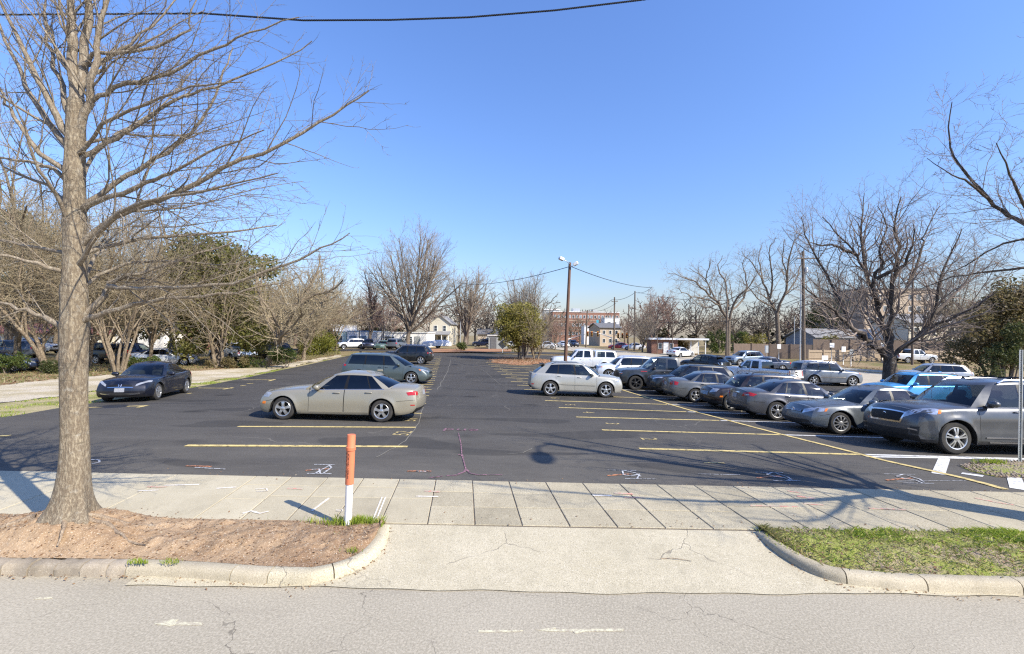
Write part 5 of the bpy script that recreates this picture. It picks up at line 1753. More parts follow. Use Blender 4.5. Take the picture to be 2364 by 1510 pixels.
# trunk with root flare
tp = [(150, 1290, -.02), (158, 1225, 0), (168, 1150, .0), (172, 1040, 0), (171, 900, .0), (171, 780, .0), (172, 640, 0), (173, 500, 0), (172, 400, 0), (174, 310, 0), (178, 232, 0)]
TP = [P3(a, b, D0) for a, b, c in tp]
TP[0] = Vector((TP[1].x, TP[1].y, -.05))
tr_r = [.235, .215, .162, .138, .129, .131, .118, .108, .099, .093, .088]
fz = pchip([p.z for p in TP], [p.x for p in TP]); fr_ = pchip([p.z for p in TP], tr_r)
V, F = [], []
zs = list(np.linspace(-.05, 1.2, 22)) + list(np.linspace(1.32, TP[-1].z, 60))
K = 40
rt_ = random.Random(4)
lob = [(rt_.uniform(0, 6.28), rt_.uniform(.35, 1.0), rt_.uniform(2.2, 4.0)) for _ in range(6)] + [(-2.3, 1.3, 1.6), (-1.2, .9, 2.2), (-.3, .7, 2.4)]
knots = [(rt_.uniform(0, 6.28), rt_.uniform(1.6, 5.0)) for _ in range(14)] + [(3.5, 2.45), (4.6, 2.62), (0.1, 3.05)]
for z in zs:
    for j in range(K):
        a = 2 * PI * j / K
        r = float(fr_(z))
        fl = math.exp(-max(0, z - .20) / .21)
        r += fl * .17 * max(0, sum(w * math.exp(-((math.atan2(math.sin(a - c), math.cos(a - c))) * k) ** 2) for c, w, k in lob))
        r += .006 * mnoise.fractal(Vector((math.cos(a) * 1.6, math.sin(a) * 1.6, z * 1.3)), 1, 2, 4) + .003 * math.sin(a * 9 + 3 * mnoise.noise(Vector((math.cos(a), math.sin(a), z * .6))))
        for ka, kz in knots:
            dd = (math.atan2(math.sin(a - ka), math.cos(a - ka)) * r) ** 2 + (z - kz) ** 2
            r += .022 * math.exp(-dd / .0036) - .016 * math.exp(-dd / .0007)
        V.append((float(fz(z)) + r * math.cos(a) - O.x, D0 + r * math.sin(a) - O.y, z))
for i in range(len(zs) - 1):
    for j in range(K):
        F.append((i * K + j, i * K + (j + 1) % K, (i + 1) * K + (j + 1) % K, (i + 1) * K + j))
mesh_obj('trunk', V, F, M['bark_main'], big, True)
P_BIG = dict(n=[8, 8, 7, 5, 3], wob=[.05, .09, .11, .14, .16], up=[.02, .035, .03, .03, .02], kids=[0, 4.3, 6.6, 10.5], t0=[0, .16, .08, .06], ang=[0, .62, .72, .8], lr=[0, .50, .48, .45], rr=[0, .42, .46, .55], rmin=.0025, tip=.25, taper=.93)
limbs = [
 (.042, .00, [(200, 734), (250, 719), (346, 696), (470, 684), (576, 669), (690, 640)]),
 (.050, .30, [(198, 724), (240, 684), (252, 655), (330, 632), (420, 598), (538, 560)]),
 (.034, -.5, [(250, 662), (288, 664), (400, 662), (538, 652), (660, 610), (740, 575), (807, 538)]),
 (.040, .8, [(198, 580), (246, 565), (384, 546), (538, 534), (640, 520)]),
 (.046, -.2, [(196, 557), (265, 499), (422, 438), (518, 388), (653, 334), (768, 261), (852, 209)]),
 (.044, .35, [(188, 505), (212, 465), (269, 419), (338, 380), (407, 334), (457, 292), (484, 246), (515, 165), (538, 110)]),
 (.036, -.7, [(196, 472), (288, 442), (357, 415), (411, 388), (518, 334), (610, 300)]),
 (.036, .1, [(192, 372), (230, 338), (288, 311), (346, 269), (422, 223), (499, 200), (630, 146), (720, 95)]),
 (.026, .7, [(192, 325), (284, 311), (422, 315), (540, 290)]),
 (.036, -.4, [(196, 245), (226, 223), (292, 192), (384, 169), (499, 111), (576, 77), (690, 40)]),
 (.032, .4, [(198, 190), (223, 165), (261, 131), (326, 81), (403, 4), (470, -80)]),
 (.030, -.2, [(208, 140), (230, 123), (307, 119), (384, 96), (434, 65), (445, 23), (460, -70)]),
 (.075, .0, [(176, 240), (170, 160), (166, 60), (165, -20), (160, -160), (168, -330)]),
 (.070, .2, [(180, 236), (192, 140), (204, 0), (214, -120), (212, -300)]),
 (.056, -.2, [(186, 300), (206, 238), (219, 165), (227, 77), (246, 0), (280, -120), (300, -260)]),
 (.046, .2, [(152, 330), (108, 280), (69, 215), (38, 154), (0, 60), (-50, -60)]),
 (.050, -.3, [(150, 305), (115, 242), (73, 146), (15, 38), (-40, -60)]),
 (.038, .4, [(160, 270), (140, 200), (125, 140), (111, 100), (104, 0), (95, -150)]),
 (.038, -.1, [(152, 390), (92, 357), (60, 310), (23, 253), (0, 207), (-60, 120)]),
 (.032, .5, [(154, 415), (115, 385), (40, 372), (-60, 350), (-160, 330)]),
 (.044, .0, [(146, 748), (108, 738), (61, 719), (0, 696), (-110, 640)]),
 (.034, -.5, [(148, 632), (108, 615), (38, 596), (-40, 580), (-150, 540)]),
 (.030, .6, [(152, 575), (60, 566), (0, 560), (-120, 540)]),
 (.036, .9, [(156, 470), (110, 430), (40, 400), (-40, 350)]),
 (.030, -.9, [(165, 520), (130, 450), (90, 400), (60, 300), (20, 220)]),
 (.034, 1.3, [(176, 690), (205, 610), (250, 560), (330, 500), (430, 470)]),
 (.034, -1.2, [(176, 610), (230, 540), (300, 480), (400, 452), (520, 430), (640, 400)]),
 (.032, 1.4, [(176, 430), (220, 360), (300, 290), (390, 230), (470, 130)]),
 (.028, -1.1, [(180, 350), (240, 290), (340, 240), (440, 200), (560, 190)]),
 (.028, .6, [(186, 660), (260, 620), (380, 600), (500, 612), (620, 590)]),
]
for r0, dz, pl in limbs:
    n = len(pl)
    pts = [P3(a, b, D0 + dz * (i / (n - 1)) ** .9 * (1 if i else 0)) - O for i, (a, b) in enumerate(pl)]
    # start inside the trunk
    c0 = Vector((float(fz(max(.2, min(pts[0].z - .05, TP[-1].z)))) - O.x, 0, pts[0].z - .10))
    if pl[0][0] < 215 and pl[0][0] > 140: pts[0] = c0.lerp(pts[0], .45)
    # finer, slightly wavy line
    tt = np.linspace(0, n - 1, (n - 1) * 3 + 1)
    fx, fy, fzz = (pchip(range(n), [p[k] for p in pts]) for k in range(3))
    fine = [Vector((float(fx(t)), float(fy(t)), float(fzz(t)))) + (TR.rv() * .012 if 0 < i < len(tt) - 1 else Vector()) for i, t in enumerate(tt)]
    m = len(fine) - 1
    rr = [r0 * .86 * (1 - (i / m) * .82) * (1.25 if i == 0 else 1) for i in range(m + 1)]
    out = []
    TR.add(fine, rr, 1, P_BIG, out)
    v, q = TR.arrays(br=out)
    np_mesh('limb', v, q, M['limb_main'], big, True)

# exposed roots on the verge
rr_ = random.Random(12)
for a0, ln, wd in ((-.3, 1.2, .035), (-.9, .6, .035), (-2.5, .8, .035), (-.05, 2.3, .03)):
    pts, rad = [], []
    x, y = TREE.x + .26 * math.cos(a0), TREE.y + .2 * math.sin(a0)
    a = a0
    nseg = 12
    for i in range(nseg + 1):
        t = i / nseg
        zz = z_dirt(x, y, min(.85, max(.15, (y - 4.75) / 1.0)))
        pts.append((x - O.x, y - O.y, zz + .002 + .010 * math.sin(i * 1.9) - .022 * t)); rad.append(wd * (1 - .75 * t))
        a += rr_.uniform(-.28, .28)
        x += ln / nseg * math.cos(a); y = min(5.72, max(4.95, y + ln / nseg * math.sin(a) * .6))
    MB().tube(pts, rad, 8).build('root', M['root_bark'], big, True)

# ------------------------------------------------------------------ bare trees round the lot
def hgt(py_base, py_top, d): return (py_base - py_top) / F_PX * d
def bt(name, label, px, d, h, seed, P, mats, **k):
    return bare_tree(name, label, tuple(gx(px, d)), seed, h, P, mats, **k)
GREY = (M['bark_grey'], M['twig_grey']); TAN = (M['bark_tan'], M['twig_tan']); REDD = (M['bark_grey'], M['twig_red']); DARK = (M['bark_dark'], M['twig_dark'])
BT = 'bare winter trees round the lot'
P_T5 = dict(P_OVAL, limbs=17, lt0=.40, la=(1.5, .35), ll=(.66, .95), kids=[0, 15, 10, 7], rmin=.014, lead=.85, budget=130000, up=[0, .02, .015, .015, .01], wob=[0, .045, .07, .1, .12], ang=[0, .55, .62, .7])
bt('bare_tree', 'tallest bare tree with a wide rounded crown beyond the lot end', 940, 75, 21.0, 3, P_T5, GREY, trunk_r=.38, trunk_h=6.5, group=BT)
bt('bare_tree', 'broad bare tree with spreading limbs beside the cream house', 1072, 74, 13.6, 8, dict(P_OVAL, limbs=8, lt0=.55, la=(1.1, .3), rmin=.017, kids=[0, 13, 9, 6]), GREY, trunk_r=.42, trunk_h=3.5, group=BT)
bt('bare_tree', 'slim bare tree in front of the blue trimmed workshop', 853, 77, 13.4, 9, dict(P_OVAL, limbs=10, lt0=.35, la=(1.0, .3), ll=(.45, .8), rmin=.016), REDD, trunk_r=.30, trunk_h=6, group=BT)
bt('bare_tree', 'wispy bare tree rising behind the olive green shrub tree', 1212, 60, 10.5, 12, dict(P_OVAL, limbs=9, lt0=.3, la=(.8, .25), rmin=.011, kids=[0, 11, 8, 5]), GREY, trunk_r=.16, trunk_h=2.5, stems=3, group=BT)
bt('bare_tree', 'bare tree behind the brick shed at the crossing', 1510, 86, 11.5, 21, dict(P_VASE, limbs=6, rmin=.018), REDD, trunk_r=.26, trunk_h=3.5, group=BT)
bt('street_sapling', 'small round bare street tree in front of the brick shed', 1482, 76, 7.6, 23, dict(P_OVAL, limbs=9, lt0=.5, la=(1.1, .3), rmin=.015), GREY, trunk_r=.14, trunk_h=1.6, group=BT)
bt('bare_tree', 'small bare tree on the far street near the queueing cars', 1282, 82, 6.0, 27, dict(P_OVAL, limbs=7, lt0=.4, rmin=.015), REDD, trunk_r=.12, trunk_h=1.8, group=BT)
bt('bare_tree', 'reddish bare tree between the hedge and the workshops', 715, 62, 11.5, 31, dict(P_SCRUB, rmin=.016), REDD, trunk_r=.22, trunk_h=3, group=BT)
bt('bare_tree', 'tan bare tree beyond the yellow green hedge', 778, 66, 10.0, 33, dict(P_SCRUB, rmin=.016), TAN, trunk_r=.2, trunk_h=2.6, group=BT)
bt('bare_tree', 'red budded bare tree behind the slim tree', 895, 88, 11.0, 35, dict(P_OVAL, rmin=.02, limbs=8), REDD, trunk_r=.22, trunk_h=2.8, group=BT)
bt('bare_tree', 'tall grey bare tree behind the blue grey house', 1925, 88, 17.0, 37, dict(P_VASE, rmin=.018), GREY, trunk_r=.3, trunk_h=5, group=BT)
bt('bare_tree', 'bare tree over the cream building beyond the plank fence', 2190, 80, 17.0, 39, dict(P_VASE, rmin=.018, limbs=7), GREY, trunk_r=.3, trunk_h=4, group=BT)
# row along the drive
P_CM = dict(P_SCRUB, limbs=3, lt0=.55, la=(.85, .4), kids=[0, 9, 7, 5], rmin=.0105, budget=90000)
DR = 'trees along the gravel drive'
bt('multi_stem_tree', 'many stemmed tan tree on the leaf bed near the black pickup', 276, 31.0, 11.0, 43, P_CM, TAN, trunk_r=.10, trunk_h=3.4, stems=7, spread=.28, group=DR)
bt('multi_stem_tree', 'leaning stemmed tan tree in front of the long red roofed building', 118, 30.5, 12.5, 45, P_CM, TAN, trunk_r=.15, trunk_h=3.6, stems=4, spread=.35, group=DR)
bt('bare_tree', 'tall brown bare tree close behind the big street tree', 40, 36.0, 20.0, 47, dict(P_SCRUB, limbs=9, rmin=.011), TAN, trunk_r=.24, trunk_h=5, group=DR)
bt('bare_tree', 'brown bare tree between the two stem clumps', 205, 35.0, 14.5, 49, dict(P_SCRUB, limbs=7, rmin=.011), TAN, trunk_r=.17, trunk_h=4, group=DR)
bt('bare_tree', 'bare tree in front of the white house', 345, 36.0, 12.0, 51, dict(P_SCRUB, limbs=7, rmin=.011), TAN, trunk_r=.14, trunk_h=3.4, group=DR)
bt('bare_tree', 'thin trunked bare tree tangled in front of the magnolia', 505, 36.5, 8.6, 53, dict(P_SCRUB, limbs=6, rmin=.010, budget=22000), TAN, trunk_r=.15, trunk_h=2.8, stems=2, spread=.15, group=DR)
bt('leaning_tree', 'leaning tan trunked tree with a broad tangled crown beside the drive', 606, 36.5, 10.6, 55, dict(P_SCRUB, limbs=9, lt0=.35, la=(1.25, .5), ll=(.95, 1.0), rmin=.010), TAN, trunk_r=.28, trunk_h=3.6, lean=(.42, .05), group=DR)
bt('bare_tree', 'light tan bare tree to the lot side of the leaning tree', 700, 45, 10.5, 57, dict(P_SCRUB, limbs=8, rmin=.012), TAN, trunk_r=.18, trunk_h=2.6, group=DR)
bt('bare_tree', 'bare tree at the far drive edge by the parked blue sedan', -60, 33, 16, 59, dict(P_SCRUB, limbs=8, rmin=.011), TAN, trunk_r=.2, trunk_h=4, group=DR)

# second row, deeper behind the drive
src = [o for o in COL.objects if o.parent is None and o.get('group') == DR and o.name.startswith('bare_tree')]
r_ = random.Random(77)
for k, (px, d, s_, lb) in enumerate([(-120, 44, 1.1, 'bare tree deep behind the blue sedan at the drive edge'), (20, 52, 1.05, 'bare tree against the long red roofed building'), (95, 42, .95, 'bare tree beyond the leaning stems, before the pale pickup'),
        (165, 46, 1.0, 'bare tree hidden behind the trunk of the big street tree'), (240, 44, .95, 'bare tree just beyond the black pickup'), (300, 47, .9, 'bare tree behind the dark blue crossover'), (395, 44, .85, 'bare tree behind the silver white sedan, at the clipped hedge'),
        (455, 50, .95, 'bare tree before the red brick house'), (560, 48, .9, 'bare tree beyond the silver pickup in the tangled stems'), (640, 50, 1.0, 'bare tree behind the black SUV under the leaning tree'), (690, 56, .95, 'bare tree where the yellow green hedge begins'),
        (745, 58, .95, 'bare tree at the far end of the yellow green hedge'), (130, 58, 1.1, 'bare tree behind the long red roofed building end'), (420, 62, 1.1, 'bare tree rising behind the red brick house'), (600, 62, 1.1, 'tall bare tree far behind the leaning tree')]):
    t_ = dup(src[k % len(src)])
    t_.location = gx(px, d); t_.rotation_euler = (0, 0, r_.uniform(0, 6.28)); t_.scale = (s_, s_, s_ * r_.uniform(.85, 1.0))
    tag(t_, lb, 'tree', 'second row of bare trees behind the drive')

# dark spreading tree on the side street, from its limbs
def limb_tree(name, label, base, seed, limbs, P, mats, trunk, sub, group=None):
    T = Tree(seed)
    root = thing(name, label, 'tree', tuple(base), 0, group)
    B = Vector(base)
    pts = [p - B for p in trunk[0]]
    T.br.append((pts, trunk[1], 0))
    for r0, r1, pl in limbs:
        n = len(pl)
        tt = np.linspace(0, n - 1, (n - 1) * 3 + 1)
        f = [pchip(range(n), [(p - B)[k] for p in pl]) for k in range(3)]
        fine = [Vector([float(q(t)) for q in f]) + (T.rv() * sub if 0 < i < len(tt) - 1 else Vector()) for i, t in enumerate(tt)]
        m = len(fine) - 1
        T.add(fine, [lerp(r0, r1, i / m) for i in range(m + 1)], 1, P)
    v, q = T.arrays(0, 1); np_mesh('trunk', v, q, mats[0], root, True)
    v, q = T.arrays(2, 9, None, P.get('budget', 170000)); np_mesh('crown', v, q, mats[1], root, True)
    return root
D3 = 27.5
def q7(zx, zy, dd): return ad(1764 + zx * .3046, 400 + zy * .3046, D3 + dd)
b3 = gx(2054, D3)
P_D3 = dict(n=[1, 1, 8, 6, 4], wob=[0, 0, .15, .18, .2], up=[0, 0, .06, .06, .04], kids=[0, 2.5, 3.2, 4.2], t0=[0, .2, .10, .08], ang=[0, .72, .75, .8], lr=[0, .36, .48, .5], rr=[0, .5, .55, .6], rmin=.0065, taper=.6)
limb_tree('dark_street_tree', 'dark barked spreading bare tree beside the side street', b3, 61, [
    (.20, .025, [q7(950, 1420, 0), q7(915, 1378, 0), q7(800, 1290, -.8), q7(700, 1200, -1.2), q7(560, 1080, -1.8), q7(420, 960, -2.2), q7(290, 850, -2.6)]),
    (.165, .025, [q7(950, 1400, 0), q7(925, 1250, .3), q7(890, 1120, .6), q7(850, 950, 1), q7(780, 780, 1.4), q7(700, 620, 1.6), q7(590, 500, 1.8), q7(440, 330, 2)]),
    (.18, .025, [q7(955, 1400, 0), q7(958, 1240, 0), q7(965, 1000, -.3), q7(1000, 740, -.5), q7(1030, 560, -.6), q7(985, 380, -.8), q7(1040, 180, -1)]),
    (.165, .022, [q7(960, 1420, 0), q7(1000, 1370, 0), q7(1150, 1240, -.6), q7(1270, 1090, -1.2), q7(1330, 860, -1.6), q7(1400, 640, -1.8), q7(1500, 420, -2)]),
    (.105, .02, [q7(968, 980, -.2), q7(1090, 840, .4), q7(1200, 560, .9), q7(1215, 470, 1), q7(1330, 250, 1.2)]),
    (.10, .02, [q7(1180, 1210, -.7), q7(1400, 1110, -1.4), q7(1600, 1010, -2.2), q7(1760, 900, -2.8)]),
    (.13, .02, [q7(870, 1000, .9), q7(820, 800, .3), q7(900, 700, 0), q7(870, 600, -.2), q7(930, 420, -.2), q7(860, 250, -.5)]),
    (.12, .02, [q7(780, 780, 1.4), q7(740, 540, 2.2), q7(740, 350, 2.6), q7(760, 150, 3)]),
    (.12, .02, [q7(850, 800, -.3), q7(1050, 690, -1.2), q7(1120, 560, -1.8), q7(1130, 380, -2)]),
    (.12, .02, [q7(750, 1240, -1), q7(660, 1160, .4), q7(470, 760, 1.5), q7(330, 520, 1.9), q7(280, 330, 2)]),
    (.10, .02, [q7(1290, 1060, -1.2), q7(1450, 900, .2), q7(1560, 780, 1.4), q7(1640, 620, 2)]),
    (.10, .02, [q7(700, 620, 1.6), q7(560, 560, 1), q7(430, 540, .6), q7(330, 540, .4)]),
], P_D3, DARK, ([gx(2054, D3) - Vector((0, 0, .2)), q7(955, 1490, 0), q7(952, 1400, 0)], [.44, .36, .30]), .05)
P_FK = dict(n=[1, 1, 7, 5, 3], wob=[0, 0, .17, .2, .22], up=[0, 0, .05, .04, .03], kids=[0, 1.25, 2.0, 2.8], t0=[0, .15, .1, .08], ang=[0, .8, .85, .9], lr=[0, .32, .46, .5], rr=[0, .45, .5, .55], rmin=.014, taper=.55, budget=60000)
def forked(label, px, d, seed, tr, limbs):
    q = lambda p: ad(p[0], p[1], d + (p[2] if len(p) > 2 else 0))
    limb_tree('bare_tree', label, gx(px, d), seed, [(r0, .035, [q(p) for p in pl]) for r0, pl in limbs], P_FK, GREY, ([gx(px, d) - Vector((0, 0, .3))] + [q(p) for p in tr], [.42, .34, .30, .27][:len(tr) + 1]), .10, BT)
forked('bare tree with a high forked crown by the plank fence end', 1680, 72, 15, [(1681, 775), (1682, 738)], [
    (.22, [(1682, 742), (1657, 702, -1), (1615, 659, -2), (1590, 644, -2.5), (1542, 632, -3)]), (.19, [(1680, 735), (1648, 687, 1), (1628, 644, 2), (1590, 618, 2.5)]),
    (.22, [(1684, 740), (1699, 692, -1), (1728, 662, -2), (1752, 625, -2.5)]), (.18, [(1681, 715), (1676, 661, 1), (1658, 623, 1.5), (1668, 590, 2)]),
    (.16, [(1690, 715), (1716, 690, 2), (1724, 645, 3), (1714, 606, 3.5), (1730, 588, 4)]), (.13, [(1660, 705, -1), (1625, 690, -3), (1585, 680, -4), (1560, 664, -5)]), (.12, [(1640, 680), (1632, 630, -2), (1640, 598, -3)])])
forked('tall twin limbed bare tree beside the crossarm utility pole', 1797, 75, 18, [(1796, 765), (1793, 722)], [
    (.24, [(1793, 726), (1776, 690, 1), (1764, 655, 1.5), (1738, 612, 2), (1712, 580, 2.5)]), (.22, [(1795, 722), (1812, 668, -1), (1819, 610, -1.5), (1836, 556, -2), (1846, 540, -2)]),
    (.17, [(1778, 690, 1), (1782, 640, 0), (1776, 585, -1), (1790, 548, -1.5)]), (.14, [(1790, 715), (1758, 694, -1), (1730, 668, -2), (1706, 634, -3)]),
    (.14, [(1808, 685, -1), (1836, 650, 1), (1850, 605, 2), (1842, 570, 2)]), (.12, [(1762, 650, 1.5), (1752, 600, 3), (1760, 560, 4)]), (.12, [(1816, 640, -1), (1806, 590, -3), (1812, 552, -4)])])
# tree on the grass verge, its bole outside the view
D2 = 5.7
def q8(px, py, d): return ad(px, py, d)
b2 = Vector((8.75, 5.5, .1))
P_D2 = dict(n=[1, 1, 7, 5, 3], wob=[0, 0, .14, .17, .2], up=[0, 0, .06, .05, .03], kids=[0, 3.6, 7, 9], t0=[0, .10, .1, .08], ang=[0, .75, .8, .85], lr=[0, .24, .42, .5], rr=[0, .26, .45, .55], rmin=.0024, taper=.6)
limb_tree('verge_tree', 'dark twigged tree reaching over the sidewalk from the grass verge', b2, 67, [
    (.042, .006, [Vector((8.7, 5.5, 2.6)), q8(2480, 610, 6.2), q8(2364, 520, 6.4), q8(2312, 487, 6.5), q8(2262, 440, 6.6), q8(2215, 380, 6.7), q8(2190, 320, 6.8), q8(2198, 235, 6.8)]),
    (.024, .004, [q8(2290, 465, 6.5), q8(2240, 425, 6.3), q8(2195, 405, 6.2), q8(2140, 365, 6.1)]),
    (.036, .006, [Vector((8.7, 5.5, 2.5)), q8(2480, 640, 7.2), q8(2364, 619, 7.6), q8(2282, 626, 7.9), q8(2206, 640, 8.1), q8(2120, 668, 8.4)]),
    (.032, .006, [Vector((8.7, 5.5, 2.7)), q8(2500, 620, 7.4), q8(2364, 553, 7.8), q8(2297, 571, 8), q8(2230, 612, 8.2), q8(2165, 636, 8.4)]),
    (.09, .012, [Vector((8.72, 5.5, 2.6)), Vector((8.5, 6.0, 3.6)), Vector((8.3, 6.4, 4.8)), Vector((8.3, 6.6, 6.4)), Vector((8.5, 6.8, 7.8))]),
    (.09, .012, [Vector((8.76, 5.5, 2.6)), Vector((9.2, 5.2, 3.6)), Vector((9.8, 5.0, 5.0)), Vector((10.2, 4.9, 6.8))]),
    (.08, .010, [Vector((8.75, 5.5, 2.8)), Vector((8.7, 5.0, 4.0)), Vector((8.4, 4.4, 5.2)), Vector((8.3, 4.0, 6.6))]),
    (.07, .010, [Vector((8.75, 5.5, 2.3)), Vector((9.3, 6.2, 3.1)), Vector((10.0, 7.2, 3.9)), Vector((10.8, 8.0, 4.5))]),
    (.07, .010, [Vector((8.75, 5.5, 2.6)), Vector((8.4, 4.6, 3.4)), Vector((7.6, 3.6, 4.6)), Vector((6.8, 2.9, 6.2)), Vector((6.4, 2.4, 7.6))]),
    (.06, .009, [Vector((8.75, 5.5, 2.8)), Vector((9.6, 4.7, 3.8)), Vector((10.6, 4.2, 5.2)), Vector((11.3, 4.0, 7.0))]),
    (.055, .009, [Vector((8.75, 5.5, 2.7)), Vector((9.8, 5.9, 3.4)), Vector((11.0, 6.1, 4.4)), Vector((12.3, 6.4, 5.6))]),
    (.050, .008, [Vector((8.6, 4.9, 3.2)), Vector((8.8, 3.9, 3.9)), Vector((9.0, 2.8, 4.8)), Vector((9.3, 1.9, 6.2))]),
    (.026, .005, [q8(2420, 560, 6.3), q8(2360, 470, 6.0), q8(2330, 400, 5.8), q8(2300, 330, 5.6)]),
], P_D2, DARK, ([b2 - Vector((0, 0, .1)), b2 + Vector((0, 0, .5)), Vector((8.74, 5.5, 1.6)), Vector((8.72, 5.5, 2.7))], [.24, .19, .17, .15]), .009)

# ------------------------------------------------------------------ evergreens, shrubs, hedges
M['leaf_olive'] = leaves('olive_leaf', (.19, .18, .035), (.28, .245, .06), (.36, .30, .10))
M['leaf_dark'] = leaves('dark_evergreen_leaf', (.045, .065, .02), (.085, .10, .035), (.15, .15, .06))
M['leaf_mag'] = leaves('magnolia_leaf', (.13, .14, .035), (.20, .19, .055), (.28, .245, .10))
M['leaf_green'] = leaves('shrub_leaf', (.06, .10, .02), (.11, .14, .035), (.17, .17, .06))
M['leaf_lime'] = leaves('yellow_green_leaf', (.15, .17, .025), (.23, .22, .04), (.10, .11, .02))
M['leaf_brown'] = leaves('ivy_brown_leaf', (.14, .125, .045), (.21, .165, .075), (.28, .215, .115))
M['blossom'] = leaves('pink_blossom', (.42, .16, .20), (.50, .24, .27), (.30, .12, .14))
def plant(name, label, cat, px, d, blobs, n, size, mat, seed, stems=0, sr=.05, sh=1.5, group=None, barkm='bark_grey'):
    b = gx(px, d)
    root = thing(name, label, cat, tuple(b), 0, group)
    leaf_cloud('foliage', blobs, n, size, mat, seed, root)
    r_ = random.Random(seed)
    for k in range(stems):
        x, y = r_.uniform(-.5, .5) * (1 if stems > 1 else .05), r_.uniform(-.4, .4) * (1 if stems > 1 else .05)
        MB().tube([(x, y, -.15), (x * 1.4 + r_.uniform(-.1, .1), y * 1.3, sh * .5), (x * 2 + r_.uniform(-.2, .2), y * 2, sh)], [sr * 1.2, sr, sr * .6], 7).build('stem', M[barkm], root, True)
    return root
def ell(n, seed, X, Y, Z, R_):
    r_ = random.Random(seed)
    return [(r_.uniform(*X), r_.uniform(*Y), r_.uniform(*Z), *(r_.uniform(*R_) for _ in range(3))) for _ in range(n)]
plant('olive_shrub_tree', 'olive green rounded shrub tree on the leaf strewn island', 'tree', 1203, 50.5, ell(12, 5, (-1.8, 1.5), (-1, 1), (3.0, 5.7), (.9, 1.5)) + [(0, 0, 4.3, 2.4, 1.8, 2.4)] + ell(8, 9, (-2.3, 2.0), (-1.2, .8), (1.7, 3.4), (.6, 1.0)), 13000, .21, M['leaf_olive'], 3, 9, .08, 3.6)
bt('bare_tree', 'twiggy bare tree entwined with the olive green shrub tree', 1236, 50.6, 6.4, 71, dict(P_SCRUB, limbs=5, lt0=.2, la=(.9, .35), rmin=.011, budget=16000), TAN, trunk_r=.10, trunk_h=1.8, stems=3, spread=.3, group=BT)
plant('magnolia_tree', 'dense green magnolia rising behind the tangled bare trees', 'tree', 500, 37.6, ell(14, 11, (-3.0, 3.0), (-1.2, 1.2), (2.2, 9.6), (1.0, 1.9)) + [(0, 0, 5.4, 3.1, 2.0, 4.0), (0.3, 0, 9.0, 2.2, 1.6, 1.7)], 19000, .25, M['leaf_mag'], 5, 1, .28, 5.0)
plant('ivy_tree', 'yellow green tree top showing behind the magnolia', 'tree', 545, 46, ell(8, 13, (-1.8, 1.8), (-1, 1), (5.5, 9.5), (.9, 1.5)), 5000, .26, M['leaf_olive'], 7, 1, .2, 5.5)
plant('evergreen_tree', 'dark evergreen standing behind the tall brown tree', 'tree', 20, 46, ell(10, 15, (-3, 3), (-2, 2), (4, 14), (1.2, 2.0)), 8000, .3, M['leaf_dark'], 9, 1, .3, 6)
plant('evergreen_tree', 'dark evergreen beyond the many stemmed tree', 'tree', 310, 50, ell(8, 16, (-2.5, 2.5), (-1.5, 1.5), (3, 8.5), (1.2, 1.9)), 6000, .3, M['leaf_dark'], 10, 1, .25, 4)
plant('hedge', 'tall yellow green hedge running along the drive end', 'hedge', 722, 54, ell(16, 17, (-2.4, 2.0), (-2, 4), (.6, 2.3), (.7, 1.0)), 9000, .17, M['leaf_lime'], 11, 5, .05, 2.0)
plant('hedge', 'clipped dark green hedge before the white house', 'hedge', 425, 47, ell(10, 19, (-1.7, 1.7), (-.5, .5), (.5, 1.3), (.5, .7)), 4500, .15, M['leaf_green'], 13, 4, .04, 1.0)
plant('shrub', 'dense green shrub at the foot of the leaning tree', 'shrub', 648, 36.3, ell(8, 21, (-.6, .6), (-.4, .4), (.4, 1.3), (.35, .55)), 3500, .11, M['leaf_green'], 15, 4, .03, .9)
plant('shrub', 'green shrub beside the silver white sedan', 'shrub', 330, 32.0, ell(6, 23, (-.7, .7), (-.3, .3), (.25, .75), (.3, .5)), 2600, .10, M['leaf_green'], 17, 3, .025, .5)
plant('shrub', 'green shrub between the two leaning stem clumps', 'shrub', 118, 29.4, ell(6, 25, (-.6, .6), (-.3, .3), (.2, .6), (.25, .45)), 2200, .09, M['leaf_dark'], 19, 3, .025, .4)
plant('shrub', 'bushy green shrub by the drive under the brown tree', 'shrub', 22, 29.2, ell(8, 27, (-1.2, 1.2), (-.3, .3), (.3, .95), (.35, .55)), 3600, .10, M['leaf_green'], 21, 3, .03, .6)
plant('undergrowth_shrub', 'straggly green undergrowth below the thin trunked tree', 'shrub', 520, 35.4, ell(10, 29, (-1.6, 1.6), (-.3, .3), (.15, .7), (.25, .45)), 3200, .09, M['leaf_brown'], 23, 6, .02, .8)
plant('undergrowth_shrub', 'low ivy patch between the hedge and the shrub', 'shrub', 585, 36.0, ell(7, 30, (-1.0, 1.0), (-.3, .3), (.1, .5), (.22, .4)), 1800, .09, M['leaf_green'], 24, 3, .02, .4)
plant('small_evergreen', 'small dark evergreen by the pale green workshop', 'tree', 757, 66, ell(6, 31, (-1.1, 1.1), (-.6, .6), (1.2, 3.4), (.6, 1.0)), 2600, .22, M['leaf_dark'], 25, 1, .1, 1.5)
plant('shrub', 'bright green bush at the lot end below the broad bare tree', 'shrub', 1062, 70, ell(5, 33, (-.7, .7), (-.4, .4), (.4, .9), (.4, .6)), 1500, .16, M['leaf_green'], 27, 2, .03, .5)
SHR = 'evergreen shrubs behind the fence'
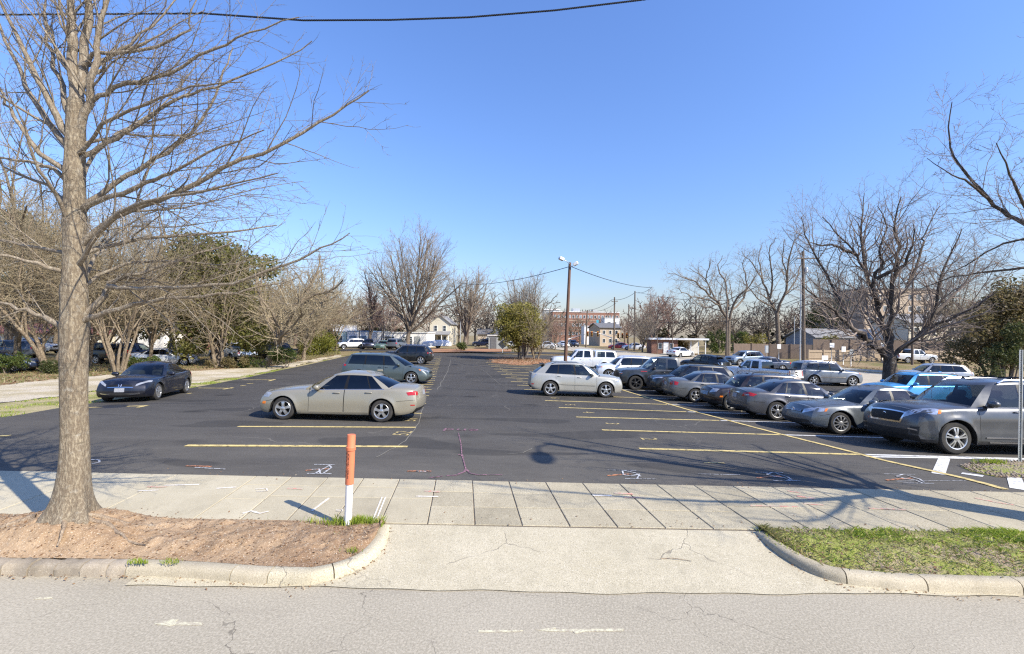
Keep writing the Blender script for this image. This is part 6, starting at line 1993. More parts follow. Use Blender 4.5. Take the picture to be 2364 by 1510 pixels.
for k, (px, d, w_, h_, mt, lb) in enumerate([(1655, 78, 2.6, 3.2, 'leaf_green', 'green bamboo like shrubs beside the brick shed'), (1745, 80, 2.4, 3.4, 'leaf_olive', 'yellowish shrub standing over the brown fence'),
        (1700, 84, 2.6, 3.8, 'leaf_green', 'tall green shrub between the two bare trees'), (1905, 76, 2.2, 3.0, 'leaf_olive', 'olive shrub in front of the blue grey house'), (1570, 76, 2.0, 1.6, 'leaf_brown', 'brown green shrub beside the white sedan at the shed')]):
    plant('shrub', lb, 'shrub', px, d, ell(8, 40 + k, (-w_ * .6, w_ * .6), (-.6, .6), (.6, h_), (.6, 1.1)), 2600, .22, M[mt], 50 + k, 3, .05, h_ * .6, SHR)
plant('evergreen_tree', 'dark conifer like evergreen behind the crossarm utility pole', 'tree', 1905, 92, ell(9, 51, (-3.2, 3.2), (-1.5, 1.5), (4, 9.5), (1.2, 2.0)), 4500, .32, M['leaf_dark'], 60, 1, .3, 5)
plant('blossom_tree', 'small pink flowering tree before the blue grey house', 'tree', 1882, 96, ell(6, 53, (-2.4, 2.4), (-1, 1), (3.0, 4.6), (.8, 1.3)), 2200, .22, M['blossom'], 62, 1, .12, 3)
plant('ivy_thicket', 'ivy covered evergreen thicket at the end of the plank fence', 'tree', 2318, 41, ell(20, 55, (-3.4, 5.5), (-1.5, 1.5), (1.0, 8.8), (.9, 1.7)) + [(.6, 0, 5.2, 3.2, 1.6, 4.2)], 20000, .22, M['leaf_brown'], 64, 9, .10, 5.0, None, 'bark_tan')
plant('ivy_thicket', 'glossy green evergreen bush in front of the thicket', 'shrub', 2325, 38.5, ell(9, 57, (-1.6, 2.2), (-.5, .5), (.6, 4.2), (.6, 1.1)), 5500, .16, M['leaf_dark'], 66, 4, .06, 2.0)
bt('bare_tree', 'tangled bare tree leaning out of the ivy thicket', 2285, 42.5, 9.5, 73, dict(P_SCRUB, limbs=6, rmin=.010, budget=26000), TAN, trunk_r=.13, trunk_h=2.5, stems=3, spread=.3, group=BT)

# far woods, one mass
M['woods_a'] = simple('far_twig_grey', (.105, .085, .066), (.15, .125, .10), .2, .95)
M['woods_b'] = simple('far_twig_red', (.13, .085, .066), (.17, .115, .09), .2, .95)
M['woods_c'] = simple('far_twig_tan', (.15, .115, .078), (.20, .155, .11), .2, .95)
def woods():
    protos = []
    for sd, P in ((81, P_OVAL), (83, P_SCRUB), (85, P_VASE)):
        T = Tree(sd)
        Q = dict(P, n=[1, 4, 3, 2, 1], kids=[0, 6, 4, 3], rmin=.068)
        pts = [Vector((0, 0, -.3)), Vector((.1, 0, 2)), Vector((0, .1, 4))]
        T.br.append((pts, [.28, .24, .2], 0))
        az = 0
        for j in range(8):
            az += 2.4; a = lerp(1.2, .3, j / 7)
            T.grow(pts[1].lerp(pts[2], j / 7), Vector((math.cos(az) * math.sin(a), math.sin(az) * math.sin(a), math.cos(a))), 7.0, .11, 1, Q)
        protos.append(T.arrays(budget=4300))
    r_ = random.Random(9)
    VV, QQ, MI, n = [], [], [], 0
    spots = []
    for px in range(-260, 2700, 25):
        d = r_.uniform(98, 128)
        if 940 < px < 1090 or 1975 < px < 2180: d = r_.uniform(114, 130)
        if 1250 < px < 1470: d = r_.uniform(150, 185)
        spots.append((px + r_.uniform(-20, 20), d))
    for px in range(-200, 640, 46): spots.append((px, r_.uniform(60, 85)))
    for px in range(2130, 2600, 50): spots.append((px, r_.uniform(55, 85)))
    for px in range(640, 840, 40): spots.append((px, r_.uniform(85, 95)))
    for px, d in spots:
        v, q = protos[r_.randrange(3)]
        s_ = r_.uniform(.75, 1.2); a = r_.uniform(0, 6.28)
        if d > 140: s_ *= .9
        p = gx(px, d)
        c, s2 = math.cos(a) * s_, math.sin(a) * s_
        w = np.stack([v[:, 0] * c - v[:, 1] * s2 + p.x, v[:, 0] * s2 + v[:, 1] * c + p.y, v[:, 2] * s_ + p.z], 1)
        VV.append(w); QQ.append(q + n); MI.append(np.full(len(q), r_.choice([0, 0, 1, 2]))); n += len(v)
    return tag(np_mesh('woods', np.concatenate(VV), np.concatenate(QQ), [M['woods_a'], M['woods_b'], M['woods_c']], None, False, np.concatenate(MI)), kind='stuff')
woods()
# evergreen undergrowth under the far woods
r_ = random.Random(19)
bl = []
for px in range(-260, 2700, 22):
    if 960 < px < 1480: continue
    p = gx(px, r_.uniform(100, 125))
    for _ in range(2):
        bl.append((p.x + r_.uniform(-2, 2), p.y, p.z + r_.uniform(.8, 3.8), r_.uniform(1.5, 3), 1.5, r_.uniform(1, 2.4)))
M['brush'] = leaves('undergrowth_leaf', (.06, .05, .028), (.10, .08, .045), (.075, .085, .03))
tag(leaf_cloud('undergrowth', bl, 20000, .7, M['brush'], 71), kind='stuff')

# ------------------------------------------------------------------ buildings
M['brick'] = simple('red_brick', (.24, .125, .09), (.30, .165, .12), 3, .9, .3, 20)
M['brick_dark'] = simple('brown_brick', (.20, .10, .075), (.26, .14, .10), 3, .9, .3, 20)
M['white_wall'] = simple('white_painted_wall', (.74, .73, .70), (.80, .79, .77), .8, .8, .1, 30)
M['mint_wall'] = simple('pale_green_wall', (.52, .66, .58), (.60, .72, .64), .8, .8)
M['cream'] = simple('cream_siding', (.60, .55, .43), (.66, .61, .49), .6, .8)
M['beige'] = simple('beige_wall', (.42, .34, .25), (.48, .39, .29), .5, .85)
M['taupe'] = simple('brown_tower_wall', (.40, .31, .225), (.46, .37, .275), .5, .85)
M['blue_grey'] = simple('blue_grey_wall', (.20, .23, .265), (.25, .28, .32), .6, .8)
M['roof_dark'] = simple('dark_shingle_roof', (.11, .11, .115), (.16, .16, .165), 3, .9, .4, 14)
M['roof_grey'] = simple('grey_shingle_roof', (.20, .20, .20), (.27, .265, .26), 3, .9, .4, 14)
M['roof_red'] = simple('red_roof', (.20, .075, .06), (.25, .10, .08), 1, .7)
M['shed_grey'] = simple('grey_shed_wall', (.30, .31, .30), (.36, .37, .36), 1, .8)
M['pane'] = simple('window_pane', (.03, .04, .05), (.07, .09, .11), .7, .06, spec=.8)
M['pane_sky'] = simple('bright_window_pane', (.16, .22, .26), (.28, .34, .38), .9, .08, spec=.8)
M['trim_white'] = simple('white_trim', (.78, .78, .76), rough=.6)
M['trim_blue'] = simple('blue_trim', (.20, .34, .52), rough=.6)
M['wood_pole'] = simple('pole_wood', (.115, .062, .042), (.165, .095, .065), 3, .9, .4, 30, vec=(6, 6, .6))
M['wood_pole_grey'] = simple('grey_pole_wood', (.115, .088, .065), (.165, .13, .10), 3, .9, .4, 30, vec=(6, 6, .6))
M['steel'] = simple('galvanised_steel', (.42, .44, .45), (.52, .54, .55), 5, .45, metal=.6)
M['wire'] = simple('black_wire', (.015, .015, .017), rough=.6)
M['lamp_white'] = simple('white_lamp_housing', (.74, .74, .72), rough=.45)
M['signal_yellow'] = simple('signal_yellow', (.72, .36, .03), rough=.5)
M['plank'] = simple('weathered_plank', (.34, .265, .185), (.44, .35, .25), 3, .9, .4, 30, vec=(4, 4, .7))
M['plank_brown'] = simple('brown_fence_board', (.17, .125, .095), (.23, .175, .135), 3, .9, .4, 30, vec=(4, 4, .7))
M['sign_white'] = simple('white_sign', (.80, .80, .79), rough=.5)
M['sign_dark'] = simple('sign_back', (.05, .055, .065), rough=.5)
M['orange'] = simple('orange_plastic', (.66, .19, .085), (.55, .17, .085), 9, .65, obj=True)
M['white_plastic'] = simple('white_plastic', (.78, .78, .77), (.72, .72, .70), 5, .4)
M['tarp'] = simple('white_tarp', (.78, .78, .77), (.70, .70, .69), 2, .6)

def window(parent, x, z, w, h, y=-.02, mull=(1, 1), frame='trim_white', pane='pane', deep=.06):
    """A framed window on the front (-y) wall at y; x, z is its centre."""
    m = MB()
    t = min(.09, w * .09)
    for sx in (-1, 1): m.box((x + sx * (w / 2 - t / 2), y, z), (t, deep * 1.4, h))
    for sz in (-1, 1): m.box((x, y, z + sz * (h / 2 - t / 2)), (w - 2 * t - .002, deep * 1.4, t))
    for i in range(1, mull[0]): m.box((x - w / 2 + w * i / mull[0], y, z), (t * .6, deep, h - 2 * t - .002))
    for i in range(1, mull[1]): m.box((x, y - .006, z - h / 2 + h * i / mull[1]), (w - 2 * t - .002, deep * .8, t * .6))
    f = m.build('window', M[frame], parent)
    p = MB(); p.box((x, y + .01, z), (w - t, .02, h - t))
    p.build('pane', M[pane], f)
    return f

def walls(root, w, d, h, mat, name='wall'):
    MB().box((0, d / 2, h / 2 - .3), (w, d, h + .6)).build(name, M[mat], root)

def gable(root, w, d, h, rise, mat, wallmat, over=.35, front=True):
    """Pitched roof; front=True puts the gable on the front wall."""
    m = MB()
    t = .14
    if front:
        a, b = w / 2 + over, d + over
        m.add([(-a, -over, h - over * rise / (w / 2)), (0, -over, h + rise), (a, -over, h - over * rise / (w / 2)), (-a, b, h - over * rise / (w / 2)), (0, b, h + rise), (a, b, h - over * rise / (w / 2)),
               (-a, -over, h - over * rise / (w / 2) + t), (0, -over, h + rise + t), (a, -over, h - over * rise / (w / 2) + t), (-a, b, h - over * rise / (w / 2) + t), (0, b, h + rise + t), (a, b, h - over * rise / (w / 2) + t)],
              [(6, 7, 10, 9), (7, 8, 11, 10), (0, 3, 4, 1), (1, 4, 5, 2), (0, 1, 7, 6), (1, 2, 8, 7), (3, 9, 10, 4), (4, 10, 11, 5), (0, 6, 9, 3), (2, 5, 11, 8)])
        g = MB(); g.add([(-w / 2, .0, h), (w / 2, .0, h), (0, .0, h + rise), (-w / 2, .1, h), (w / 2, .1, h), (0, .1, h + rise)], [(0, 1, 2), (5, 4, 3), (0, 2, 5, 3), (1, 4, 5, 2), (0, 3, 4, 1)])
        g.build('gable_wall', M[wallmat], root)
    else:
        a = w / 2 + over
        m.add([(-a, -over, h - .05), (a, -over, h - .05), (a, d / 2, h + rise), (-a, d / 2, h + rise), (a, d + over, h - .05), (-a, d + over, h - .05),
               (-a, -over, h + .10), (a, -over, h + .10), (a, d / 2, h + rise + .15), (-a, d / 2, h + rise + .15), (a, d + over, h + .10), (-a, d + over, h + .10)],
              [(6, 7, 8, 9), (9, 8, 10, 11), (0, 3, 2, 1), (3, 5, 4, 2), (0, 1, 7, 6), (4, 5, 11, 10), (1, 2, 8, 7), (2, 4, 10, 8), (0, 6, 9, 3), (3, 9, 11, 5)])
        for sx in (-1, 1):
            g = MB()
            x0, x1 = sx * (w / 2 - .1), sx * w / 2
            g.add([(x0, 0, h - .05), (x0, d, h - .05), (x0, d / 2, h + rise - .02), (x1, 0, h - .05), (x1, d, h - .05), (x1, d / 2, h + rise - .02)], [(0, 1, 2), (3, 5, 4), (0, 3, 4, 1), (1, 4, 5, 2), (2, 5, 3, 0)])
            g.build('gable_wall', M[wallmat], root)
    r = m.build('roof', M[mat], root)
    return r

def flat_roof(root, w, d, h, mat, over=.2, t=.22):
    return MB().box((0, d / 2, h + t / 2), (w + 2 * over, d + 2 * over, t)).build('roof', M[mat], root)

def building(name, label, px, d, rz=0.0, cat='building', group=None):
    p = gx(px, d)
    return thing(name, label, cat, (p.x, p.y, p.z), R(rz), group)
def pxw(n, d): return n / F_PX * d

# workshops at the lot end
WG = 'white workshops beyond the lot'
D_ = 84
b = building('workshop', 'pale green workshop with a raised roof and big glazed opening', 766, D_, 0, group=WG)
walls(b, 5.4, 8, 2.75, 'mint_wall'); flat_roof(b, 5.4, 8, 2.75, 'trim_white', .1, .16); MB().box((.6, 4, 3.5), (3.6, 5, 1.3)).build('clerestory', M['white_wall'], b); window(b, .5, 1.1, 3.0, 1.9, mull=(4, 2))
b = building('workshop', 'white workshop with blue roof trim and two glazed doors', 826, D_ - .6, 0, group=WG)
walls(b, 4.1, 8, 2.8, 'white_wall'); flat_roof(b, 4.1, 8, 2.8, 'trim_blue', .06, .2)
for x in (-1.0, 1.0): window(b, x, 1.25, 1.35, 1.5, mull=(3, 4), pane='pane_sky', frame='trim_blue')
b = building('workshop', 'blank white workshop wall with a drain pipe', 867, D_, 0, group=WG)
walls(b, 2.7, 8, 2.75, 'white_wall'); flat_roof(b, 2.7, 8, 2.75, 'trim_white', .04, .12); MB().tube([(.3, -.08, 0), (.3, -.08, 2.7)], .06, 6).build('drain_pipe', M['steel'], b)
b = building('workshop', 'long white workshop with two dark glazed doors behind the tall tree', 934, D_ + .4, 0, group=WG)
walls(b, 8.2, 9, 2.7, 'white_wall'); flat_roof(b, 8.2, 9, 2.7, 'trim_white', .15, .14)
for x in (-2.9, .5): window(b, x, 1.2, 1.9, 1.7, mull=(3, 4))
MB().box((2.4, -.05, 1.0), (1.0, .08, 2.1)).build('door', M['shed_grey'], b)
b = building('cream_house', 'narrow two storey cream house with front gable and porch roof', 1015, 104, -3, cat='house')
walls(b, 4.9, 8, 5.0, 'cream'); gable(b, 4.9, 8, 5.0, 1.9, 'roof_grey', 'cream', .3)
for x in (-1.05, 1.05): window(b, x, 3.85, .8, 1.35, mull=(1, 2))
m = MB(); m.add([(-2.6, -2.2, 2.35), (2.6, -2.2, 2.35), (2.6, -.01, 3.0), (-2.6, -.01, 3.0), (-2.6, -2.2, 2.5), (2.6, -2.2, 2.5), (2.6, -.01, 3.2), (-2.6, -.01, 3.2)], [(4, 5, 6, 7), (0, 3, 2, 1), (0, 1, 5, 4), (1, 2, 6, 5), (3, 0, 4, 7), (2, 3, 7, 6)])
m.build('porch_roof', M['roof_grey'], b)
for x in (-2.4, -.8, .8, 2.4): MB().box((x, -2.05, 1.1), (.16, .16, 2.5)).build('porch_post', M['trim_white'], b)
window(b, -1.2, 1.4, .9, 1.4); window(b, 1.2, 1.4, .9, 1.4)
MB().box((-.0, -.04, 1.0), (.95, .07, 2.1)).build('door', M['roof_dark'], b)
# covered boat at the lot end
p = gx(1006, 80); b = thing('covered_boat', 'white tarpaulin covered boat on a trailer before the cream house', 'boat', tuple(p))
prof = [(-2.7, .35, .5), (-2.2, .9, 1.15), (-1, 1.05, 1.35), (.8, 1.0, 1.5), (2.0, .95, 1.45), (2.7, .85, 1.1)]
V, F = [], []
for x, w_, h_ in prof:
    for k in range(9):
        a = PI * k / 8
        V.append((x, w_ * math.cos(a), .45 + (h_ - .45) * math.sin(a)))
for i in range(5):
    for k in range(8): F.append((i * 9 + k, i * 9 + k + 1, i * 9 + 10 + k, i * 9 + 9 + k))
F += [tuple(range(9)), tuple(range(53, 44, -1))]
o = mesh_obj('tarpaulin', V, F, M['tarp'], b, True, None, 50); bm_fix(o)
m = MB(); m.box((0, 0, .4), (4.6, .9, .1)); m.box((-3.0, 0, .38), (1.6, .08, .08)); m.build('trailer_frame', M['steel'], b)
for y in (-.85, .85): MB().lathe([(.02, -.09), (.28, -.09), (.30, 0), (.28, .09), (.02, .09)], 14, 0, 'Y', (.4, y, .29)).build('wheel', M['rubber'], b, True, 40)
# grey shed with diamond sign
b = building('grey_shed', 'flat roofed grey shed behind the diamond sign', 1150, 82, 0, cat='shed')
walls(b, 3.6, 5, 2.4, 'shed_grey'); flat_roof(b, 3.6, 5, 2.4, 'trim_white', .25, .15); MB().box((-.9, -.04, 1.0), (1.1, .07, 2.0)).build('door', M['roof_dark'], b)
b = building('low_building', 'low dark building at the mouth of the far lane', 1128, 100, 0)
walls(b, 5, 6, 2.6, 'beige'); gable(b, 5, 6, 2.6, 1.2, 'roof_dark', 'beige', .3, False); window(b, 0, 1.4, 1.2, 1.2)
# large brick block in the distance
b = building('brick_block', 'long red brick block with rows of windows on the horizon', 1352, 178, 4)
walls(b, 27, 14, 12.0, 'brick'); flat_roof(b, 27, 14, 12.0, 'trim_white', .15, .25)
for z, n in ((10.2, 18), (6.9, 18), (3.5, 18)):
    for i in range(n):
        if z == 6.9 and i % 5 == 4: continue
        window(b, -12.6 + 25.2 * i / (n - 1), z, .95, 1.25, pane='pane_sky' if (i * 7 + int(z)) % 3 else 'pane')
for z in (8.6, 5.2): MB().box((0, -.05, z), (27.04, .1, .22)).build('band_course', M['beige'], b)
m = MB(); m.box((-3, 6, 13.0), (3, 3, 1.6)); m.build('roof_plant', M['steel'], b); MB().box((4.5, 5, 12.8), (2, 2, 1.2)).build('roof_plant', M['shed_grey'], b)
b = building('brick_block', 'grey glazed wing beside the red brick block', 1272, 186, 0)
walls(b, 6.5, 10, 13.2, 'shed_grey'); flat_roof(b, 6.5, 10, 13.2, 'trim_white', .3, .3)
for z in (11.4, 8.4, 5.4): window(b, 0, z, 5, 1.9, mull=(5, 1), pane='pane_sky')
b = building('white_block', 'plain white block in front of the long brick block', 1412, 150, 0)
walls(b, 5.0, 6, 8.6, 'white_wall'); flat_roof(b, 5.0, 6, 8.6, 'trim_white', .1, .2); window(b, -1, 6.8, 1.0, 1.2); window(b, 1, 6.8, 1.0, 1.2)
b = building('white_block', 'low white building with a turquoise panel by the signals', 1368, 140, 0)
walls(b, 5.4, 6, 5.6, 'white_wall'); flat_roof(b, 5.4, 6, 5.6, 'trim_white', .1, .2); MB().box((1.4, -.06, 6.4), (.7, .1, 2.6)).build('turquoise_panel', simple('turquoise', (.05, .38, .52), rough=.5), b)
b = building('grey_house', 'two storey grey house with dark hipped roof behind the signals', 1408, 122, 12, cat='house')
walls(b, 6.0, 8, 4.9, 'beige'); gable(b, 6.0, 8, 4.9, 1.3, 'roof_dark', 'beige', .4, False)
for x in (-1.8, 0, 1.8): window(b, x, 3.7, .8, 1.1); window(b, x, 1.4, .8, 1.2)
b = building('brick_shed', 'low brick shed with a flat white roof canopy', 1534, 74, -8, cat='shed')
walls(b, 4.2, 5, 2.25, 'brick_dark'); window(b, -.7, 1.2, .6, 1.0); window(b, 1.1, 1.2, .6, .9); MB().box((.2, -.04, .9), (.8, .07, 1.9)).build('door', M['white_wall'], b)
MB().box((2.2, 2.4, 2.4), (9.4, 5.6, .28)).build('roof', M['trim_white'], b)
for x in (4.2, 5.4, 6.5): MB().box((x, .2, 1.1), (.14, .14, 2.4)).build('canopy_post', M['trim_white'], b)
MB().box((4.4, 5.0, 1.1), (4.4, .2, 2.4)).build('rear_wall', M['white_wall'], b)
b = building('blue_grey_house', 'long low blue grey house behind the brown fence', 1975, 82, 4, cat='house')
walls(b, 15.5, 8, 2.9, 'blue_grey'); gable(b, 15.5, 8, 2.9, 1.6, 'roof_grey', 'blue_grey', .4, False)
for x in (-6, -3.6, -.6, 2.4, 5.6): window(b, x, 1.9, .95, 1.4, mull=(1, 2))
MB().box((4.2, -.5, 2.2), (3, 1, 4.4)).build('bay', M['white_wall'], b)
b = building('cream_building', 'pale cream two storey building above the plank fence', 2158, 76, 0)
walls(b, 9.0, 8, 5.6, 'cream'); gable(b, 9.0, 8, 5.6, 1.6, 'roof_grey', 'cream', .4, False)
for x in (-3.2, -.4, 2.8): window(b, x, 4.2, 1.0, 1.4, mull=(1, 2)); window(b, x, 2.2, 1.3, 1.3, mull=(2, 1))
b = building('tower_block', 'brown tower block with a pale brick end showing through the dark tree', 2080, 97, 2)
walls(b, 16.5, 9, 13.6, 'taupe'); flat_roof(b, 16.5, 9, 13.6, 'roof_grey', .2, .3); MB().box((-1.0, -.25, 6.5), (3.4, .5, 14)).build('lift_tower', M['beige'], b)
for z in (11.9, 9.4, 6.9, 4.4):
    for x in (-7, -5.2, -3.6, 2, 3.8, 5.6, 7.2): window(b, x, z, .95, 1.2)
b = building('white_house', 'white gabled house behind the clipped hedge', 322, 58, 0, cat='house')
walls(b, 6.2, 8, 2.9, 'white_wall'); gable(b, 6.2, 8, 2.9, 1.6, 'roof_grey', 'white_wall', .3); window(b, -1.7, 1.5, .9, 1.3); window(b, 1.6, 1.5, .9, 1.3)
b = building('brick_house', 'red brick house half hidden by the magnolia', 452, 62, 0, cat='house')
walls(b, 5.6, 8, 3.2, 'brick'); gable(b, 5.6, 8, 3.2, 1.5, 'roof_dark', 'brick', .3, False)
for x in (-1.8, .1, 1.9): window(b, x, 1.9, .8, 1.3, mull=(1, 2))
b = building('long_building', 'long low building with a dark red roof beyond the drive', 70, 60, 0)
walls(b, 22, 9, 2.0, 'cream'); m = MB(); m.add([(-11.4, -.5, 1.95), (11.4, -.5, 1.95), (11.4, 4.5, 3.2), (-11.4, 4.5, 3.2), (11.4, 9.5, 1.95), (-11.4, 9.5, 1.95), (-11.4, -.5, 2.1), (11.4, -.5, 2.1), (11.4, 4.5, 3.4), (-11.4, 4.5, 3.4), (11.4, 9.5, 2.1), (-11.4, 9.5, 2.1)], [(6, 7, 8, 9), (9, 8, 10, 11), (0, 1, 7, 6), (1, 2, 8, 7), (2, 4, 10, 8), (0, 6, 9, 3), (3, 9, 11, 5), (0, 3, 2, 1), (3, 5, 4, 2)])
m.build('roof', M['roof_red'], b)
for i in range(8): window(b, -9.6 + 2.6 * i, 1.1, 1.1, .9, mull=(2, 1))

# ------------------------------------------------------------------ fences
def fence(name, label, pts, h, mats, pw, post_every, rail=True, gap=.012):
    """Board fence: each bay (boards on rails) and each post a part."""
    root = thing(name, label, 'fence', (0, 0, 0))
    r_ = random.Random(len(pts) * 7)
    L = [0]
    for a, b in zip(pts, pts[1:]): L.append(L[-1] + math.dist(a, b))
    nb = max(1, int(L[-1] / post_every))
    for k in range(nb):
        a, b = path_at(pts, k / nb), path_at(pts, (k + 1) / nb)
        ang = math.atan2(b[1] - a[1], b[0] - a[0])
        ln = math.dist(a, b)
        n = max(2, int(ln / pw))
        m = MB()
        for i in range(n):
            t = (i + .5) / n
            x, y = lerp(a[0], b[0], t), lerp(a[1], b[1], t)
            z = float(G(x, y))
            hh = h + r_.uniform(-.025, .025)
            off = r_.uniform(-.006, .006)
            m.box((x - math.sin(ang) * off, y + math.cos(ang) * off, z + hh / 2 - .03), (ln / n - gap, .022, hh), rz=ang)
        if rail:
            for q in (.22, .8):
                x, y = (a[0] + b[0]) / 2, (a[1] + b[1]) / 2
                m.box((x + math.sin(ang) * .045, y - math.cos(ang) * .045, float(G(x, y)) + h * q), (ln - .1, .05, .1), rz=ang)
        m.build('fence_panel', M[mats], root)
        p = MB(); p.box((a[0] + math.sin(ang) * .06, a[1] - math.cos(ang) * .06, float(G(*a)) + h / 2), (.12, .12, h + .08), rz=ang)
        p.build('fence_post', M[mats], root)
    return root
f0 = [tuple(gx(px, d).xy) for px, d in ((1694, 64), (1770, 64.5), (1875, 63))]
fence('board_fence', 'solid brown board fence below the yellowish shrub', f0, 2.05, 'plank_brown', .14, 2.4, False)
f0 = [tuple(gx(px, d).xy) for px, d in ((1877, 67), (2060, 66), (2240, 64))]
fence('board_fence', 'taller grey brown board fence standing behind the plank fence', f0, 2.75, 'plank_brown', .15, 2.4, False)
f1 = [tuple(gx(px, d).xy) for px, d in ((1866, 60), (1960, 60.5), (2100, 61.5), (2236, 62))]
fence('plank_fence', 'weathered light plank fence with dark posts beyond the side street', f1, 1.45, 'plank', .15, 2.15)

# ------------------------------------------------------------------ poles, lamps, signals
def pole(name, label, px, d, top_py, r, mat, lean=0.0, cat='utility pole', group=None, base=None):
    b = base or gx(px, d)
    t = ad(px, top_py, d)
    root = thing(name, label, cat, tuple(b), 0, group)
    h = t.z - b.z
    MB().tube([(0, 0, -.3), (lean * h * .5, 0, h * .5), (lean * h, 0, h)], [r, r * .88, r * .72], 10).build('pole', M[mat], root, True, 60)
    return root, h
UP = 'poles round the lot'
b, h = pole('lamp_pole', 'leaning dark wooden pole with two white floodlights in the lot', 1304, 36.5, 606, .155, 'wood_pole', .035, 'lamp post', UP)
LP = Vector(b.location); LPT = LP + Vector((.035 * h, 0, h))
tx = .035 * h
MB().tube([(tx, -.08, h - .15), (tx - .35, -.12, h + .12), (tx - .66, -.15, h + .22)], .03, 6).build('bracket', M['steel'], b, True)
MB().tube([(tx, -.08, h - .35), (tx + .25, -.12, h - .30)], .03, 6).build('bracket', M['steel'], b, True)
def flood(cx, cz, rz, tilt):
    m = MB(); m.box((0, 0, 0), (.42, .34, .26), ch=.05); m.box((0, -.19, -.02), (.36, .06, .22), ch=.02)
    rot = Matrix.Rotation(rz, 3, 'Z') @ Matrix.Rotation(tilt, 3, 'Y')
    m.v = [tuple(rot @ Vector(p) + Vector((cx, -.15, cz))) for p in m.v]
    m.build('floodlight', M['lamp_white'], b, True, 40)
flood(tx - .72, h + .28, .3, .35); flood(tx + .45, h - .12, -.3, -.5)
b, h = pole('utility_pole', 'tall wooden utility pole with a crossarm by the dark street tree', 1856, 52, 580, .21, 'wood_pole_grey', -.02, 'utility pole', UP)
UPB = Vector(b.location); UH = h
MB().box((-.02 * h + .35, -.12, h - .85), (2.3, .1, .12)).build('crossarm', M['wood_pole_grey'], b)
for x in (-.65, -.1, .6, 1.35):
    MB().lathe([(.03, 0), (.05, .04), (.03, .08), (.05, .12), (.02, .18)], 8, 0, 'Z', (-.02 * h + .35 + x - .35, -.12, h - .79)).build('insulator', M['trim_white'], b, True)
MB().lathe([(.01, -.5), (.2, -.48), (.22, 0), (.2, .05), (.01, .07)], 12, 0, 'Z', (-.02 * h + .32, -.1, h - 2.0)).build('transformer', M['steel'], b, True, 40)
b, h = pole('light_mast', 'thin silver steel mast in front of the crossarm utility pole', 1847, 50, 640, .075, 'steel', 0, 'pole', UP)
b, h = pole('utility_pole', 'grey wooden pole rising behind the dark street tree', 2106, 56, 616, .14, 'wood_pole_grey', -.005, 'utility pole', UP)
b, h = pole('utility_pole', 'steel grey pole with insulators by the traffic signals', 1417, 88, 686, .17, 'wood_pole_grey', 0, 'utility pole', UP)
P_A = Vector(b.location) + Vector((0, 0, h))
MB().box((0, -.1, h - .9), (1.2, .1, .1)).build('crossarm', M['wood_pole_grey'], b)
for x in (-.5, .5): MB().lathe([(.05, 0), (.09, .08), (.05, .16), (.08, .24), (.03, .36)], 8, 0, 'Z', (x, -.1, h - .85)).build('insulator', M['steel'], b, True)
b, h = pole('utility_pole', 'wooden pole with a loaded crossarm before the red brick block', 1352, 100, 716, .18, 'wood_pole_grey', .03, 'utility pole', UP)
MB().box((.03 * h, -.1, h - .3), (2.5, .12, .14)).build('crossarm', M['wood_pole'], b)
for x in (-1.1, -.4, .4, 1.1): MB().lathe([(.05, 0), (.09, .08), (.05, .16), (.08, .24), (.03, .36)], 8, 0, 'Z', (.03 * h + x, -.1, h - .22)).build('insulator', M['wire'], b, True)
P_B = Vector(b.location) + Vector((.03 * h, 0, h))
b, h = pole('utility_pole', 'wooden pole beside the three hanging signals', 1464, 86, 672, .16, 'wood_pole_grey', 0, 'utility pole', UP)
P_C = Vector(b.location) + Vector((0, 0, h))
pole('utility_pole', 'thin pole just ahead of the pole beside the hanging signals', 1450, 84, 702, .11, 'wood_pole_grey', 0, 'utility pole', UP)
pole('utility_pole', 'brown wooden pole in front of the fork crowned bare tree', 1677, 58, 690, .12, 'wood_pole_grey', 0, 'utility pole', UP)
pole('light_mast', 'slim pole in front of the brick shed canopy', 1552, 68, 742, .06, 'wood_pole_grey', 0, 'pole', UP)
pole('light_mast', 'slim pole between the shed door and the round street tree', 1517, 70, 768, .06, 'wood_pole_grey', 0, 'pole', UP)
pole('light_mast', 'thin mast before the pink flowering tree', 1833, 66, 732, .06, 'steel', 0, 'pole', UP)
pole('utility_pole', 'slim wooden pole by the cream house', 985, 92, 730, .12, 'wood_pole_grey', 0, 'utility pole', UP)
for px, tp, lb in ((881, 750, 'darker of the paired poles before the blank white workshop'), (885, 744, 'taller of the paired poles before the blank white workshop'), (829, 764, 'short pole before the blue trimmed workshop')):
    pole('utility_pole', lb, px, 80, tp, .10, 'wood_pole_grey', 0, 'utility pole', UP)
b, h = pole('street_lamp', 'street lamp with a short arm between the cream house and the broad tree', 1062, 88, 728, .09, 'steel', 0, 'street lamp', UP)
MB().tube([(0, 0, h - .1), (-.2, -.3, h + .1), (-.3, -.8, h + .15)], .05, 6).build('lamp_arm', M['steel'], b, True); MB().box((-.3, -1.0, h + .12), (.3, .6, .16), ch=.04).build('lamp_head', M['lamp_white'], b)
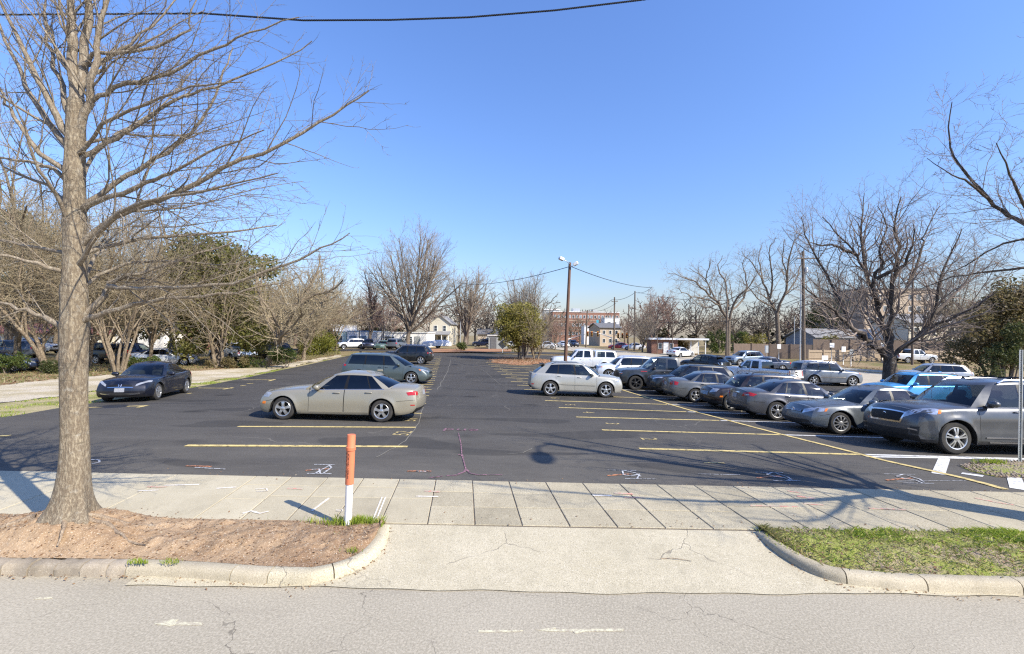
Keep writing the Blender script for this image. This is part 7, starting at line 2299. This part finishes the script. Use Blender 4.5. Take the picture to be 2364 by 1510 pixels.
# traffic signals
def signal(px, py, d, label, amber_on=False):
    c = ad(px, py, d)
    root = thing('traffic_signal', label, 'traffic light', tuple(c), 0, 'traffic signals at the crossing')
    MB().box((0, 0, 0), (.36, .22, 1.08), ch=.03).build('housing', M['signal_yellow'], root)
    for k, mt in enumerate(('red_lamp', 'amber', 'leaf_dark')):
        MB().lathe([(.001, -.13), (.12, -.13), (.14, -.12), (.15, -.25), (.16, -.25), (.15, -.11)], 12, 0, 'Y', (0, 0, .34 - .34 * k)).build('lens', M['plastic'] if k != 0 else M['red_lamp'], root, True, 40)
    return root, c
D_S = 92
for px, lb in ((1427, 'first of the three yellow signals hanging by the wooden pole'), (1437, 'middle of the three yellow signals hanging by the wooden pole'), (1446.5, 'last of the three yellow signals hanging by the wooden pole')):
    signal(px, 775, D_S, lb)
b, h = pole('signal_mast', 'steel mast with a long arm carrying signals', 1412, 95, 778, .12, 'steel', 0, 'signal mast', UP)
MB().tube([(0, 0, h - .2), (-2.6, -.3, h + .7), (-5.0, -.5, h + 1.2)], [.09, .07, .05], 8).build('mast_arm', M['steel'], b, True)
for px, lb in ((1357, 'yellow signal at the free end of the mast arm'), (1366, 'yellow signal beside the wooden pole with the loaded crossarm'), (1380, 'yellow signal over the middle of the mast arm')):
    signal(px, 771, 94, lb)
b, h = pole('signal_mast', 'slanting arm signal mast by the lot lamp pole', 1308, 97, 782, .10, 'steel', 0, 'signal mast', UP)
MB().tube([(0, 0, h - .2), (2.0, -.3, h + .5), (3.8, -.5, h + 1.0)], [.08, .06, .05], 8).build('mast_arm', M['steel'], b, True)

def wire(name, label, pts, r, sag=0.0, twist=False):
    q = []
    for a, b in zip(pts, pts[1:]):
        a, b = Vector(a), Vector(b)
        for i in range(25 if b is not pts[-1] else 26):
            t = i / 25
            p = a.lerp(b, t); p.z -= sag * 4 * t * (1 - t)
            q.append(p)
    m = MB()
    if twist:
        for ph in (0, 2.1, 4.2):
            qq = []
            fine = [q[i].lerp(q[i + 1], k / 6) for i in range(len(q) - 1) for k in range(6)]
            for i, p in enumerate(fine):
                a = i * .7 + ph
                qq.append(p + Vector((0, math.cos(a), math.sin(a))) * r * .8)
            m.tube(qq, r * .62, 4)
    else:
        m.tube(q, r, 5)
    o = m.build(name, M['wire'], None, True)
    return tag(o, label, 'cable', 'overhead wires')
wire('overhead_cable', 'thick twisted black cable crossing the top of the sky', [ad(-900, 40, 9.5), ad(470, 31, 9.5), ad(700, 47, 9.5), ad(900, 46, 9.5), ad(1080, 40, 9.5), ad(1280, 24, 9.5), ad(1480, 0, 9.5), ad(2000, -75, 9.5), ad(2900, -230, 9.5)], .015, 0, True)
L0 = LPT + Vector((-.1, 0, -.35))
wire('overhead_wire', 'wire sagging from the lamp pole towards the broad bare tree', [L0, ad(1130, 655, 52), ad(1060, 652, 74)], .028, .18)
wire('overhead_wire', 'wire sagging from the lamp pole to the poles by the crossing', [L0 + Vector((.25, 0, 0)), ad(1505, 664, 60), P_C + Vector((0, 0, -.2))], .028, .4)
wire('overhead_wire', 'wire between the loaded crossarm pole and the insulator pole', [P_B, P_A + Vector((-.5, 0, -.5)), P_C + Vector((0, 0, -.3))], .035, .5)
wire('overhead_wire', 'lower wire from the insulator pole towards the loaded crossarm', [P_B + Vector((1, 0, -.2)), P_A + Vector((.5, 0, -1.0))], .03, .6)
ut = UPB + Vector((0, 0, UH - .8))
wire('overhead_wire', 'wire from the crossarm pole to the grey pole behind the dark tree', [ut + Vector((.9, 0, 0)), ad(2106, 622, 56), ad(2700, 560, 62)], .022, .5)
wire('overhead_wire', 'wire leading from the crossarm pole to the crossing', [ut + Vector((-.8, 0, 0)), ad(1677, 694, 58), P_C + Vector((.1, 0, -.1))], .024, .5)
wire('overhead_wire', 'lower telephone wire along the side street', [ad(2700, 745, 50), UPB + Vector((0, 0, UH - 5.2)), ad(1677, 742, 58), ad(1470, 742, 86)], .03, .25)
# lamp column outside the view whose shadow lies across the lot
b = thing('street_lamp', 'grey street lamp column standing on the grass verge', 'street lamp', (9.5, 4.75, .1), 0, UP)
MB().tube([(0, 0, -.1), (0, 0, 4), (0, 0, 8.25)], [.14, .12, .10], 12).build('pole', M['steel'], b, True, 60)
MB().tube([(0, 0, 8.2), (-.05, -.5, 8.45), (-.05, -1.25, 8.5)], .035, 8).build('lamp_arm', M['steel'], b, True)
m = MB(); m.lathe([(.001, -.5), (.14, -.44), (.22, -.2), (.24, .1), (.18, .36), (.06, .5), (.001, .5)], 16, 0, 'Y', (-.05, -1.5, 8.45)); m.v = [(p[0], p[1], 8.45 + (p[2] - 8.45) * .5) for p in m.v]
m.build('lamp_head', M['lamp_white'], b, True, 40)

# ------------------------------------------------------------------ signs
SG = 'signs along the side street'
def sign(name, label, px, py, d, w, h, mat='sign_white', base_d=None, lines=0, rot=0.0, ph=None):
    c = ad(px, py, d); g = gx(px, d)
    root = thing(name, label, 'sign', tuple(g), 0, SG)
    m = MB(); m.tube([(0, .03, -.1), (0, .03, c.z - g.z + h * .45)], .035, 6); m.build('post', M['steel'], root, True)
    p = MB(); p.box((0, 0, 0), (w, .025, h))
    if rot: p.v = [(a * math.cos(rot) - c_ * math.sin(rot), b_, a * math.sin(rot) + c_ * math.cos(rot)) for a, b_, c_ in p.v]
    o = p.build('sign_plate', M[mat], root); o.location = (0, -.03, c.z - g.z)
    return root
sign('diamond_sign', 'dark back of a diamond road sign by the olive tree', 1160, 795, 66, 1.0, 1.0, 'sign_dark', rot=PI / 4)
sign('parking_sign', 'grey parking sign before the brown fence', 1769, 806, 52, .42, .85, 'steel')
sign('parking_sign', 'small white sign on a post at the brown fence', 1798, 800, 56, .45, .55)
sign('parking_sign', 'white sign fixed high by the thin silver mast', 1920, 797, 55, .55, .55)
sign('parking_sign', 'white sign on a white post beside the plank fence', 1947, 806, 54, .5, .62)
sign('parking_sign', 'grey sign in front of the plank fence', 1965, 815, 53, .42, .85, 'steel')
sign('parking_sign', 'white sign board standing on the verge behind the silver boxy SUV', 1904, 826, 46, .62, .45)
sign('parking_sign', 'white sign above the plank fence behind the dark tree', 2037, 795, 60, .5, .55)
# channel post at the frame edge
p = gx(2357, 9.75)
b = thing('channel_post', 'perforated grey metal channel post beside the pebble island', 'sign post', tuple(p), 0)
m = MB()
for z in np.arange(0, 2.5, .05): pass
m.box((0, .012, 1.18), (.045, .006, 2.6)); m.box((-.032, -.004, 1.18), (.02, .006, 2.6)); m.box((.032, -.004, 1.18), (.02, .006, 2.6)); m.box((-.0245, .004, 1.18), (.005, .02, 2.6)); m.box((.0245, .004, 1.18), (.005, .02, 2.6))
m.build('channel', M['steel'], b)
h_ = MB()
for i in range(48): h_.lathe([(.0001, .0075), (.009, .0075)], 8, 0, 'Y', (0, 0, .1 + i * .05))
o = h_.build('holes', M['seam'], b); tag(o, kind='stuff')
o.location = (0, -.0001, 0)

# ------------------------------------------------------------------ marker post
pb = gp(803, 1210, .13)
b = thing('marker_post', 'white utility marker post with an orange cap sleeve at the verge end', 'marker post', tuple(pb), 0)
b.rotation_euler = (0, .028, 0)
MB().lathe([(.001, -.1), (.046, -.1), (.046, .62), (.001, .62)], 24).build('tube', M['white_plastic'], b, True, 40)
MB().lathe([(.001, .52), (.053, .52), (.053, .955), (.061, .958), (.063, .968), (.061, .985), (.063, .995), (.057, 1.004), (.053, 1.01), (.052, 1.15), (.049, 1.158), (.001, 1.158)], 28).build('sleeve', M['orange'], b, True, 40)
def text_mesh(s, size, res=3):
    c = bpy.data.curves.new('t', 'FONT'); c.body = s; c.size = size; c.align_x = 'CENTER'; c.align_y = 'CENTER'; c.resolution_u = res
    o = bpy.data.objects.new('t', c)
    me = bpy.data.meshes.new_from_object(o)
    bpy.data.objects.remove(o); bpy.data.curves.remove(c)
    return me
def stacked(txt, ang, z0, z1, size):
    V, F = [], []
    n = len(txt)
    for i, ch in enumerate(txt):
        if ch == ' ': continue
        me = text_mesh(ch, size)
        zc = lerp(z0, z1, (i + .5) / n)
        k = len(V)
        for v in me.vertices:
            a = ang + v.co.x / .0545
            V.append((.0545 * math.sin(a), -.0545 * math.cos(a), zc + v.co.y))
        F += [tuple(q + k for q in p.vertices) for p in me.polygons]
        bpy.data.meshes.remove(me)
    mesh_obj('lettering', V, F, M['wire'], b)
stacked('BURIED CABLE', -.10, .92, .60, .036)
stacked('WARNING', -.85, .94, .62, .050)

# ------------------------------------------------------------------ paint on the lot
def strip(name, pts, w, mat, off=.007, parent=None, zf=None, step=.25):
    """Painted line along a polyline, lying on the ground."""
    q = []
    for a, b in zip(pts, pts[1:]):
        n = max(1, int(math.dist(a, b) / step))
        q += [(lerp(a[0], b[0], i / n), lerp(a[1], b[1], i / n)) for i in range(n)]
    q.append(tuple(pts[-1][:2]))
    V, F = [], []
    for i, p in enumerate(q):
        a, b = q[max(0, i - 1)], q[min(len(q) - 1, i + 1)]
        dx, dy = b[0] - a[0], b[1] - a[1]; L = max(1e-6, math.hypot(dx, dy))
        ww = w(i / max(1, len(q) - 1)) if callable(w) else w
        for s_ in (1, -1):
            x, y = p[0] - dy / L * ww / 2 * s_, p[1] + dx / L * ww / 2 * s_
            V.append((x, y, (float(G(x, y)) if zf is None else zf(x, y)) + off))
    F = [(2 * i, 2 * i + 1, 2 * i + 3, 2 * i + 2) for i in range(len(q) - 1)]
    o = mesh_obj(name, V, F, mat, parent)
    if o.data.polygons[0].normal.z < 0: o.data.flip_normals()
    return o
def pts_px(px): return [tuple(gp(*p).xy) for p in px]
AX = Vector((-120.0, 1030.0)).normalized()          # along the aisle
def add2(p, v, k): return (p[0] + v[0] * k, p[1] + v[1] * k)
SP = 2.70
rl = random.Random(3)
# row on the drive side of the aisle
la = pts_px([(429, 1029), (941, 1031.5)]); lb = pts_px([(549, 985), (960, 987)])
rows = [la, lb]
e0 = la[1]; v0 = ((lb[1][0] - la[1][0]), (lb[1][1] - la[1][1]))
vl = Vector(v0).normalized()
for k in range(2, 17):
    e = add2(lb[1], vl, SP * (k - 1))
    s_ = (e[0] - 5.1, e[1] + .06)
    rows.append([s_, e])
for r_ in rows: strip('stall_line', r_, .145, M['yellow'], parent=lot)
# row on the street side of the aisle
ra = [pts_px([(1476, 1036), (1995, 1050)]), pts_px([(1390, 993), (1800, 1004)]), pts_px([(1330, 963), (1660, 971)]), pts_px([(1290, 941), (1585, 951)]), pts_px([(1258, 925), (1540, 934)]), pts_px([(1231, 911), (1500, 919)])]
dirr = Vector((ra[5][0][0] - ra[0][0][0], ra[5][0][1] - ra[0][0][1])); spr = dirr.length / 5; dirr.normalize()
for k in range(6, 16):
    s_ = add2(ra[5][0], dirr, spr * (k - 5)); ra.append([s_, (s_[0] + 5.3, s_[1] - .08)])
for r_ in ra: strip('stall_line', r_, .145, M['yellow'], parent=lot)
bd = pts_px([(1448, 904), (2322, 1131)])
bdv = Vector((bd[0][0] - bd[1][0], bd[0][1] - bd[1][1])).normalized()
strip('boundary_line', [bd[1], bd[0], add2(bd[0], bdv, 22)], .13, M['yellow'], .011, lot)
for k in range(12):                                   # white stall lines of the outer row
    a = ra[k][1] if k < 6 else add2(bd[0], bdv, 2.7 * (k - 6) + 1)
    strip('stall_line', [(a[0] + .05, a[1]), (a[0] + 5.2, a[1] - .05)], .13, M['white_line'], .007, lot)
strip('stall_line', pts_px([(2000, 1055), (2364, 1061), (2700, 1067)]), .12, M['white_line'], .009, lot)
strip('hatch_bar', pts_px([(2180, 1058), (2166, 1095)]), .19, M['white_line'], .007, lot, step=.1)
strip('hatch_bar', pts_px([(2338, 1061), (2339, 1078)]), .19, M['white_line'], .007, lot, step=.1)
strip('hatch_bar', pts_px([(2340, 1100), (2350, 1130)]), .19, M['white_line'], .007, lot, step=.1)
strip('arrow_mark', pts_px([(2220, 1093), (2270, 1100)]), .19, M['white_line'], .007, lot, step=.1)
# marks at the lot edge by the navy sedan
for a in ([(205, 941), (337, 937)], [(318, 941), (340, 936)], [(458, 896), (537, 896.5)], [(515, 899), (538, 895)], [(560, 877), (634, 877)], [(620, 880), (635, 876)], [(432, 909), (442, 908)], [(570, 886), (585, 885)], [(555, 891), (568, 890)], [(-40, 1008), (22, 1006)]):
    strip('stall_line', pts_px(a), .14, M['yellow'], .007, lot)

def ground_text(name, s, c, size, ang, mat, parent, off=.008, zf=None, sx=1.0):
    me = text_mesh(s, size, 2)
    V = []
    ca, sa = math.cos(ang), math.sin(ang)
    for v in me.vertices:
        x0, y0 = v.co.x * sx, v.co.y
        x, y = c[0] + x0 * ca - y0 * sa, c[1] + x0 * sa + y0 * ca
        V.append((x, y, (float(G(x, y)) if zf is None else zf(x, y)) + off))
    o = mesh_obj(name, V, [tuple(p.vertices) for p in me.polygons], mat, parent)
    bpy.data.meshes.remove(me)
    return o
for k in range(15):
    a = ra[k][0]
    c = add2((a[0], a[1]), dirr, -1.25)
    ground_text('stall_number', str(k + 1), (c[0] + .95 if k < 1 else c[0] + .75, c[1]), .62, -PI / 2, M['number'], lot)
for k in range(15):
    e = rows[k][1]
    c = add2(e, vl, 1.35 if k else 1.5)
    ground_text('stall_number', str(52 - k), (c[0] - .25, c[1]), .60, PI / 2, M['number'], lot)

# ------------------------------------------------------------------ surveyors' spray marks and hairline cracks
def spray(px, w, mat, off=.009, zf=None, parent=lot, name='spray_mark', z=None):
    strip(name, [tuple(gp(a, b, z).xy) for a, b in px], w, M[mat], off, parent, zf, .06)
SL = lambda x, y: .1005
def rune(cx, cy, k=1.0, orange=True, kind=0):
    s = lambda pl: [(cx + a * k, cy + b * k) for a, b in pl]
    if orange: spray(s([(-40, 4), (-10, 1), (14, 0)]), .055, 'spray_orange', .008)
    if kind == 0:
        spray(s([(-20, -10), (28, -9)]), .03, 'spray_white'); spray(s([(-36, 11), (20, 12)]), .03, 'spray_white')
        spray(s([(-16, 10), (16, -8), (20, -2), (2, 10)]), .035, 'spray_white', .010); spray(s([(-26, 2), (-8, 1), (-6, 11)]), .03, 'spray_white', .011)
    elif kind == 1:
        spray(s([(-40, -9), (26, -8)]), .022, 'spray_white'); spray(s([(0, 11), (72, 12)]), .022, 'spray_white')
        spray(s([(-6, -7), (-4, 2), (14, 5), (34, 0), (28, 11)]), .03, 'spray_white', .010); spray(s([(-4, -8), (24, -2), (36, 6)]), .03, 'spray_white', .011)
    else:
        spray(s([(-44, -9), (20, -8)]), .022, 'spray_white'); spray(s([(-6, 10), (60, 11)]), .022, 'spray_white')
        spray(s([(-6, -8), (-18, -4), (0, 1), (22, 4), (36, 10)]), .035, 'spray_white', .010); spray(s([(4, -6), (30, 2), (40, 9)]), .03, 'spray_white', .011)
rune(745, 1083, 1.0, True, 0); rune(1443, 1095, 1.0, True, 1); rune(1788, 1100, 1.0, True, 2); rune(2090, 1105, 1.1, True, 2)
for a, w_, mt in (([(430, 1076), (488, 1078)], .06, 'spray_orange'), ([(450, 1080), (520, 1084)], .03, 'spray_white'), ([(940, 1088), (996, 1089)], .07, 'spray_orange'), ([(960, 1089), (985, 1089)], .04, 'spray_white'),
                  ([(212, 1072), (230, 1068), (228, 1062), (208, 1062)], .035, 'spray_white'), ([(1612, 1095), (1708, 1097)], .022, 'spray_white'), ([(2070, 1112), (2230, 1110)], .016, 'spray_white')):
    spray(a, w_, mt)
for a, w_ in (([(1030, 1099), (1052, 1098), (1072, 1090), (1076, 1083)], .045), ([(1076, 1084), (1086, 1094), (1104, 1097), (1124, 1097)], .04), ([(990, 1104), (1022, 1100)], .03), ([(1126, 1097), (1160, 1097)], .025),
              ([(1058, 1000), (1064, 1024), (1066, 1048), (1076, 1086)], .025), ([(1058, 1050), (1066, 1052), (1070, 1057)], .04)):
    spray(a, w_, 'spray_pink')
c_ = gp(1064, 993)
ground_text('spray_word', 'end', (c_.x, c_.y), .62, PI, M['spray_pink'], lot, .009, None, 1.1)
for a, w_ in (([(870, 1056), (900, 1040), (935, 1018), (962, 985), (972, 955), (978, 930), (985, 905)], .022), ([(1040, 830), (1032, 855), (1018, 885), (1008, 905)], .03), ([(1108, 850), (1150, 885), (1200, 905)], .02),
              ([(1230, 1036), (1205, 1046), (1160, 1050)], .02)):
    q = []
    for i in range(len(a) - 1):
        for t in np.linspace(0, 1, 5)[:-1]:
            q.append((lerp(a[i][0], a[i + 1][0], t) + rl.uniform(-3, 3), lerp(a[i][1], a[i + 1][1], t) + rl.uniform(-.8, .8)))
    spray(q, w_, 'crack_fill' if 'crack_fill' in M else 'number', .006, name='crack')
# on the sidewalk
for a, w_, mt in (([(663, 1128), (700, 1129)], .05, 'spray_red'), ([(980, 1134), (1016, 1136)], .06, 'spray_red'), ([(960, 1146), (1012, 1147)], .04, 'spray_white_c'), ([(1418, 1139), (1462, 1141)], .06, 'spray_red'), ([(1368, 1144), (1412, 1145)], .06, 'spray_white_c'),
                  ([(1440, 1149), (1488, 1150)], .03, 'spray_red'), ([(1732, 1168), (1842, 1170)], .04, 'spray_red'), ([(1840, 1146), (1880, 1150), (1866, 1153)], .06, 'spray_red'), ([(1855, 1163), (1900, 1166)], .05, 'spray_red'), ([(1818, 1134), (1848, 1138)], .05, 'spray_red'),
                  ([(2006, 1174), (2090, 1177)], .04, 'spray_red'), ([(2250, 1150), (2300, 1160), (2340, 1166)], .05, 'spray_red'), ([(340, 1124), (384, 1125)], .045, 'spray_red'), ([(380, 1121), (460, 1119)], .05, 'spray_white_c'), ([(318, 1134), (366, 1132)], .04, 'spray_white_c'), ([(500, 1128), (545, 1125)], .05, 'spray_white_c'),
                  ([(720, 1180), (760, 1150)], .04, 'spray_white_c'), ([(590, 1130), (615, 1128), (618, 1134), (592, 1135)], .025, 'spray_white_c'), ([(560, 1186), (580, 1180), (600, 1186), (620, 1181)], .04, 'spray_white_c'), ([(776, 1178), (790, 1176), (790, 1181), (776, 1180)], .02, 'spray_white_c'),
                  ([(862, 1198), (882, 1148)], .022, 'spray_white_c'), ([(870, 1198), (890, 1148)], .022, 'spray_white_c'), ([(2190, 1228), (2240, 1224)], .03, 'spray_orange')):
    spray(a, w_, mt, .0045, SL, sidewalk, z=.1)
# pale arrows on the road
ZR = lambda x, y: 0.0
road = bpy.data.objects['road']
def road_patch(px):
    q = [gp(a, b_, 0.0) for a, b_ in px]
    o = MB().poly([(p.x, p.y) for p in q], .0015, .004).build('arrow_stroke', M['arrow'], road); bm_fix(o)
road_patch([(356, 1441), (398, 1430), (412, 1431), (404, 1436), (466, 1438), (466, 1444), (404, 1443), (392, 1446)])
road_patch([(1238, 1455), (1280, 1449), (1284, 1451), (1272, 1454), (1440, 1452), (1438, 1457), (1345, 1459), (1328, 1463), (1322, 1459), (1268, 1458)])
road_patch([(1104, 1456), (1190, 1455), (1208, 1456), (1192, 1459), (1104, 1460)])
road_patch([(78, 1381), (118, 1379), (122, 1382), (80, 1385)])
# fallen twig on the apron
tw = gp(1560, 1292, .05)
o = MB().tube([(-.16, .02, 0), (-.05, .012, .012), (.06, -.005, .008), (.17, -.03, 0)], [.004, .0045, .004, .0025], 5).build('fallen_twig', M['root_bark'], None, True)
o.location = (tw.x, tw.y, zA(tw.y) + .006)
tag(o, 'short brown twig lying on the driveway apron', 'twig')
# round black drain cover by the navy sedan
tag(MB().lathe([(.001, .004), (.42, .004), (.44, 0)], 24).build('drain_cover', M['plastic'], None), 'round black drain cover at the lot edge by the navy sedan', 'drain cover').location = gp(258, 939) + Vector((0, 0, .008))

# ------------------------------------------------------------------ ground clutter
def scatter_leaves(name, pts, size, mat, seed, flat=.35):
    rr = np.random.RandomState(seed)
    P = np.array(pts, float); n = len(P)
    nrm = np.stack([rr.normal(0, flat, n), rr.normal(0, flat, n), np.ones(n)], 1); nrm /= np.linalg.norm(nrm, axis=1)[:, None]
    a = np.cross(nrm, rr.normal(size=(n, 3))); a /= np.linalg.norm(a, axis=1)[:, None]
    b = np.cross(nrm, a)
    s = size * (.5 + rr.rand(n))[:, None]
    V = np.stack([P - a * s * .5, P + b * s * .3, P + a * s * .5, P - b * s * .3], 1).reshape(-1, 3)
    V[:, 2] += .006
    return tag(np_mesh(name, V, np.arange(n * 4).reshape(-1, 4), mat), kind='stuff')
M['dead_leaf'] = leaves('dead_leaf', (.26, .15, .08), (.36, .24, .14), (.50, .42, .30))
M['chip'] = leaves('pale_chip', (.46, .38, .28), (.62, .55, .45), (.30, .21, .14))
rc = random.Random(31)
dv = bpy.data.objects['dirt_verge'].data
vs = [v.co for v in dv.vertices]
def on_verge(n, obj_vs, jit=.01):
    out = []
    for _ in range(n):
        v = obj_vs[rc.randrange(len(obj_vs))]
        out.append((v.x + rc.uniform(-jit, jit), v.y + rc.uniform(-jit, jit), v.z))
    return out
vis = [v for v in vs if -6.6 < v.x < -1.7]
scatter_leaves('wood_chips', on_verge(1300, vis), .016, M['chip'], 3, .6)
scatter_leaves('fallen_leaves', on_verge(1500, vis), .03, M['dead_leaf'], 4, .5)
gv = [v.co for v in bpy.data.objects['grass_verge'].data.vertices if v.co.x < 9]
blades('straw', [(v[0], v[1], v[2], .5 + .6 * rc.random()) for v in on_verge(2600, gv, .02)], .045, M['blade_dry'], wid=.004, lean=1.6, seed=21)
scatter_leaves('leaf_scraps', on_verge(1400, gv), .03, M['dead_leaf'], 5, .5)
tw = MB()
for _ in range(70):
    v = vis[rc.randrange(len(vis))]; a = rc.uniform(0, 6.28); l_ = rc.uniform(.03, .10)
    tw.tube([(v.x, v.y, v.z + .006), (v.x + l_ * .5 * math.cos(a + .2), v.y + l_ * .5 * math.sin(a + .2), v.z + .012), (v.x + l_ * math.cos(a), v.y + l_ * math.sin(a), v.z + .008)], [.003, .0028, .0015], 4)
tag(tw.build('twig_litter', M['root_bark'], None, True), kind='stuff')
gl = []
for _ in range(700):                     # leaves and grit along the gutter, kerbs and joints
    k_ = rc.random()
    if k_ < .6:
        pk = KL if k_ < .35 else KR
        p_ = pk[rc.randrange(len(pk))]; x, y = p_[0] + rc.gauss(0, .02), p_[1] - abs(rc.gauss(0, .05)); z = .004 if y < 4.56 else zA(y)
    elif k_ < .8:
        x = rc.uniform(-6, 8); y = yF(x) + abs(rc.gauss(0, .16)); z = .102
    else:
        x = rc.uniform(-7, 8); y = yB(x) + rc.gauss(.02, .12); z = .104 if y < yB(x) else float(G(x, y))
    if -7.5 < x < 8.5: gl.append((x, y, z))
scatter_leaves('gutter_litter', gl, .026, M['dead_leaf'], 6, .4)
# tufts of grass round the marker post
pt = []
for _ in range(1500):
    a, r_ = rc.uniform(0, 6.28), abs(rc.gauss(0, .16))
    x, y = pb.x + .12 + r_ * math.cos(a) * 1.9, pb.y + .02 + r_ * math.sin(a) * .35
    if y > yF(x) - .005 or x > gp(890, 1212, .1).x: continue
    pt.append((x, y, .14, .6 + .6 * rc.random()))
for cx, cy, n_ in ((322, 1297, 90), (392, 1298, 60), (810, 1272, 40), (770, 1238, 60)):
    c = gp(cx, cy, .15)
    for _ in range(n_): pt.append((c.x + rc.gauss(0, .05), c.y + rc.gauss(0, .015), .15, .5))
blades('grass_tufts', pt, .065, M['blade'], wid=.0042, seed=8)
# grass strip and dry verge by the drive
pt = []
for _ in range(22000):
    u, v = rc.random(), rc.random()
    a, b = path_at(gc, u), path_at(ga, u)
    x, y = lerp(a[0], b[0], v), lerp(a[1], b[1], v)
    if y > 34: continue
    if mnoise.noise(Vector((x * .8, y * .8, 2))) < .02: continue
    pt.append((x, y, float(G(x, y)) - .03, .7 + .6 * rc.random()))
blades('strip_grass', pt, .055, M['blade'], wid=.012, seed=9)
pt = []
for _ in range(14000):
    u, v = rc.random(), rc.random() ** .8
    a, b = path_at(gb, u), path_at(gd, u)
    x, y = lerp(a[0], b[0], v), lerp(a[1], b[1], v)
    pt.append((x, y, float(G(x, y)) - .02, .6 + .8 * rc.random()))
blades('dry_grass', pt, .12, M['blade_dry'], wid=.02, seed=10)
lp = []
for _ in range(9000):
    u, v = rc.random(), rc.random()
    a, b = path_at(gb, u), path_at(gd, u)
    x, y = lerp(a[0], b[0], v), lerp(a[1], b[1], v)
    lp.append((x, y, float(G(x, y))))
scatter_leaves('drive_leaf_litter', lp, .16, M['dead_leaf'], 11, .5)
# leaf strewn island under the olive tree, litter along the lot end
ic = gx(1203, 50)
V, F = [], []
for i in range(9):
    for j in range(28):
        r_, a = i / 8, 2 * PI * j / 28
        k = 1 + .14 * math.sin(3 * a + 1) + .08 * math.sin(7 * a)
        x, y = ic.x + r_ * 3.9 * k * math.cos(a), ic.y + r_ * 5.2 * k * math.sin(a)
        V.append((x, y, float(G(x, y)) + .02 + .16 * (1 - r_ ** 2)))
for i in range(8):
    for j in range(28): F.append((i * 28 + j, (i + 1) * 28 + j, (i + 1) * 28 + (j + 1) % 28, i * 28 + (j + 1) % 28))
tag(mesh_obj('leaf_island_ground', V, F, M['litter'], None, True), kind='structure')
lp = [(v[0] + rc.uniform(-.4, .4), v[1] + rc.uniform(-.4, .4), v[2]) for v in V for _ in range(12)]
scatter_leaves('island_leaf_litter', lp, .16, M['dead_leaf'], 12, .5)
le = [tuple(gp(*p).xy) for p in ((1000, 814), (1090, 814), (1180, 812))]; lf = [tuple(gp(*p).xy) for p in ((995, 806), (1090, 806), (1180, 806))]
tag(ruled('leaf_bank_ground', le, lf, 20, 3, M['litter'], .06), kind='structure')
# pebble island by the channel post
V = []
pe = [tuple(gp(*p).xy) for p in ((2215, 1076), (2262, 1068), (2330, 1064), (2480, 1068), (2560, 1082), (2500, 1106), (2364, 1106), (2300, 1102), (2240, 1088))]
cx, cy = sum(p[0] for p in pe) / len(pe), sum(p[1] for p in pe) / len(pe)
V = [(cx, cy, float(G(cx, cy)) + .05)]; F = []
for r_ in (.5, 1.0):
    for p in pe:
        x, y = lerp(cx, p[0], r_), lerp(cy, p[1], r_)
        V.append((x, y, float(G(x, y)) + (.045 if r_ < 1 else .004)))
n = len(pe)
for i in range(n):
    F.append((0, 1 + i, 1 + (i + 1) % n)); F.append((1 + i, 1 + n + i, 1 + n + (i + 1) % n, 1 + (i + 1) % n))
o = mesh_obj('pebble_island_ground', V, F, M['verge'], None, True); bm_fix(o); tag(o, kind='structure')
m = MB()
ico = [(0, 0, 1), (.9, 0, .1), (.28, .85, .1), (-.73, .53, .1), (-.73, -.53, .1), (.28, -.85, .1), (0, 0, -.6)]
icf = [(0, 1, 2), (0, 2, 3), (0, 3, 4), (0, 4, 5), (0, 5, 1), (6, 2, 1), (6, 3, 2), (6, 4, 3), (6, 5, 4), (6, 1, 5)]
for _ in range(900):
    i = rc.randrange(n); a, b_ = rc.random(), rc.random()
    if a + b_ > 1: a, b_ = 1 - a, 1 - b_
    x = cx + (pe[i][0] - cx) * a + (pe[(i + 1) % n][0] - cx) * b_; y = cy + (pe[i][1] - cy) * a + (pe[(i + 1) % n][1] - cy) * b_
    s_ = rc.uniform(.014, .034); q = rc.uniform(0, 6.28)
    k_ = 1 - math.hypot(x - cx, y - cy) / 1.4
    m.add([(x + s_ * (p[0] * math.cos(q) - p[1] * math.sin(q)) * 1.3, y + s_ * (p[0] * math.sin(q) + p[1] * math.cos(q)), float(G(x, y)) + .02 + .03 * max(0, k_) + s_ * p[2] * .6) for p in ico], icf)
M['pebble'] = leaves('pebble', (.42, .33, .24), (.55, .46, .36), (.30, .20, .15))
tag(m.build('pebbles', M['pebble'], None, True), kind='stuff')
pt = [(gp(2290, 1074).x + rc.gauss(0, .16), gp(2290, 1074).y + rc.gauss(0, .05), float(G(cx, cy)) + .03, .8) for _ in range(260)]
blades('island_grass', pt, .07, M['blade'], seed=14)
# dry leaves on the grass by the side street
lp = []
for _ in range(5000):
    u, v = rc.random(), rc.uniform(1.0, 3.2)
    a, b_ = path_at(sb[:6], u), path_at(sd_, u)
    x, y = a[0] + (b_[0] - a[0]) * v, a[1] + (b_[1] - a[1]) * v
    lp.append((x, y, float(G(x, y)) - .05))
scatter_leaves('street_leaf_litter', lp, .18, M['dead_leaf'], 15, .4)
